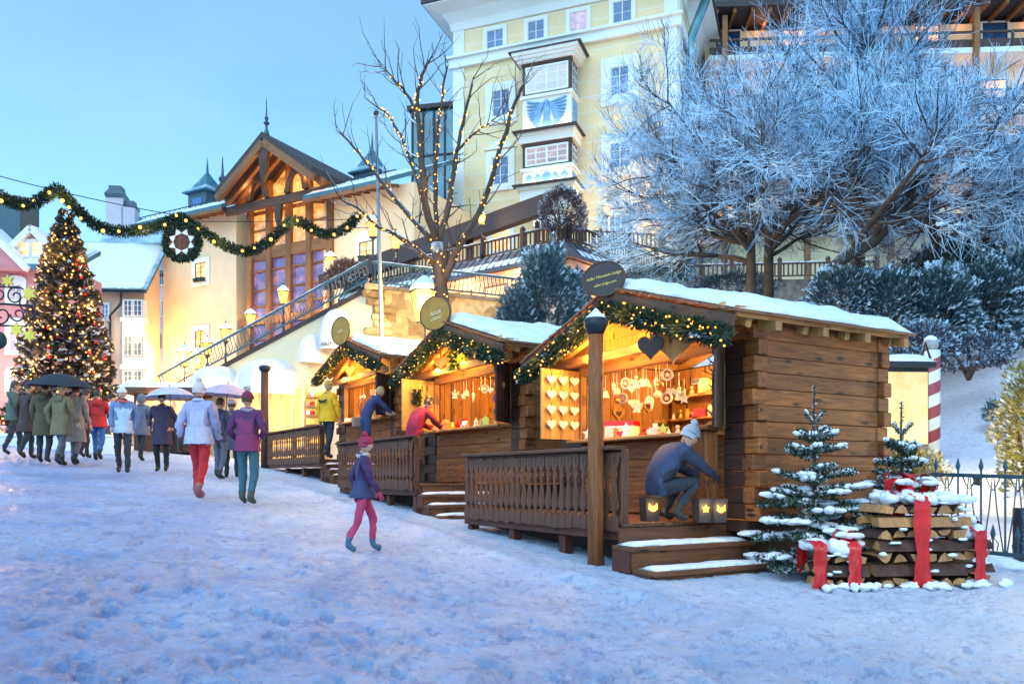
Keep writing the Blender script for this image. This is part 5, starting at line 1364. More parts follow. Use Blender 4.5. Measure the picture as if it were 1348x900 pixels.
# ---- garland, wires and star wreath across the street
def smooth_path(pts, n=6):
    out = []
    for i in range(len(pts) - 1):
        p0, p1, p2, p3 = (V(pts[max(i - 1, 0)]), V(pts[i]), V(pts[i + 1]), V(pts[min(i + 2, len(pts) - 1)]))
        for k in range(n):
            u = k / n; out.append(.5 * ((2 * p1) + (p2 - p0) * u + (2 * p0 - 5 * p1 + 4 * p2 - p3) * u * u + (3 * p1 - p0 - 3 * p2 + p3) * u ** 3))
    out.append(V(pts[-1])); return out
gp = [(-40, 246), (-5, 256), (20, 268), (45, 267), (63, 256), (76, 250), (90, 263), (106, 281), (126, 296), (150, 304), (175, 304), (202, 300), (222, 291), (239, 287), (254, 297), (277, 311), (303, 326), (327, 331), (347, 322), (368, 306), (384, 291), (400, 294), (424, 308), (446, 305), (461, 296), (472, 283)]
pts = smooth_path([P(x, y, 12.5 + i * .16) for i, (x, y) in enumerate(gp)], 5)
t = thing('street_garland', 'long fir garland with warm bulbs hung in swags across the street', 'garland', pts[0])
loc = [p - pts[0] for p in pts]
mb = MB(); needles_along(mb, loc, .11, 1700, .06); mb.tube(loc, .04, 6); mb.build('fir_sprays', M['garl'], t)
for i in [j + random.randint(-1, 1) for j in range(3, len(loc) - 1, 5)]: mb = MB(); mb.ball(loc[i] + V((rnd(-.05, .05), -.1, rnd(-.09, .02))), rnd(.024, .036), 10, 7); mb.build('bulb', M['bulbw'], t, True)
for i in range(6, len(loc), 24): lamp('garland_glow', loc[i] + V((0, -.25, -.1)), 4, (1, .7, .3), .1, parent=t)
def wire(lab, a, b, sag):
    a, b = V(a), V(b); t = thing('overhead_wire', lab, 'wire', a); mb = MB()
    mb.tube([(b - a) * (i / 24) + V((0, 0, -sag * 4 * (i / 24) * (1 - i / 24))) for i in range(25)], .008, 5); mb.build('cable', M['iron'], t)
wire('thin cable slanting down behind the garland from the left edge', P(-30, 224, 13.2), P(236, 284, 15.0), .05)
wire('thin pale cable running level in front of the glass gable', P(236, 291, 15.0), P(476, 288, 16.8), .03)
wc = P(240, 319, 14.4); t = thing('star_wreath', 'round fir wreath framing a brown disc with pale star points', 'wreath', wc)
ring = [V((.30 * math.cos(a), 0, .30 * math.sin(a))) for a in [i * 2 * math.pi / 36 for i in range(37)]]
mb = MB(); needles_along(mb, ring, .075, 2200, .05); mb.tube(ring, .045, 6, False); mb.build('fir_ring', M['garl'], t)
mb = MB()
for i in range(6): mb.box((-.215 + i * .086, 0, 0), (.083, .02, 2 * math.sqrt(max(.02, .275 ** 2 - (-.215 + i * .086) ** 2))), None, .003)
mb.build('disc', M['redwood'], t)
for i in range(8):
    a = math.pi / 8 + i * math.pi / 4; r = Matrix.Rotation(-a, 4, 'Y')
    mb = MB(); mb.prism([(.145, -.062), (.26, 0), (.145, .062)], .02, r @ up_m(0, -.02, 0)); mb.build('star_point', M['white'], t)
mb = MB(); mb.tube([(0, 0, .33), (0, .02, .50)], .006, 4); mb.build('hanger', M['iron'], t)

# ---- wrought iron shop bracket at the left edge
o = P(-14, 400, 10.0); t = thing('shop_bracket', 'wrought iron scroll bracket with hanging gold stars at the left edge', 'sign bracket', o)
def scroll(c, r, turns, a0, sg):
    return [V((c[0] + sg * r * (1 - i / 26 * .8) * math.cos(a0 + sg * i / 26 * turns * 6.283), 0, c[1] + r * (1 - i / 26 * .8) * math.sin(a0 + sg * i / 26 * turns * 6.283))) for i in range(27)]
mb = MB()
for c, r, tn, a, sg in (((.12, .13), .13, 1.2, 1, 1), ((.33, .10), .12, 1.3, 2, -1), ((.15, -.14), .13, 1.3, 3, 1), ((.36, -.13), .10, 1.2, 0, -1), ((.50, .0), .13, 1.1, 2.4, 1)): mb.tube(scroll(c, r, tn, a, sg), .011, 5)
mb.tube([(-.3, 0, -.02), (.2, 0, .0), (.55, 0, -.03)], .014, 6); mb.tube([(-.3, 0, .28), (.1, 0, .22), (.4, 0, .2), (.62, 0, .02)], .012, 6); mb.tube([(-.3, 0, -.35), (.1, 0, -.27), (.45, 0, -.28), (.6, 0, -.1)], .012, 6)
mb.build('scrolls', M['iron'], t)
for x, z, r in ((.25, .28, .085), (.36, -.33, .095), (.53, -.40, .095), (.52, .12, .10)):
    mb = MB(); mb.prism(star(r, r * .5, 6), .03, up_m(x, -.03, z)); mb.build('gold_star', M['gold'], t)
o = P(-3, 448, 10.3); t = thing('round_shop_sign', 'dark green round sign cut by the left edge, under the scroll bracket', 'sign', o)
mb = MB(); mb.lathe([(0, -.05), (.10, -.045), (.12, 0), (.10, .045), (0, .05)], 28, (0, 0, 0), Matrix.Rotation(math.pi / 2, 3, 'X')); mb.build('panel', plain('sign_green', (.02, .04, .035), .4), t, True)
mb = MB(); mb.tube([(0, 0, .1), (0, 0, .42)], .01, 5); mb.build('hanger', M['iron'], t)

# ---- shop front under the stair wall: awnings and lit windows
m, tt, b = nt('awning_cloth'); b.inputs['Base Color'].default_value = (.68, .67, .70, 1); b.inputs['Roughness'].default_value = .8; b.inputs['Transmission Weight'].default_value = 0
M['awning'] = m
def awning(label, px, py, rx, rz, dep, off, word=None, grp='white domed shop awnings'):
    q = stairz(px); n_ = V((-sd.y, sd.x, 0)); n_ = n_ if n_.y < 0 else -n_
    k = (px - CX) / F; u = (k * K0.y - K0.x) / (sd.x - k * sd.y); o = K0 + sd * u; o.z = (HY - py) / F * o.y
    t = thing('domed_awning', label, 'awning', o, math.atan2(-sd.y, -sd.x), grp)      # local x right, -y out of the wall
    nu, nv = 14, 10; vs = []; fs = []; mb = MB()
    for i in range(nu + 1):
        a = math.pi * i / nu
        for j in range(nv + 1):
            e = math.pi / 2 * j / nv; vs.append(V((-rx * math.cos(a) * math.cos(e) ** .8, -dep * math.sin(a) * math.cos(e) ** .8 - .01, rz * math.sin(e))))
    for i in range(nu):
        for j in range(nv): a = i * (nv + 1) + j; fs.append((a, a + nv + 1, a + nv + 2, a + 1))
    mb.add(vs, fs); mb.build('cloth', M['awning'], t, True)
    mb = MB(); vs = []; fs = []
    for i in range(nu + 1):
        a = math.pi * i / nu
        for z in (.002, -.26): vs.append(V((-rx * math.cos(a), -dep * math.sin(a) - .01, z)))
    for i in range(nu): fs.append((2 * i, 2 * i + 1, 2 * i + 3, 2 * i + 2))
    mb.add(vs, fs); va = mb.build('valance', M['awning'], t, True)
    mb = MB()
    for i in range(0, nu + 1, 2):
        a = math.pi * i / nu; mb.tube([(-rx * math.cos(a) * math.cos(e) ** .8 * 1.004, -dep * math.sin(a) * math.cos(e) ** .8 * 1.004 - .012, rz * math.sin(e) * 1.004) for e in [math.pi / 2 * j / 8 for j in range(9)]], .012, 4)
    mb.build('ribs', M['awning'], t)
    if word: text('lettering', word, .2 if rx > 1 else .15, M['black'], va, up_m(rx * .15, -dep - .04, -.13), .004)
    return t
awning('white domed awning nearest the square, half hidden by umbrellas', 290, 512, .95, .80, 1.1, 0)
awning('wide white domed awning with black letters over the lit shop door', 358, 512, 1.15, 1.0, 1.3, 0, 'ISSI')
awning('narrow white awning by the cream wall, right of the lettered one', 418, 470, .40, .75, .8, 0)
awning('white awning with grey letters half hidden by the farthest stall sign', 446, 452, .55, 1.1, .7, 0, 'ADLER')
def on_wall(px, py, out=0.0):
    k = (px - CX) / F; n_ = V((-sd.y, sd.x, 0)); n_ = n_ if n_.y < 0 else -n_
    b0 = K0 + n_ * out; u = (k * b0.y - b0.x) / (sd.x - k * sd.y); p = b0 + sd * u; p.z = (HY - py) / F * p.y; return p
p0, p1 = on_wall(330, 590, .04), on_wall(402, 522, .04); t = thing('shop_window', 'brightly lit yellow shop window under the lettered awning', 'shop window', (p0.x, p0.y, T(p0.x, p0.y)), math.atan2(-sd.y, -sd.x))
w_ = math.hypot(p1.x - p0.x, p1.y - p0.y); hh = 2.4; M['shop'] = glow('lit_shop_glass', (1, .58, .14), 1.4, True)
mb = MB(); mb.box((w_ / 2, -.02, hh / 2), (w_, .04, hh)); mb.build('glass', M['shop'], t)
mb = MB()
for i in range(6): mb.box((w_ * i / 5, -.07, hh / 2), (.08, .08, hh))
mb.box((w_ / 2, -.07, hh), (w_ + .1, .1, .1)); mb.box((w_ / 2, -.07, .4), (w_, .06, .06)); mb.build('frame', M['cream'], t)
lamp('shop_light', on_wall(365, 540, 1.0), 34, (1, .70, .30), .4)
lamp('shop_light', on_wall(290, 520, 1.2), 26, (1, .70, .34), .4)
lamp('shop_light', on_wall(430, 500, 1.0), 36, (1, .70, .34), .3)
p = on_wall(416, 560, .3); t = thing('postcard_stand', 'tall lit display rack behind the yellow jacket customer', 'display rack', (p.x, p.y, T(p.x, p.y)))
mb = MB(); mb.box((0, 0, 1.3), (.62, .2, 2.2)); mb.build('board', M['board'], t)
for i in range(7):
    mb = MB(); mb.box((0, -.14, .5 + i * .3), (.6, .08, .03)); mb.build('shelf', M['board2'], t)
    for j in range(4): mb = MB(); mb.box((-.22 + j * .145, -.14, .6 + i * .3), (.11, .03, rnd(.12, .2))); mb.build('card', M[random.choice(['white', 'lampglass', 'ribbon', 'gold', 'board'])], t)
# market hut with a snowy flat roof on the square
p = hit(212, 592); p = P(212, 560, 27); t = thing('market_hut', 'low dark hut with a flat snowy roof on the square, behind the crowd', 'market hut', (p.x, p.y, T(p.x, p.y)), .05)
mb = MB(); mb.box((0, .9, 1.0), (1.9, 1.6, 2.0), None, .02); mb.build('body', M['logdark'], t)
mb = MB(); mb.box((0, .7, 2.08), (2.5, 2.4, .16)); mb.build('roof', M['barge'], t); snow_slab(lambda u, v: (-1.25 + u * 2.5, -.5 + v * 2.4, 2.16), .22, 'roof_snow', t, 24, 16, 2)
mb = MB(); mb.box((0, -.02, 1.35), (1.6, .1, .8)); mb.build('lit_opening', M['paneo'], t)
lamp('hut_light', (0, -.5, 1.9), 45, (1, .62, .25), .15, parent=t)
p = P(168, 545, 26); t = thing('market_table', 'small market table with warm lit goods beside the flat roofed hut', 'market table', (p.x, p.y, T(p.x, p.y)))
mb = MB(); mb.box((0, 0, .9), (1.3, .7, .06)); mb.build('tabletop', M['board2'], t)
for sx in (-.55, .55):
    for sy in (-.28, .28): mb = MB(); mb.box((sx, sy, .43), (.06, .06, .88)); mb.build('leg', M['rail'], t)
for i in range(7): mb = MB(); mb.ball((-.5 + i * .17, rnd(-.15, .15), 1.03), .09, 8, 6); mb.build('bauble', M[random.choice(['gold', 'ribbon', 'bulbw', 'needle'])], t, True)
t = thing('menu_board', 'dark standing board left of the tall dark pillar', 'board', hit(326, 604), .2)
mb = MB(); mb.box((0, 0, .75), (1.0, .08, 1.3), None, .02); mb.build('panel', M['redwood'], t)
for x in (-.46, .46): mb = MB(); mb.box((x, .02, .7), (.08, .1, 1.5)); mb.build('leg', M['rail'], t)
for i, q in enumerate((hit(30, 590), hit(290, 596))):
    t = thing('stone_trough', ('long pale kerb block at the left of the square, behind the crowd', 'long pale kerb block in the middle of the square, by the hut')[i], 'kerb block', q, .04)
    mb = MB(); mb.box((0, 1.2, .1), (4.2, .6, .55), None, .05); mb.build('block', M['trim'], t); snow_slab(lambda u, v: (-2.1 + u * 4.2, .9 + v * .6, .37), .1, 'block_snow', t, 20, 6, i)
p = P(932, 352, 38); t = thing('closed_parasol', 'closed white parasol standing on the terrace among frosted twigs', 'parasol', (p.x, p.y, TZ))
mb = MB(); mb.tube([(0, 0, 0), (0, 0, 2.6)], .04, 6); mb.build('pole', M['white'], t)
mb = MB(); mb.lathe([(.85, .35), (.6, 1.0), (.3, 1.8), (.06, 2.6)], 8); mb.build('cloth', M['awning'], t)

# ---- right side: board, striped pole, iron fence
g = hit(1225, 604); hp = (604 - 462) / F * g.y; R = 11.6 / F * g.y
m, tt, b = nt('barber_stripes'); tc = N(tt, 'ShaderNodeTexCoord').outputs['Object']; sx = N(tt, 'ShaderNodeSeparateXYZ'); tt.links.new(tc, sx.inputs[0])
at = mth(tt, 'DIVIDE', mth(tt, 'ARCTAN2', sx.outputs[1], sx.outputs[0]), 6.28318)
f = mth(tt, 'LESS_THAN', mth(tt, 'FRACT', mth(tt, 'SUBTRACT', mth(tt, 'MULTIPLY', sx.outputs[2], 2.15), at)), .5)
tt.links.new(mix(tt, f, (.78, .74, .70), (.33, .05, .06)), b.inputs['Base Color']); b.inputs['Roughness'].default_value = .5
t = thing('striped_pole', 'red and white striped pole topped by a snow capped ball', 'pole', (g.x, g.y, T(g.x, g.y)))
mb = MB(); mb.tube([(0, 0, -.2), (0, 0, hp)], R, 28); mb.build('shaft', m, t, True)
mb = MB(); mb.ball((0, 0, hp + R * .7), R * .85, 18, 12); mb.build('ball', plain('grey_ball', (.30, .31, .33), .45), t, True)
mb = MB(); mb.ball((0, 0, hp + R * 1.2), (R * .72, R * .72, R * .55), 14, 8, .2); mb.build('ball_snow', M['snow'], t, True)
q0, q1 = P(1128, 590, 14.4), P(1226, 478, 14.4); t = thing('info_board', 'lit yellow display case with a snowy top beside the striped pole', 'notice board', (q0.x, q0.y, T(q0.x, q0.y)), .06)
w_ = q1.x - q0.x; z0 = P(0, 584, 14.4).z - T(q0.x, q0.y); z1 = P(0, 489, 14.4).z - T(q0.x, q0.y)
mb = MB(); mb.box((w_ / 2, .12, (z1 + z0) / 2), (w_, .22, z1 - z0 + .2)); mb.build('case', M['iron'], t)
m, tt, b = nt('lit_panorama'); tc = N(tt, 'ShaderNodeTexCoord').outputs['Object']; n1 = noise_n(tt, tc, 2.2, 5)
tt.links.new(ramp(tt, n1, [(.35, (.85, .55, .18)), (.5, (1, .80, .38)), (.62, (1, .88, .55))]), b.inputs['Emission Color']); b.inputs['Emission Strength'].default_value = .42; b.inputs['Base Color'].default_value = (.30, .22, .10, 1)
mb = MB(); mb.box((w_ / 2, -.01, (z1 + z0) / 2), (w_ - .06, .02, z1 - z0)); mb.build('panel', m, t)
mb = MB(); mb.box((w_ / 2, .1, z1 + .12), (w_ + .1, .5, .1)); mb.build('roof', M['iron'], t); snow_slab(lambda u, v: (-.05 + u * (w_ + .1), -.16 + v * .5, z1 + .17), .13, 'roof_snow', t, 20, 8, 1)
for x in (.12, w_ - .12): mb = MB(); mb.box((x, .16, z0 / 2), (.1, .1, z0 + .2)); mb.build('leg', M['iron'], t)
mb = MB()
for i in range(4): mb.tube([(.5 + i * .25, .15, z1 + .1), (.5 + i * .25 + .12, .15, z1 + .45 + .1 * (i % 2)), (.5 + i * .25 + .25, .15, z1 + .15)], .03, 5)
mb.build('cresting', M['iron'], t)
fa = P(1226, HY, 9.9); fb = P(1425, HY, 8.5); d = V((fb.x - fa.x, fb.y - fa.y, 0)); L = d.length; d.normalize()
t = thing('iron_fence', 'blue grey wrought iron fence with spear tips, right of the firewood', 'fence', (fa.x, fa.y, T(fa.x, fa.y)), math.atan2(d.y, d.x))
gz = lambda x: T(fa.x + d.x * x, fa.y + d.y * x) - T(fa.x, fa.y)
H = 1.03
mb = MB(); mb.beam((0, 0, H), (L, 0, H + gz(L)), .03, .045); mb.build('top_rail', M['ironblue'], t)
mb = MB(); mb.beam((0, 0, .14), (L, 0, .14 + gz(L)), .03, .045); mb.build('bottom_rail', M['ironblue'], t)
n = int(L / .27)
def spear(mb, x, z, s=1.0): mb.lathe([(.008 * s, z), (.02 * s, z + .03 * s), (.03 * s, z + .06 * s), (.012 * s, z + .13 * s), (0, z + .17 * s)], 6, (x, 0, 0))
for i in range(n):
    x = .06 + i * .27; z = gz(x); mb = MB(); mb.tube([(x, 0, -.1 + z), (x, 0, H + .06 + z)], .013, 5); spear(mb, x, H + .05 + z); mb.build('bar', M['ironblue'], t)
    mb = MB()
    for sg in (-1, 1): mb.tube([(x + .135 + sg * .115, 0, .15 + z), (x + .135 + sg * .045, 0, .62 + z), (x + .135 + sg * .01, 0, H - .03 + z)], .008, 4)
    mb.tube([(x + .05, 0, H + z), (x + .09, 0, H - .1 + z), (x + .135, 0, H - .17 + z), (x + .18, 0, H - .1 + z), (x + .22, 0, H + z)], .009, 4)
    mb.tube([(x + .135, 0, .15 + z), (x + .135, 0, .30 + z)], .01, 4); spear(mb, x + .135, .29 + z, 1.1)
    mb.tube([(x + .09, 0, .16 + z), (x + .075, 0, .25 + z), (x + .135, 0, .32 + z), (x + .195, 0, .25 + z), (x + .18, 0, .16 + z)], .007, 4); mb.build('lancet', M['ironblue'], t)
snow_slab(lambda u, v: (u * L, -.12 + v * .24, -.02 + gz(u * L)), .10, 'fence_snow', t, 60, 6, 3)
g = hit(1347, 744); t = thing('perforated_bollard', 'dark perforated metal bollard cut by the right edge', 'bollard', (g.x, g.y, T(g.x, g.y)))
hb = (744 - 668) / F * g.y; mb = MB(); mb.box((0, 0, hb / 2), (.16, .16, hb), None, .01); mb.build('body', plain('bollard_metal', (.05, .05, .07), .4, .5), t)
mb = MB()
for i in range(12):
    for j in range(3): mb.lathe([(.012, 0), (.012, .004)], 8, (-.045 + j * .045, -.081, .06 + i * hb / 13), Matrix.Rotation(math.pi / 2, 3, 'X'))
mb.build('holes', M['gray'], t)
g = hit(1296, 640); t = thing('assumed_garden_lamp', 'small assumed ground spotlight hidden in snow at the golden bush', 'spotlight', (g.x, g.y + .2, T(g.x, g.y)))  # spotlight assumed from the warm light on the bush, not itself seen
mb = MB(); mb.lathe([(.05, 0), (.07, .1), (.09, .16)], 10); mb.build('housing', M['iron'], t)
mb = MB(); mb.lathe([(.08, .165), (.0, .17)], 10); mb.build('lens', M['lampglass'], t)
lamp('assumed_garden_light', (0, 0, .5), 45, (1, .74, .36), .1, parent=t)
g = P(1338, 640, 10.4); lamp('assumed_garden_light', (g.x, g.y, .25), 30, (1, .74, .38), .1)  # further light added near the right-hand bush, with no fixture

# ---- firewood bundles tied with red ribbon
def split_log(mb, c, L, r, axis, rot):
    k = random.random()
    if k < .55: out = [(0, -r * .6), (r, -r * .25), (r * .55, r * .55), (0, r * .75), (-r * .55, r * .6), (-r, -r * .1)][:]; out = [(-r, -.5 * r), (r, -.5 * r), (r * .5, r * .28), (0, r * .62), (-r * .5, r * .3)]
    elif k < .8: out = [(r * math.cos(a), r * .85 * math.sin(a)) for a in [i * math.pi / 6 for i in range(7)]] ; out = [(x, y - r * .35) for x, y in out]
    else: out = [(-r * .9, -r * .5), (r * .8, -r * .55), (r * .95, r * .3), (-r * .4, r * .55)]
    m4 = frame_m(c, (0, 0, 0), (0, 0, 0), (0, 0, 0)) if False else (Matrix.Translation(c) @ (RZ(math.pi / 2) if axis == 'x' else Matrix.Identity(4)) @ Matrix.Rotation(math.pi / 2, 4, 'X') @ Matrix.Rotation(rot, 4, 'Z'))
    n = len(out); s = len(mb.f); mb.prism(out, L, m4)
    for i in range(s + 2, len(mb.f)):
        e = (i - s - 2)
        if e != 0 and k < .8: mb.m[i] = 1
def firewood(label, g, rz, W, D, Ht, ribbons, bow=True, seed=0):
    random.seed(seed); t = thing('firewood_bundle', label, 'firewood', g, rz, 'firewood bundles tied with red ribbon')
    r = .076; z = r * .55; row = 0; cnt = 0
    while z < Ht - .03:
        if row % 2 == 0:
            n = int(W / (r * 1.95))
            for i in range(n):
                mb = MB(); rr = r * rnd(.85, 1.12); split_log(mb, V((-W / 2 + (i + .5) * W / n, rnd(-.03, .03), z + rnd(-.012, .012))), D * rnd(.94, 1.04), rr, 'y', rnd(-.2, .2) + (math.pi if random.random() < .4 else 0)); mb.build('log', [M['split'], M['bark2']], t)
        else:
            n = max(2, int(D / .14))
            for i in range(n):
                mb = MB(); split_log(mb, V((rnd(-.03, .03), -D / 2 + .06 + i * (D - .12) / (n - 1), z)), W * rnd(.96, 1.05), r * rnd(.9, 1.15), 'x', rnd(-.3, .3)); mb.build('log', [M['split'], M['bark2']], t)
        z += r * 1.55; row += 1
    Z = z
    for x in ribbons:
        w_ = .17 if W > .6 else .13; mb = MB(); pr = [(-D / 2 - .05, 0), (-D / 2 - .06, Z * .12), (-D / 2 - .045, Z * .24), (-D / 2 - .06, Z * .36), (-D / 2 - .04, Z * .48), (-D / 2 - .05, Z * .6), (-D / 2 - .04, Z * .72), (-D / 2 - .045, Z * .86), (-D / 2 - .045, Z + .01), (-D / 2 + .08, Z + .05), (0, Z + .045), (D / 2 - .05, Z + .04), (D / 2 + .03, Z - .05), (D / 2 + .03, .1)]
        vs = []; fs = []
        for i, (y, zz) in enumerate(pr):
            k = 1 + (.22 if i == 0 else .1 if i == 1 else -.25 if i == 3 else -.15 if i == 4 else 0) + rnd(-.05, .05)
            for sx in (-.5, -.36, -.2, -.06, .1, .24, .38, .5): vs.append(V((x + sx * w_ * k + .012 * noise.noise(V((sx * 3, zz * 7, x * 9))), y - .022 * noise.noise(V((sx * 9, zz * 5, x * 5))) - .012, zz + .01 * noise.noise(V((sx * 7, i, 3))))))
        for i in range(len(pr) - 1):
            for j in range(7): a = i * 8 + j; fs.append((a, a + 1, a + 9, a + 8))
        mb.add(vs, fs); mb.build('ribbon', M['ribbon'], t, True)
    if bow:
        x = ribbons[0]; mb = MB(); bs = 1.0 if W > .6 else .5
        for an, L, el in ((.4, .28, .5), (2.6, .26, .75), (-.5, .26, .2), (3.5, .24, .25), (1.5, .2, .6)):
            L *= bs
            d = V((math.cos(an), .5 * math.sin(an), el)).normalized(); s = d.cross(V((0, 0, 1))).normalized() * .055 * (.5 + .5 * bs); c0 = V((x, -.02, Z + .06)); u = d.cross(s).normalized()
            lp = [c0 + d * L * math.sin(math.pi * i / 10 * .97) ** .8 * (1 if i < 5 else 1) + u * .11 * bs * math.cos(math.pi * i / 10) for i in range(11)]
            vs = []; fs = []
            for q in lp: vs += [q - s, q + s]
            for i in range(10): fs.append((2 * i, 2 * i + 1, 2 * i + 3, 2 * i + 2))
            mb.add(vs, fs)
        mb.ball((x, -.03, Z + .07), (.07, .06, .05), 10, 6); mb.build('bow', M['ribbon'], t, True)
        mb = MB()
        for i in range(9): mb.ball((x + rnd(-.22, .22) * bs, rnd(-.12, .08), Z + rnd(.12, .20) * (.4 + .6 * bs)), (rnd(.04, .1), rnd(.04, .07), .03), 9, 6, .4)
        mb.build('bow_snow', M['snow'], t, True)
    mb = MB()
    for i in range(int(26 * W * 1.4)):
        mb.ball((rnd(-W / 2, W / 2), rnd(-D / 2, D / 2), Z - .02 + rnd(-.01, .03)), (rnd(.05, .13), rnd(.05, .1), rnd(.035, .08)), 10, 6, .5)
    for i in range(int(16 * W)): mb.ball((rnd(-W / 2, W / 2), -D / 2 - .01, rnd(.1, Z)), (rnd(.03, .08), .025, rnd(.012, .022)), 8, 5, .4)
    for i in range(int(18 * W)): mb.ball((rnd(-W / 2 - .1, W / 2 + .1), -D / 2 - rnd(-.05, .16), .01), (rnd(.03, .09), rnd(.03, .07), rnd(.02, .045)), 9, 6, .7)
    mb.build('log_snow', M['snow'], t, True)
M['bark2'] = plain('log_bark', (.07, .03, .022), .85, var=.55, sc=9, bs=.6)
def put(px, Y): x = (px - CX) / F * Y; return V((x, Y, T(x, Y)))
firewood('tallest firewood bundle with a big red bow between two smaller bundles', put(1199, 8.0), .10, .92, .42, .82, (-.05,), True, 41)
firewood('small firewood bundle with red ribbons, next to the wooden steps', put(1098, 7.9), .02, .50, .36, .40, (.10, -.235), True, 42)
firewood('firewood bundle of middle height beside the iron fence', put(1271, 8.15), .12, .34, .38, .50, (-.02,), True, 43)

# ---------------------------------------------- goods on and in the stalls
random.seed(77)
def item(name, label, cat, fr, x, y, z, parts, group=None, rz=0.0):
    t = thing(name, label, cat, fr.w(x, y, z), fr.rz + rz, group)
    for nm, mb, mt, sm in parts: mb.build(nm, mt, t, sm)
    return t
M['cream_goods'] = plain('cream_ornament', (.80, .72, .56), .6, var=.08); M['purple'] = plain('purple_heart', (.10, .03, .16), .35); M['brass'] = plain('brass', (.6, .4, .12), .35, .7)
rows = ['top', 'second', 'third', 'bottom']; cols = ['left', 'middle', 'right']
dv = V((.10, -.74, 0)); dl = dv.length; dn = dv.normalized(); ang = math.atan2(dn.y, dn.x)
for r_ in range(4):
    for c_ in range(3):
        u = dl * (.80 - .30 * c_); q = V((-1.47, -.09, 1.90 - .215 * r_)) + dn * u + V((-dn.y, dn.x, 0)) * -.06
        q = V((-1.47, -.09, 1.90 - .215 * r_)) + dn * u + V((.064, .009, 0))
        mb = MB(); mb.prism(heart(.165, 22, .15), .022, YS.to_4x4()); rim = MB(); rim.prism(heart(.10, 18, .09), .028, YS.to_4x4() @ Matrix.Translation((0, 0, 0)))
        st = MB(); st.tube([(0, 0, .05), (0, 0, .10)], .004, 4)
        item('heart_plaque', 'white wooden heart on the pale shutter: %s row, %s column' % (rows[r_], cols[c_]), 'wooden heart', ST[0], q.x, q.y, q.z,
             [('heart', mb, M['cream_goods'], False), ('painted_motif', rim, M['white'], False), ('cord', st, M['black'], False)], 'twelve white hearts on the shutter', ang + math.pi)
# gable hearts
M['darkheart'] = plain('dark_brown_heart', (.035, .016, .010), .6)
def gable_heart(fr, x, y, z, w_, mt, label, th=.03, rz=0.0, ribbon=True):
    mb = MB(); mb.prism(heart(w_, 30), th, YS.to_4x4()); ps = [('heart', mb, mt, False)]
    if ribbon: rb = MB(); rb.box((0, 0, w_ * .62), (.025, .008, w_ * .75)); ps.append(('ribbon', rb, M['ribbon'], False))
    return item('hanging_heart', label, 'heart decoration', fr, x, y, z, ps, None, rz)
gable_heart(ST[0], .90, -.70, 2.04, .33, M['darkheart'], 'dark wooden heart on a red ribbon in the nearest stall gable', .03, .55)
gable_heart(ST[0], .98, -.42, 2.10, .52, M['board'], 'large pale wooden heart behind the dark heart on its red ribbon', .05, .6)
gable_heart(ST[1], -.55, -.4, 2.3, .30, M['board'], 'pale wooden heart hanging at left in the middle stall gable', .03, .55)
gable_heart(ST[1], .50, -.3, 2.38, .44, M['board2'], 'brown wooden heart with a small label at right in the middle gable', .04, .6)
gable_heart(ST[2], -.3, -.4, 2.35, .32, M['board'], 'small pale heart hanging in the farthest stall gable', .03, .5)
gable_heart(ST[2], .45, -.3, 2.5, .40, M['board2'], 'brown wooden heart at right in the farthest stall gable', .04, .5)
gable_heart(ST[1], .55, .30, 1.52, .34, M['purple'], 'glossy purple heart hanging inside the middle stall', .06, .6, True)
t = thing('fir_bunch', 'bright green fir bunch hanging in the middle stall gable', 'fir bunch', ST[1].w(.05, -.35, 2.55)); mb = MB()
needles_along(mb, [V((0, 0, 0)), V((0, 0, -.15)), V((0, 0, -.42))], .12, 900, .13); mb.build('fir_sprays', plain('light_fir', (.10, .16, .03), .7), t)
t = thing('fir_bunch', 'dark fir sprig on the open pale shutter of the middle stall', 'fir bunch', ST[1].w(-1.36, -.52, 1.78)); mb = MB()
needles_along(mb, [V((0, 0, .08)), V((0, 0, -.02)), V((0, 0, -.2))], .08, 800, .09); mb.build('fir_sprays', M['garl'], t)
# ornaments hanging along the openings
def orn(kind):
    mb = MB(); s = MB(); l = .22
    if kind == 'star': mb.prism(star(.075, .034), .018, YS.to_4x4())
    elif kind == 'heart': mb.prism(heart(.12), .018, YS.to_4x4())
    elif kind == 'ball': mb.ball((0, 0, 0), .055, 12, 8)
    elif kind == 'bell': mb.lathe([(.065, -.06), (.055, -.04), (.04, .02), (.02, .05), (0, .055)], 12)
    elif kind == 'angel':
        mb.lathe([(.06, -.10), (.03, .0), (.012, .03)], 10); mb.ball((0, 0, .055), .028, 10, 7)
        for sg in (-1, 1): mb.prism([(0, 0), (sg * .09, .05), (sg * .075, -.03)][::sg], .01, up_m(0, .02, 0))
    elif kind == 'ring': mb.tube([(.07 * math.cos(a), 0, .07 * math.sin(a)) for a in [i * .3142 for i in range(21)]], .016, 6, False); mb.prism(star(.04, .02), .012, YS.to_4x4())
    elif kind == 'icicle': mb.lathe([(0, -.14), (.025, -.02), (.034, .03), (0, .08)], 8)
    s.tube([(0, 0, .05), (0, 0, .05 + l)], .004, 4); return mb, s
ordn = ['first', 'second', 'third', 'fourth', 'fifth', 'sixth', 'seventh', 'eighth', 'ninth', 'tenth', 'eleventh', 'twelfth']
adj = {'star': 'cream wooden star', 'heart': 'cream wooden heart', 'ball': 'cream glass ball', 'bell': 'pale bell', 'angel': 'small white angel', 'ring': 'wooden ring with a star', 'icicle': 'pale icicle'}
kinds = list(adj)
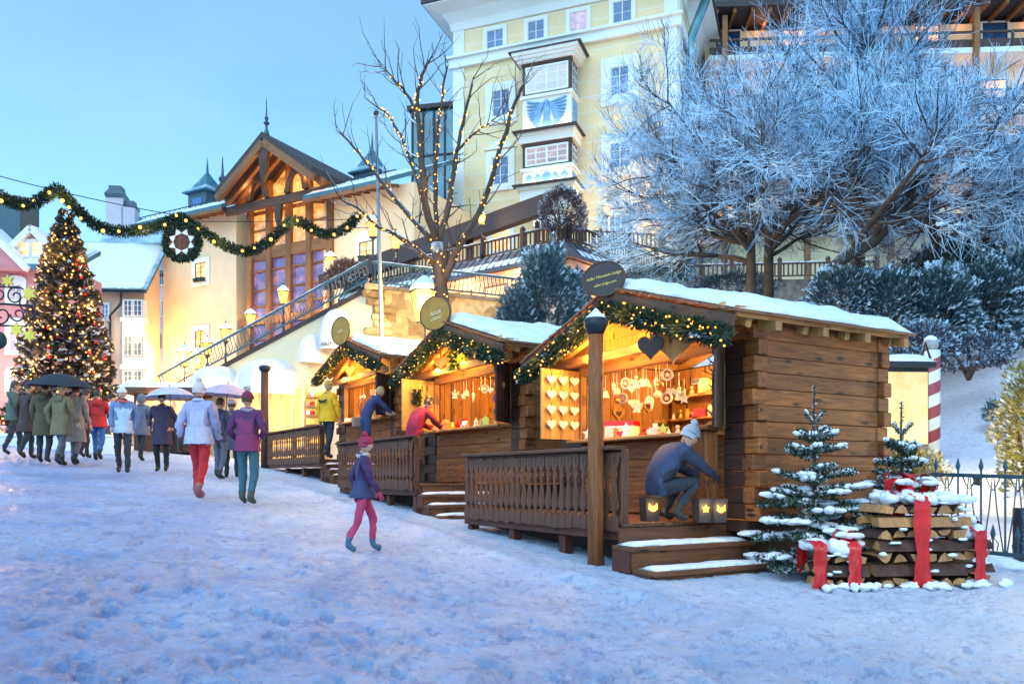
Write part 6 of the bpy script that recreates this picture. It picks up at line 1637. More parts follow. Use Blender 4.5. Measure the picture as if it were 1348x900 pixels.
for si, (fr, nm, n, xa, xb) in enumerate(((ST[0], 'nearest', 12, -1.3, .35), (ST[0], 'nearest', 12, -1.25, .30), (ST[1], 'middle', 10, -1.1, 1.25), (ST[2], 'farthest', 6, -1.1, 1.1))):
    for i in range(n):
        k = kinds[(i * 3 + si * 2) % 7]; mb, s = orn(k); y = (.12, .42, .15, .15)[si] + rnd(-.03, .03); z = (1.80, 1.62, 1.78, 1.8)[si] + rnd(-.1, .06)
        item('hanging_ornament', '%s in the %s stall, hanging %s from left%s' % (adj[k], nm, ordn[i], ', back row' if si == 1 else ', front row' if si == 0 else ''), 'ornament', fr,
             xa + (xb - xa) * (i + rnd(.2, .8)) / n, y, z, [('body', mb, M['cream_goods'] if k != 'ball' or i % 2 else M['brass'], k in ('ball', 'bell', 'icicle')), ('cord', s, M['white'], False)], 'ornaments hanging in the %s stall' % nm, .6 + rnd(-.3, .3))
# shelves at the back of the nearest and middle stalls, with figures
def shelf_unit(fr, x, y, w_, label, zs, rz=0.0):
    t = thing('wall_shelf', label, 'shelf', fr.w(x, y, 0), fr.rz + rz)
    for z in zs: mb = MB(); mb.box((0, 0, z), (w_, .26, .03), None, .004); mb.build('shelf_board', M['board'], t)
    for sx in (-1, 1): mb = MB(); mb.box((sx * (w_ / 2 - .02), .05, 1.4), (.03, .16, 1.2)); mb.build('upright', M['board2'], t)
    return t
shelf_unit(ST[0], -1.02, 1.90, 1.25, 'pale wooden shelf with figures at the back of the nearest stall', (1.12, 1.42, 1.78))
shelf_unit(ST[1], .2, 1.90, 2.2, 'pale wooden shelf at the back of the middle stall', (1.2, 1.5, 1.8))
shelf_unit(ST[2], 0, 1.90, 2.2, 'pale wooden shelf at the back of the farthest stall', (1.2, 1.55, 1.9))
def figure(k, s=1.0):
    mb = MB(); r = rnd(.035, .05) * s; h = rnd(.10, .20) * s
    if k == 'house': mb.box((0, 0, h * .35), (h * .8, h * .6, h * .7)); mb.prism([(-h * .5, 0), (h * .5, 0), (0, h * .45)], h * .66, up_m(0, 0, h * .7)); return mb, False
    if k == 'candle': mb.lathe([(r, 0), (r, h), (.006, h), (.004, h + .03), (0, h + .04)], 10); return mb, False
    if k == 'angel figure': mb.lathe([(r * 1.2, 0), (r * .5, h * .7), (r * .25, h * .75)], 10); mb.ball((0, 0, h * .75 + r * .6), r * .62, 10, 7); return mb, True
    if k == 'star': mb.prism(star(h * .55, h * .26), .03, up_m(0, 0, h * .5)); return mb, False
    if k == 'heart': mb.prism(heart(h * .9), .03, up_m(0, 0, h * .48)); return mb, False
    if k == 'jar': mb.lathe([(r, 0), (r * 1.15, h * .3), (r * 1.1, h * .7), (r * .7, h * .8), (r * .75, h), (0, h)], 12); return mb, True
    if k == 'gift': mb.box((0, 0, h * .35), (h, h * .8, h * .7), None, .004); return mb, False
    if k == 'tree': mb.lathe([(h * .35, 0), (h * .2, h * .5), (h * .28, h * .5), (.0, h * 1.1)], 8); return mb, False
FK = ['house', 'candle', 'angel figure', 'star', 'heart', 'jar', 'gift', 'tree']
CM = {'cream': 'cream_goods', 'red': 'ribbon', 'golden': 'gold', 'white': 'white', 'wooden': 'board'}; CL = list(CM)
def goods(fr, spots, place, grp):
    for i, (x, y, z) in enumerate(spots):
        k = FK[(i * 3 + len(place)) % 8]; c = CL[(i * 2 + i // 5) % 5]; mb, sm = figure(k)
        item(k.replace(' ', '_').replace('house', 'toy_house').replace('tree', 'toy_tree'), 'small %s %s %s, %s from the left' % (c, k if k not in ('house', 'tree') else 'toy ' + k, place, ordn[i]), 'decoration', fr, x, y, z, [('body', mb, M[CM[c]], sm)], grp, .6 + rnd(-.4, .4))
goods(ST[0], [(-1.55 + i * .135, 1.86 + rnd(-.05, .05), 1.135) for i in range(8)], 'on the lowest back shelf, nearest stall', 'figures on the shelves')
goods(ST[0], [(-1.55 + i * .125, 1.86 + rnd(-.05, .05), 1.435) for i in range(9)], 'on the middle back shelf, nearest stall', 'figures on the shelves')
goods(ST[0], [(-1.5 + i * .17, 1.86, 1.795) for i in range(3)] + [(-.62, 1.86, 1.795), (-.5, 1.86, 1.795)], 'on the top back shelf, nearest stall', 'figures on the shelves')
goods(ST[0], [(-1.2 + i * .215, rnd(-.2, .1), 1.043) for i in range(12)], 'on the front counter, nearest stall', 'goods on the counters')
goods(ST[0], [(-1.3 + i * .22, rnd(.3, .5), 1.0) for i in range(10)], 'on the table inside the nearest stall', 'goods on the counters')
goods(ST[1], [(-1.2 + i * .2, rnd(-.2, .1), 1.043) for i in range(12)], 'on the front counter, middle stall', 'goods on the counters')
goods(ST[1], [(-.8 + i * .2, 1.86, 1.215) for i in range(10)], 'on the lowest shelf, middle stall', 'figures on the shelves')
goods(ST[1], [(-.8 + i * .22, 1.86, 1.515) for i in range(9)], 'on the middle shelf, middle stall', 'figures on the shelves')
goods(ST[2], [(-1.2 + i * .24, rnd(-.2, .1), 1.043) for i in range(10)], 'on the counter, farthest stall', 'goods on the counters')
goods(ST[2], [(-.9 + i * .25, 1.86, 1.565) for i in range(8)], 'on the shelf, farthest stall', 'figures on the shelves')
for fr, nm in ((ST[0], 'nearest'),):
    t = thing('inner_table', 'plain table inside the %s stall behind the counter' % nm, 'table', fr.w(-.4, .42, 0), fr.rz); mb = MB(); mb.box((0, 0, .97), (2.2, .5, .05)); mb.build('tabletop', M['board'], t)
    for sx in (-1, 1): mb = MB(); mb.box((sx * 1.0, 0, .47), (.06, .4, .94)); mb.build('leg', M['board2'], t)
# more for the nearest stall: red and white crate, dome lamp, hearts on the far wall, bark branch
mb = MB(); mb.box((0, 0, .16), (.44, .3, .32), None, .006); rb = MB(); rb.box((0, 0, .285), (.452, .312, .07)); tl = MB()
for i in range(7): tl.box((-.18 + i * .06, -.156, .12), (.035, .012, .2))
item('slatted_crate', 'white slatted crate with a red band inside the nearest stall', 'crate', ST[0], -1.0, .35, 1.0, [('body', mb, M['white'], False), ('band', rb, M['ribbon'], False), ('slats', tl, M['cream_goods'], False)], None, .6)
mb = MB(); mb.ball((0, 0, .12), (.12, .12, .12), 16, 9); bs = MB(); bs.lathe([(.13, 0), (.13, .05), (.1, .06)], 16)
t = item('dome_lamp', 'glowing white dome lamp on the top back shelf', 'lamp', ST[0], -.85, 1.86, 1.795, [('shade', mb, M['lampwhite'], True), ('base', bs, M['board'], False)]); lamp('dome_light', (0, -.2, .2), 6, (1, .8, .5), .1, parent=t)
for i, (y, z) in enumerate(((1.75, 1.35), (1.25, 1.25), (1.5, 1.65), (.9, 1.5))):
    mb = MB(); mb.prism(heart(.24), .03, up_m(0, 0, 0, math.pi / 2)); q = MB(); q.prism(heart(.12), .036, up_m(0, 0, 0, math.pi / 2))
    item('heart_plaque', 'large pale heart with a dark centre on the inner side wall, %s' % ('lowest at the back', 'lowest at the front', 'upper at the back', 'upper at the front')[i], 'wooden heart', ST[0], -1.80, y, z, [('heart', mb, M['board'], False), ('centre', q, M['barge'], False)], 'pale hearts on the side wall')
mb = MB(); mb.tube([(0, 0, 0), (.03, -.02, .3), (-.02, .01, .6), (.04, 0, .9), (.0, .02, 1.05)], [.03, .034, .028, .03, .02], 7); tw_ = MB()
for i in range(10): z = .1 + i * .1; tw_.tube([(0, 0, z), (rnd(-.1, .1), rnd(-.1, 0), z + .06), (rnd(-.14, .14), rnd(-.14, 0), z + .13)], [.012, .008, .004], 5)
item('bark_branch', 'crooked bark branch fixed to the right jamb of the nearest stall', 'branch', ST[0], 1.36, -.12, 1.04, [('stem', mb, M['bark'], True), ('twigs', tw_, M['bark'], False)])
mb = MB(); mb.box((0, 0, 0), (.26, .09, .09), None, .03); fc_ = MB(); fc_.box((0, -.05, 0), (.18, .012, .06))
item('wall_radio', 'small pale box high on the back wall of the nearest stall', 'box', ST[0], -1.15, 1.98, 2.02, [('body', mb, M['white'], False), ('panel', fc_, M['gray'], False)])
# tin lanterns on the deck
def tin(label, px, Y, motif, s=1.0, handle=True):
    p = P(px, 690, Y); t = thing('tin_lantern', label, 'tin lantern', V((p.x, p.y, ST[0].deck)), .3, 'dark tin lanterns on the deck')
    mb = MB(); mb.lathe([(.105 * s, 0), (.12 * s, .26 * s), (.11 * s, .26 * s), (.095 * s, .02)], 4, (0, 0, 0), None, math.pi / 4); mb.build('body', M['black'] if False else M['gray2'], t)
    mb = MB(); out = heart(.085 * s) if motif == 'butterfly' else [(r * s * .05, q * s * .05) for r, q in star(1.0, .62, 5)]
    if motif == 'butterfly': out = [(-.05 * s, .05 * s), (-.012 * s, .012 * s), (.012 * s, .012 * s), (.05 * s, .05 * s), (.055 * s, -.02 * s), (.012 * s, -.045 * s), (-.012 * s, -.045 * s), (-.055 * s, -.02 * s)][::-1]
    mb.prism(out, .012, up_m(0, -.083 * s, .15 * s, 0)); mb.build('cut_out', M['lampglass'], t)
    if handle: mb = MB(); mb.tube([(.115 * s * math.cos(a), 0, .25 * s + .22 * s * math.sin(a)) for a in [i * math.pi / 12 for i in range(13)]], .005, 4, False); mb.build('handle', M['iron'], t)
    lamp('candle', (0, -.14 * s, .16 * s), .6, (1, .6, .2), .03, parent=t)
M['gray2'] = plain('grey_tin', (.06, .055, .06), .55, .3)
tin('dark tin lantern with a glowing flower cut-out beside the square post', 924, 8.95, 'flower', 1.0)
tin('dark tin lantern with a glowing butterfly cut-out at the right end of the deck', 944, 8.95, 'butterfly', 1.0, False)
tin('dark tin lantern with a butterfly, behind the crouching person', 855, 9.15, 'butterfly', 1.05, False)
mb = MB(); mb.box((0, 0, 0), (.36, .05, .17), None, .008); q = MB(); q.box((-.02, -.03, .0), (.12, .01, .13))
item('small_picture', 'small dark framed picture on the counter wall by the square post', 'picture', ST[0], .62, -.10, .74, [('frame', mb, M['black'], False), ('image', q, M['barge'], False)])
# ------------------------------------------------------------------ people
random.seed(101)
_mc = {}
def cloth(c, rough=.8):
    if c not in _mc: _mc[c] = plain('fabric', c, rough, var=.14, sc=9, bs=.7)
    return _mc[c]
SKIN = plain('skin', (.62, .36, .26), .5, var=.06)
HAIRS = {'brown': plain('brown_hair', (.07, .035, .02), .5), 'blond': plain('blond_hair', (.42, .28, .12), .5), 'black': plain('black_hair', (.015, .012, .012), .4), 'grey': plain('grey_hair', (.35, .34, .34), .5)}
def person(label, loc, rz, h=1.74, jacket=(.05, .05, .06), trousers=(.03, .03, .04), shoes=(.02, .02, .02), hair='brown', hat=None, pose='walk', coat=.84, scarf=None, glove=None, bag=None, two=None, bulk=1.0, group='people walking on the square', back=None, seat=0):
    t = thing('person', label, 'person', loc, rz, group); k = h / 1.75
    ph = rnd(.6, 1.0) if pose == 'walk' else .15
    J = {'pelvis': (0, 0, .96), 'spine': (0, .0, 1.12), 'chest': (0, -.005, 1.32), 'neck': (0, .0, 1.49), 'head': (0, -.02, 1.56)}
    for s, n in ((1, 'l'), (-1, 'r')):
        st = s * ph
        J['hip' + n] = (s * .10, 0, .92); J['knee' + n] = (s * .105, -.04 - .15 * st * .9, .50); J['ank' + n] = (s * .105, -.16 * st + (.10 if st < 0 else 0), .09 + (.05 if st < 0 and pose == 'walk' else 0)); J['toe' + n] = (s * .115, -.16 * st + (.10 if st < 0 else 0) - .15, .045)
        J['sho' + n] = (s * .185, 0, 1.42); J['elb' + n] = (s * .232, .03 + .10 * st, 1.15); J['wri' + n] = (s * .222, -.07 + .14 * st, .91)
    if pose in ('reach', 'umbrella'):
        for s, n in (((1, 'l'), (-1, 'r')) if pose == 'reach' else ((-1, 'r'),)):
            J['elb' + n] = (s * .25, -.10, 1.17); J['wri' + n] = (s * (.15 if pose == 'reach' else .17), -.34 if pose == 'reach' else -.26, 1.13 if pose == 'reach' else 1.26)
    if pose == 'pockets':
        for s, n in ((1, 'l'), (-1, 'r')): J['elb' + n] = (s * .29, .07, 1.16); J['wri' + n] = (s * .20, -.06, 1.00)
    if pose == 'lean':
        for n_, dy, dz in (('spine', -.05, 0), ('chest', -.16, -.02), ('neck', -.27, -.05), ('head', -.33, -.07), ('shol', -.22, -.04), ('shor', -.22, -.04)): J[n_] = (J[n_][0], J[n_][1] + dy, J[n_][2] + dz)
        for s, n in ((1, 'l'), (-1, 'r')): J['elb' + n] = (s * .25, -.40, 1.18); J['wri' + n] = (s * .16, -.60, 1.10)
    if pose == 'crouch':
        J.update({'pelvis': (0, .10, .40), 'spine': (0, .05, .56), 'chest': (0, -.10, .72), 'neck': (0, -.22, .84), 'head': (0, -.28, .88)})
        for s, n in ((1, 'l'), (-1, 'r')):
            J['hip' + n] = (s * .11, .08, .36); J['knee' + n] = (s * .17, -.32, .47); J['ank' + n] = (s * .14, -.06, .09); J['toe' + n] = (s * .16, -.22, .045)
            J['sho' + n] = (s * .19, -.14, .79); J['elb' + n] = (s * .25, -.36, .60); J['wri' + n] = (s * .14, -.55, .52)
    for n in 'lr':
        if pose in ('walk', 'stand', 'pockets'):
            J['elb' + n] = tuple(c + rnd(-.025, .025) for c in J['elb' + n]); J['wri' + n] = tuple(c + rnd(-.05, .05) for c in J['wri' + n])
    hx = rnd(-.02, .02); J['head'] = (J['head'][0] + hx, J['head'][1], J['head'][2]); J['chest'] = (J['chest'][0] + hx * .4, J['chest'][1] + rnd(-.02, .01), J['chest'][2])
    names = list(J); ix = {n: i for i, n in enumerate(names)}
    R = {'pelvis': (.165, .125), 'spine': (.165, .125), 'chest': (.185, .135), 'neck': (.065, .065), 'head': (.06, .06)}
    for n in 'lr': R.update({'hip' + n: (.095, .10), 'knee' + n: (.068, .07), 'ank' + n: (.052, .055), 'toe' + n: (.045, .038), 'sho' + n: (.085, .085), 'elb' + n: (.062, .062), 'wri' + n: (.046, .046)})
    E = [('pelvis', 'spine'), ('spine', 'chest'), ('chest', 'neck'), ('neck', 'head')]
    for n in 'lr': E += [('pelvis', 'hip' + n), ('hip' + n, 'knee' + n), ('knee' + n, 'ank' + n), ('ank' + n, 'toe' + n), ('chest', 'sho' + n), ('sho' + n, 'elb' + n), ('elb' + n, 'wri' + n)]
    me = bpy.data.meshes.new('skeleton'); me.from_pydata([V(J[n]) * k for n in names], [(ix[a], ix[b]) for a, b in E], [])
    o = bpy.data.objects.new('skeleton', me); COL.objects.link(o)
    md = o.modifiers.new('s', 'SKIN'); md.use_smooth_shade = True; sb = o.modifiers.new('u', 'SUBSURF'); sb.levels = 2; sb.render_levels = 2
    if not me.skin_vertices: me.attributes  # layer is made with the modifier
    sl = me.skin_vertices[0].data if me.skin_vertices else None
    for n in names:
        b_ = bulk if n in ('pelvis', 'spine', 'chest') or n[:3] in ('sho', 'elb') else 1.0
        sl[ix[n]].radius = (R[n][0] * k * b_, R[n][1] * k * b_)
    sl[0].use_root = True
    bpy.context.view_layer.update()
    bm_ = bpy.data.meshes.new_from_object(o.evaluated_get(bpy.context.evaluated_depsgraph_get()))
    vs = [v.co.copy() for v in bm_.vertices]; fs = [tuple(p.vertices) for p in bm_.polygons]
    bpy.data.objects.remove(o); bpy.data.meshes.remove(me); bpy.data.meshes.remove(bm_)
    mb = MB(); seg = [(a, b, V(J[a]) * k, V(J[b]) * k) for a, b in E]
    def near(p):
        best = None; bd = 9
        for a, b, A, B in seg:
            ab = B - A; u = max(0, min(1, (p - A).dot(ab) / ab.length_squared)); dd = (p - A - ab * u).length
            if dd < bd: bd = dd; best = (a, b, u)
        return best
    # wrinkled clothing
    vs2 = [v + V((noise.noise(v * 9), noise.noise(v * 9 + V((7, 0, 0))), noise.noise(v * 13 + V((0, 9, 0))))) * .013 + V((v.x - V(J['pelvis']).x, v.y, 0)) * .11 * noise.noise(V((v.x * 5, v.y * 5, v.z * 17)) + V((ph * 9, 0, h * 7))) for v in vs]
    mb.add(vs2, fs)
    for i, f in enumerate(fs):
        c = sum((vs[j] for j in f), V()) / len(f); a, b, u = near(c)
        m_ = 0
        if b[:4] in ('knee', 'ankl', 'ankr') or b[:3] in ('ank', 'kne'): m_ = 1
        if b[:3] == 'toe' or (b[:3] == 'ank' and u > .72): m_ = 2
        if b[:3] == 'hip' or (m_ == 1 and c.z > coat * k and pose != 'crouch'): m_ = 0
        if two and m_ == 0 and (a[:3] in ('elb', 'sho') or (c.z > 1.34 * k and pose != 'crouch')): m_ = 7
        if a == 'neck': m_ = 3
        mb.m[i] = m_
    # head with a face
    hd = V(J['head']) * k; tilt = Matrix.Rotation(.5 if pose == 'crouch' else .25 if pose == 'lean' else .05, 3, 'X'); c0 = hd + tilt @ V((0, -.012, .10 * k))
    nu, nv = 16, 12; hv = []; hf = []
    for i in range(nv + 1):
        p_ = math.pi * i / nv
        for j in range(nu):
            a = 2 * math.pi * j / nu; x, y, z = math.sin(p_) * math.cos(a), math.sin(p_) * math.sin(a), math.cos(p_)
            jaw = 1 - .22 * max(0, -z) ** 1.2
            q = V((x * .076 * jaw, y * .098 * (1 - .1 * max(0, -z)), z * .118))
            f_ = max(0, -y)
            if f_ > .5 and abs(x) < .3: q.y -= .022 * math.exp(-((z + .12) / .22) ** 2) * math.exp(-(x / .13) ** 2)
            if f_ > .5: q.y += .010 * math.exp(-((z - .12) / .13) ** 2) * (math.exp(-((abs(x) - .36) / .16) ** 2)) - .006 * math.exp(-((z + .50) / .1) ** 2) * math.exp(-(x / .25) ** 2)
            hv.append(c0 + tilt @ (q * k))
    for i in range(nv):
        for j in range(nu): a = i * nu + j; b = i * nu + (j + 1) % nu; hf.append((a, a + nu, b + nu, b))
    n0 = len(mb.f); mb.mi = 3; mb.add(hv, hf)
    for s in (-1, 1): mb.ball(c0 + tilt @ V((s * .077, .005, -.005)) * k, (.012 * k, .022 * k, .032 * k), 7, 5)
    mb.mi = 4
    for s in (-1, 1): mb.ball(c0 + tilt @ V((s * .029, -.083, .014)) * k, (.011 * k, .007 * k, .006 * k), 7, 5)
    mb.mi = 5; mb.ball(c0 + tilt @ V((0, -.087, -.055)) * k, (.024 * k, .008 * k, .007 * k), 8, 5)
    # hands with five fingers
    mb.mi = 6
    for s, n in ((1, 'l'), (-1, 'r')):
        w_ = V(J['wri' + n]) * k; d = (w_ - V(J['elb' + n]) * k).normalized(); sd_ = d.cross(V((s, 0, 0)))
        sd_ = V((0, -1, 0)) if sd_.length < .1 else sd_.normalized(); nr = d.cross(sd_).normalized(); M3 = Matrix((sd_, nr, d)).transposed()
        mb.ball(w_ + d * .045 * k, V((.040, .020, .058)) * k, 8, 6, 0, M3)
        for q, ln in ((-.028, .062), (-.010, .074), (.010, .070), (.028, .055)):
            a = w_ + d * .08 * k + sd_ * q * k; b_ = a + d * ln * .5 * k + nr * .006 * k; mb.tube([a, b_, b_ + (d * .8 + nr * .55 * s) * ln * .5 * k], [.011 * k, .010 * k, .008 * k], 6)
        a = w_ + d * .025 * k + sd_ * .034 * k; mb.tube([a, a + (d * .6 + sd_ * .7) * .035 * k, a + (d * 1.3 + sd_ * .8) * .045 * k], [.014 * k, .012 * k, .009 * k], 6)
    body = mb.build('body', [cloth(jacket), cloth(trousers), cloth(shoes, .5), SKIN, M['black'], plain('lips', (.45, .15, .13), .4) if 'lips' not in bpy.data.materials else bpy.data.materials['lips'], cloth(glove) if glove else SKIN, cloth(two or jacket)], t, True)
    nk = V(J['neck']) * k; m2 = MB(); m2.tube([nk + V((.078 * k * math.cos(a), .07 * k * math.sin(a) + .005, .012 * k + .012 * math.sin(a))) for a in [i * .5236 for i in range(13)]], .026 * k, 7, False)
    if pose not in ('crouch', 'lean') and hat is None: m2.ball(nk + V((0, .085, -.05)) * k, V((.13, .05, .09)) * k, 10, 7, .3)
    m2.build('collar', cloth(jacket), t, True)
    # hair or hat
    def cap(r, z0, ex=1.0, jit=0.0):
        m2 = MB(); vs = []; fs = []; nu, nv = 18, 8
        for i in range(nv + 1):
            p_ = z0 * i / nv
            for j in range(nu):
                a = 2 * math.pi * j / nu; ext = 1 + (.30 if math.sin(a) > -.25 else 0) * (i / nv) * (1 if ex else 0)
                pp = p_ * ext; q = V((math.sin(pp) * math.cos(a) * .088, math.sin(pp) * math.sin(a) * .108 + .004, math.cos(pp) * .126 + .006)) * r
                if jit: q *= 1 + jit * noise.noise(q * 30)
                vs.append(c0 + tilt @ (q * k))
        for i in range(nv):
            for j in range(nu): a = i * nu + j; b = i * nu + (j + 1) % nu; fs.append((a, a + nu, b + nu, b))
        m2.add(vs, fs); return m2
    if hat is None or hat[0] != 'hood':
        cap(1.0, 1.55, 1, .05).build('hair', HAIRS[hair], t, True)
    if hat:
        kind, c = hat
        m2 = cap(1.09 if kind != 'hood' else 1.25, 1.5 if kind != 'hood' else 1.9, 0 if kind == 'beanie' else 1)
        if kind in ('beanie', 'bobble'):
            m2.lathe([(.090 * k, -.012), (.100 * k, -.012), (.102 * k, .03 * k), (.092 * k, .035 * k)], 18, c0 + V((0, .002, .028 * k)), tilt)
        if kind == 'bobble': m2.ball(c0 + tilt @ V((0, .02, .155 * k)), .048 * k, 10, 8, .3)
        m2.build('hat' if kind != 'hood' else 'hood', cloth(c), t, True)
    if scarf:
        m2 = MB(); nk = V(J['neck']) * k; m2.tube([nk + V((.085 * k * math.cos(a), .075 * k * math.sin(a), .01 * math.sin(2 * a))) for a in [i * .5236 for i in range(13)]], .038 * k, 7, False); m2.build('scarf', cloth(scarf), t, True)
    if pose not in ('crouch', 'lean'):
        # skirt of a long coat
        pv = V(J['pelvis']) * k; z1, z0 = 1.10 * k, min(coat, .84) * k; m2 = MB(); vs = []; fs = []; n = 20
        for i in range(7):
            z = z1 + (z0 - z1) * i / 6; fl = (.178 + (.045 if coat < .8 else .02) * i / 6) * k * bulk
            for j in range(n):
                a = 2 * math.pi * j / n; w2 = 1 + .05 * math.sin(5 * a + i * .2) * i / 6; vs.append(V((fl * 1.02 * math.cos(a) * w2, (fl * .84 + (.03 * ph if i > 3 else 0)) * math.sin(a) * w2, z)))
        for i in range(6):
            for j in range(n): a = i * n + j; b = i * n + (j + 1) % n; fs.append((a, a + n, b + n, b))
        m2.add(vs, fs); m2.build('coat_skirt', cloth(jacket), t, True)
    if bag:
        m2 = MB(); m2.box(V((.26, .06, .86)) * k, V((.11, .30, .24)) * k, None, .03); m2.tube([V((.21, .02, .98)) * k, V((.10, .15, 1.3)) * k, V((-.12, .02, 1.50)) * k, V((-.1, -.15, 1.35)) * k, V((.2, -.05, .98)) * k], .013, 5); m2.build('shoulder_bag', cloth(bag), t)
    if back:
        for nm, out, mt, y in back:
            m2 = MB(); m2.prism(out, .008, Matrix.Translation(V((0, y, 1.30)) * k) @ RZ(math.pi) @ YS.to_4x4()); m2.build(nm, mt, t)
    return t
D2R = math.radians
A = 0.0        # rz 0: facing the camera; pi: facing away
crowd = [
    (36, 604, 'person in a dark brown coat at the left edge of the crowd', dict(rz=2.6, jacket=(.07, .035, .03), hat=('beanie', (.10, .02, .06)), coat=.62)),
    (58, 609, 'person in an olive brown coat below the dark umbrella', dict(rz=3.3, jacket=(.11, .08, .04), coat=.60, pose='umbrella')),
    (80, 613, 'person in a khaki coat and grey trousers, just left of the beige coat', dict(rz=2.9, jacket=(.20, .15, .08), trousers=(.10, .10, .12), coat=.66, hair='blond')),
    (99, 612, 'person in a long beige coat with a dark bag', dict(rz=3.2, jacket=(.36, .27, .22), trousers=(.16, .15, .16), coat=.52, hair='brown', bag=(.02, .02, .02))),
    (112, 603, 'person in a plum jacket, half hidden between beige coat and red jacket', dict(rz=2.8, jacket=(.12, .03, .06), hat=('beanie', (.05, .03, .03)))),
    (129, 606, 'person in a bright red jacket and blue jeans', dict(rz=3.3, jacket=(.55, .02, .02), trousers=(.03, .12, .30), hair='black', bulk=1.1, two=(.40, .015, .02))),
    (162, 623, 'person in a pale blue jacket and black trousers with a white hat', dict(rz=.3, jacket=(.45, .55, .72), two=(.14, .22, .40), scarf=(.5, .1, .1), trousers=(.03, .03, .04), hat=('beanie', (.7, .7, .72)))),
    (186, 607, 'person in a slate grey parka in front of the flat roofed hut', dict(rz=3.0, jacket=(.13, .15, .20), hat=('hood', (.13, .15, .20)), coat=.7)),
    (213, 621, 'person in a dark purple coat, black tights and boots', dict(rz=.2, jacket=(.06, .04, .08), trousers=(.015, .015, .02), coat=.62, hair='brown', pose='pockets')),
    (262, 657, 'person in a lilac white jacket, red trousers and a bobble hat, in the crowd', dict(rz=3.0, jacket=(.50, .47, .62), two=(.36, .34, .52), glove=(.05, .05, .06), trousers=(.55, .02, .03), shoes=(.35, .1, .1), hat=('bobble', (.62, .55, .55)), bulk=1.12, h=1.82)),
    (289, 631, 'person in a dark navy jacket and grey trousers beneath the pink umbrella', dict(rz=2.7, jacket=(.05, .06, .12), trousers=(.10, .11, .15), hair='brown', pose='umbrella')),
    (305, 629, 'person in a blue grey coat and black boots beneath the pink umbrella', dict(rz=3.5, jacket=(.10, .11, .20), trousers=(.02, .02, .03), coat=.64, hat=('beanie', (.3, .2, .25)))),
    (326, 664, 'person in a magenta jacket and teal trousers, right of the pink umbrella', dict(rz=3.0, jacket=(.24, .03, .11), two=(.10, .02, .09), scarf=(.3, .25, .3), trousers=(.04, .12, .16), shoes=(.05, .07, .04), hat=('beanie', (.20, .02, .07)), pose='pockets')),
    (226, 597, 'person in a black jacket in front of the kerb block, far back', dict(rz=1.2, jacket=(.03, .03, .035), hair='grey')),
    (146, 596, 'person in a white jacket at the back of the crowd', dict(rz=2.0, jacket=(.6, .6, .62), trousers=(.04, .05, .09), hat=('beanie', (.02, .02, .03)))),
    (18, 600, 'person in a grey green anorak, leftmost behind the others', dict(rz=2.2, jacket=(.10, .13, .10), trousers=(.04, .04, .05))),
]
for px, py, lab, kw in crowd:
    g = hit(px, py); person(lab, V((g.x, g.y, T(g.x, g.y))), **kw)
g = hit(478, 727); person('child in a navy jacket and pink red trousers walking below the middle railing', V((g.x, g.y, T(g.x, g.y))), 1.9, 1.22, (.04, .05, .12), (.50, .04, .12), (.05, .12, .20), 'brown', ('bobble', (.35, .02, .06)), 'walk', scarf=(.45, .40, .38), glove=(.4, .03, .08), two=(.06, .02, .08), group='people at the stalls')
fr = ST[2]
wing = [(-.17, .02), (-.12, .05), (-.03, .015), (0, .03), (.03, .015), (.12, .05), (.17, .02), (.10, -.01), (.06, -.05), (.02, -.02), (0, -.05), (-.02, -.02), (-.06, -.05), (-.10, -.01)][::-1]
q = P(432, 606, 19.2); fz = fr.deck
person('person in a bright yellow jacket with a dark emblem on the back', V((q.x, q.y, fz)), 2.55, 1.84, (.80, .42, .01), (.02, .025, .05), (.02, .02, .02), 'blond', ('beanie', (.55, .30, .05)), 'walk', .86, group='people at the stalls', bulk=1.15, back=[('emblem', wing, M['black'], .175)])
q = P(481, 600, 18.8)
person('person in a navy coat with a shoulder bag leaning over the farthest counter', V((q.x, q.y, fz)), 2.2, 1.76, (.03, .045, .13), (.02, .025, .05), (.02, .02, .02), 'blond', None, 'lean', .62, group='people at the stalls', bag=(.35, .22, .18))
q = fr.w(-.1, .75, 0); person('stallholder in a pale hat facing us between the two customers', q, .5, 1.66, (.30, .20, .14), (.05, .05, .05), (.02, .02, .02), 'brown', ('beanie', (.62, .55, .45)), 'stand', group='people at the stalls')
q = ST[1].w(-.55, -1.0, 0); person('person in a dark crimson coat at the middle counter behind the railing', q, 2.3, 1.70, (.34, .01, .05), (.10, .01, .03), (.02, .02, .02), 'black', None, 'lean', .66, scarf=(.12, .02, .05), two=(.22, .01, .04), group='people at the stalls', bulk=1.1)
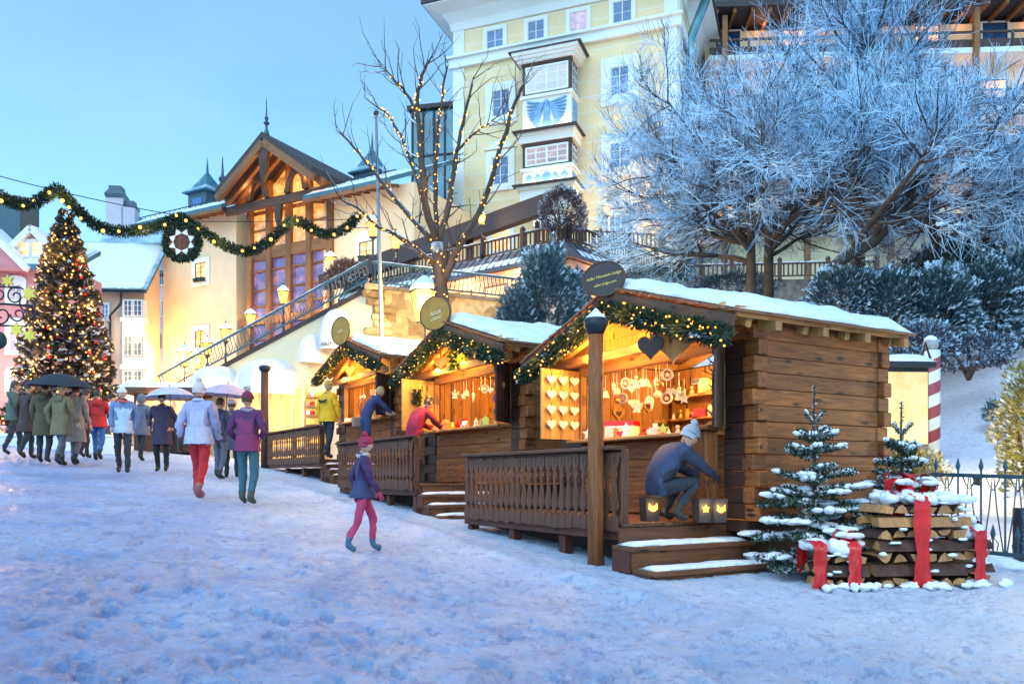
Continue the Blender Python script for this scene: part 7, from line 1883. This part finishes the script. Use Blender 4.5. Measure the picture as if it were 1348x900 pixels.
q = P(874, 690, 8.95); person('crouching person in a dark blue jacket and grey bobble hat on the deck', V((q.x, q.y, ST[0].deck)), 1.9, 1.76, (.035, .05, .11), (.02, .025, .04), (.02, .02, .02), 'brown', ('bobble', (.42, .42, .48)), 'crouch', scarf=(.25, .25, .3), glove=(.03, .03, .04), two=(.02, .03, .06), group='people at the stalls', bulk=1.15)

def umbrella(label, px, py, Y, r, c, zb, tilt=(0, 0)):
    p = P(px, py, Y); t = thing('umbrella', label, 'umbrella', (p.x, p.y, p.z), 0, 'umbrellas above the crowd'); t.rotation_euler = (tilt[0], tilt[1], 0)
    mb = MB(); vs = []; fs = []; n, m_ = 32, 6
    for i in range(m_ + 1):
        e = i / m_
        for j in range(n):
            a = 2 * math.pi * j / n; sc = 1 - .07 * abs(math.sin(4 * a)) * e; vs.append(V((r * e * math.cos(a) * sc, r * e * math.sin(a) * sc, .42 * r * (1 - e * e) + .012 * e * abs(math.sin(4 * a)))))
    for i in range(m_):
        for j in range(n): a = i * n + j; b = i * n + (j + 1) % n; fs.append((a, a + n, b + n, b))
    mb.add(vs, fs); mb.build('canopy', cloth(c, .5), t, True)
    mb = MB(); mb.tube([(0, 0, .42 * r + .06), (0, 0, -.78)], .009, 6); mb.tube([(0, 0, -.78), (0, -.02, -.84), (0, -.06, -.84), (0, -.07, -.79)], .013, 6); mb.build('shaft', M['iron'], t)
    for j in range(8):
        a = j * math.pi / 4 + math.pi / 8 * 0; mb = MB(); mb.tube([(r * e * math.cos(a) * .985, r * e * math.sin(a) * .985, .42 * r * (1 - e * e) - .012) for e in (0, .3, .6, .98)], .004, 4); mb.build('rib', M['iron'], t)
    return t
g = hit(64, 609); umbrella('dark umbrella over the left part of the crowd', 80, 509, g.y - .25, .68, (.02, .025, .04), 0, (.05, .05))
g = hit(289, 631); umbrella('pale pink umbrella in front of the domed awnings', 299, 521, g.y - .3, .58, (.62, .42, .50), 0, (.0, .08))
g = hit(215, 621); umbrella('whitish lilac umbrella beside the white bobble hat, in front of the hut', 224, 523, g.y - .2, .56, (.60, .52, .62), 0, (.0, -.06))
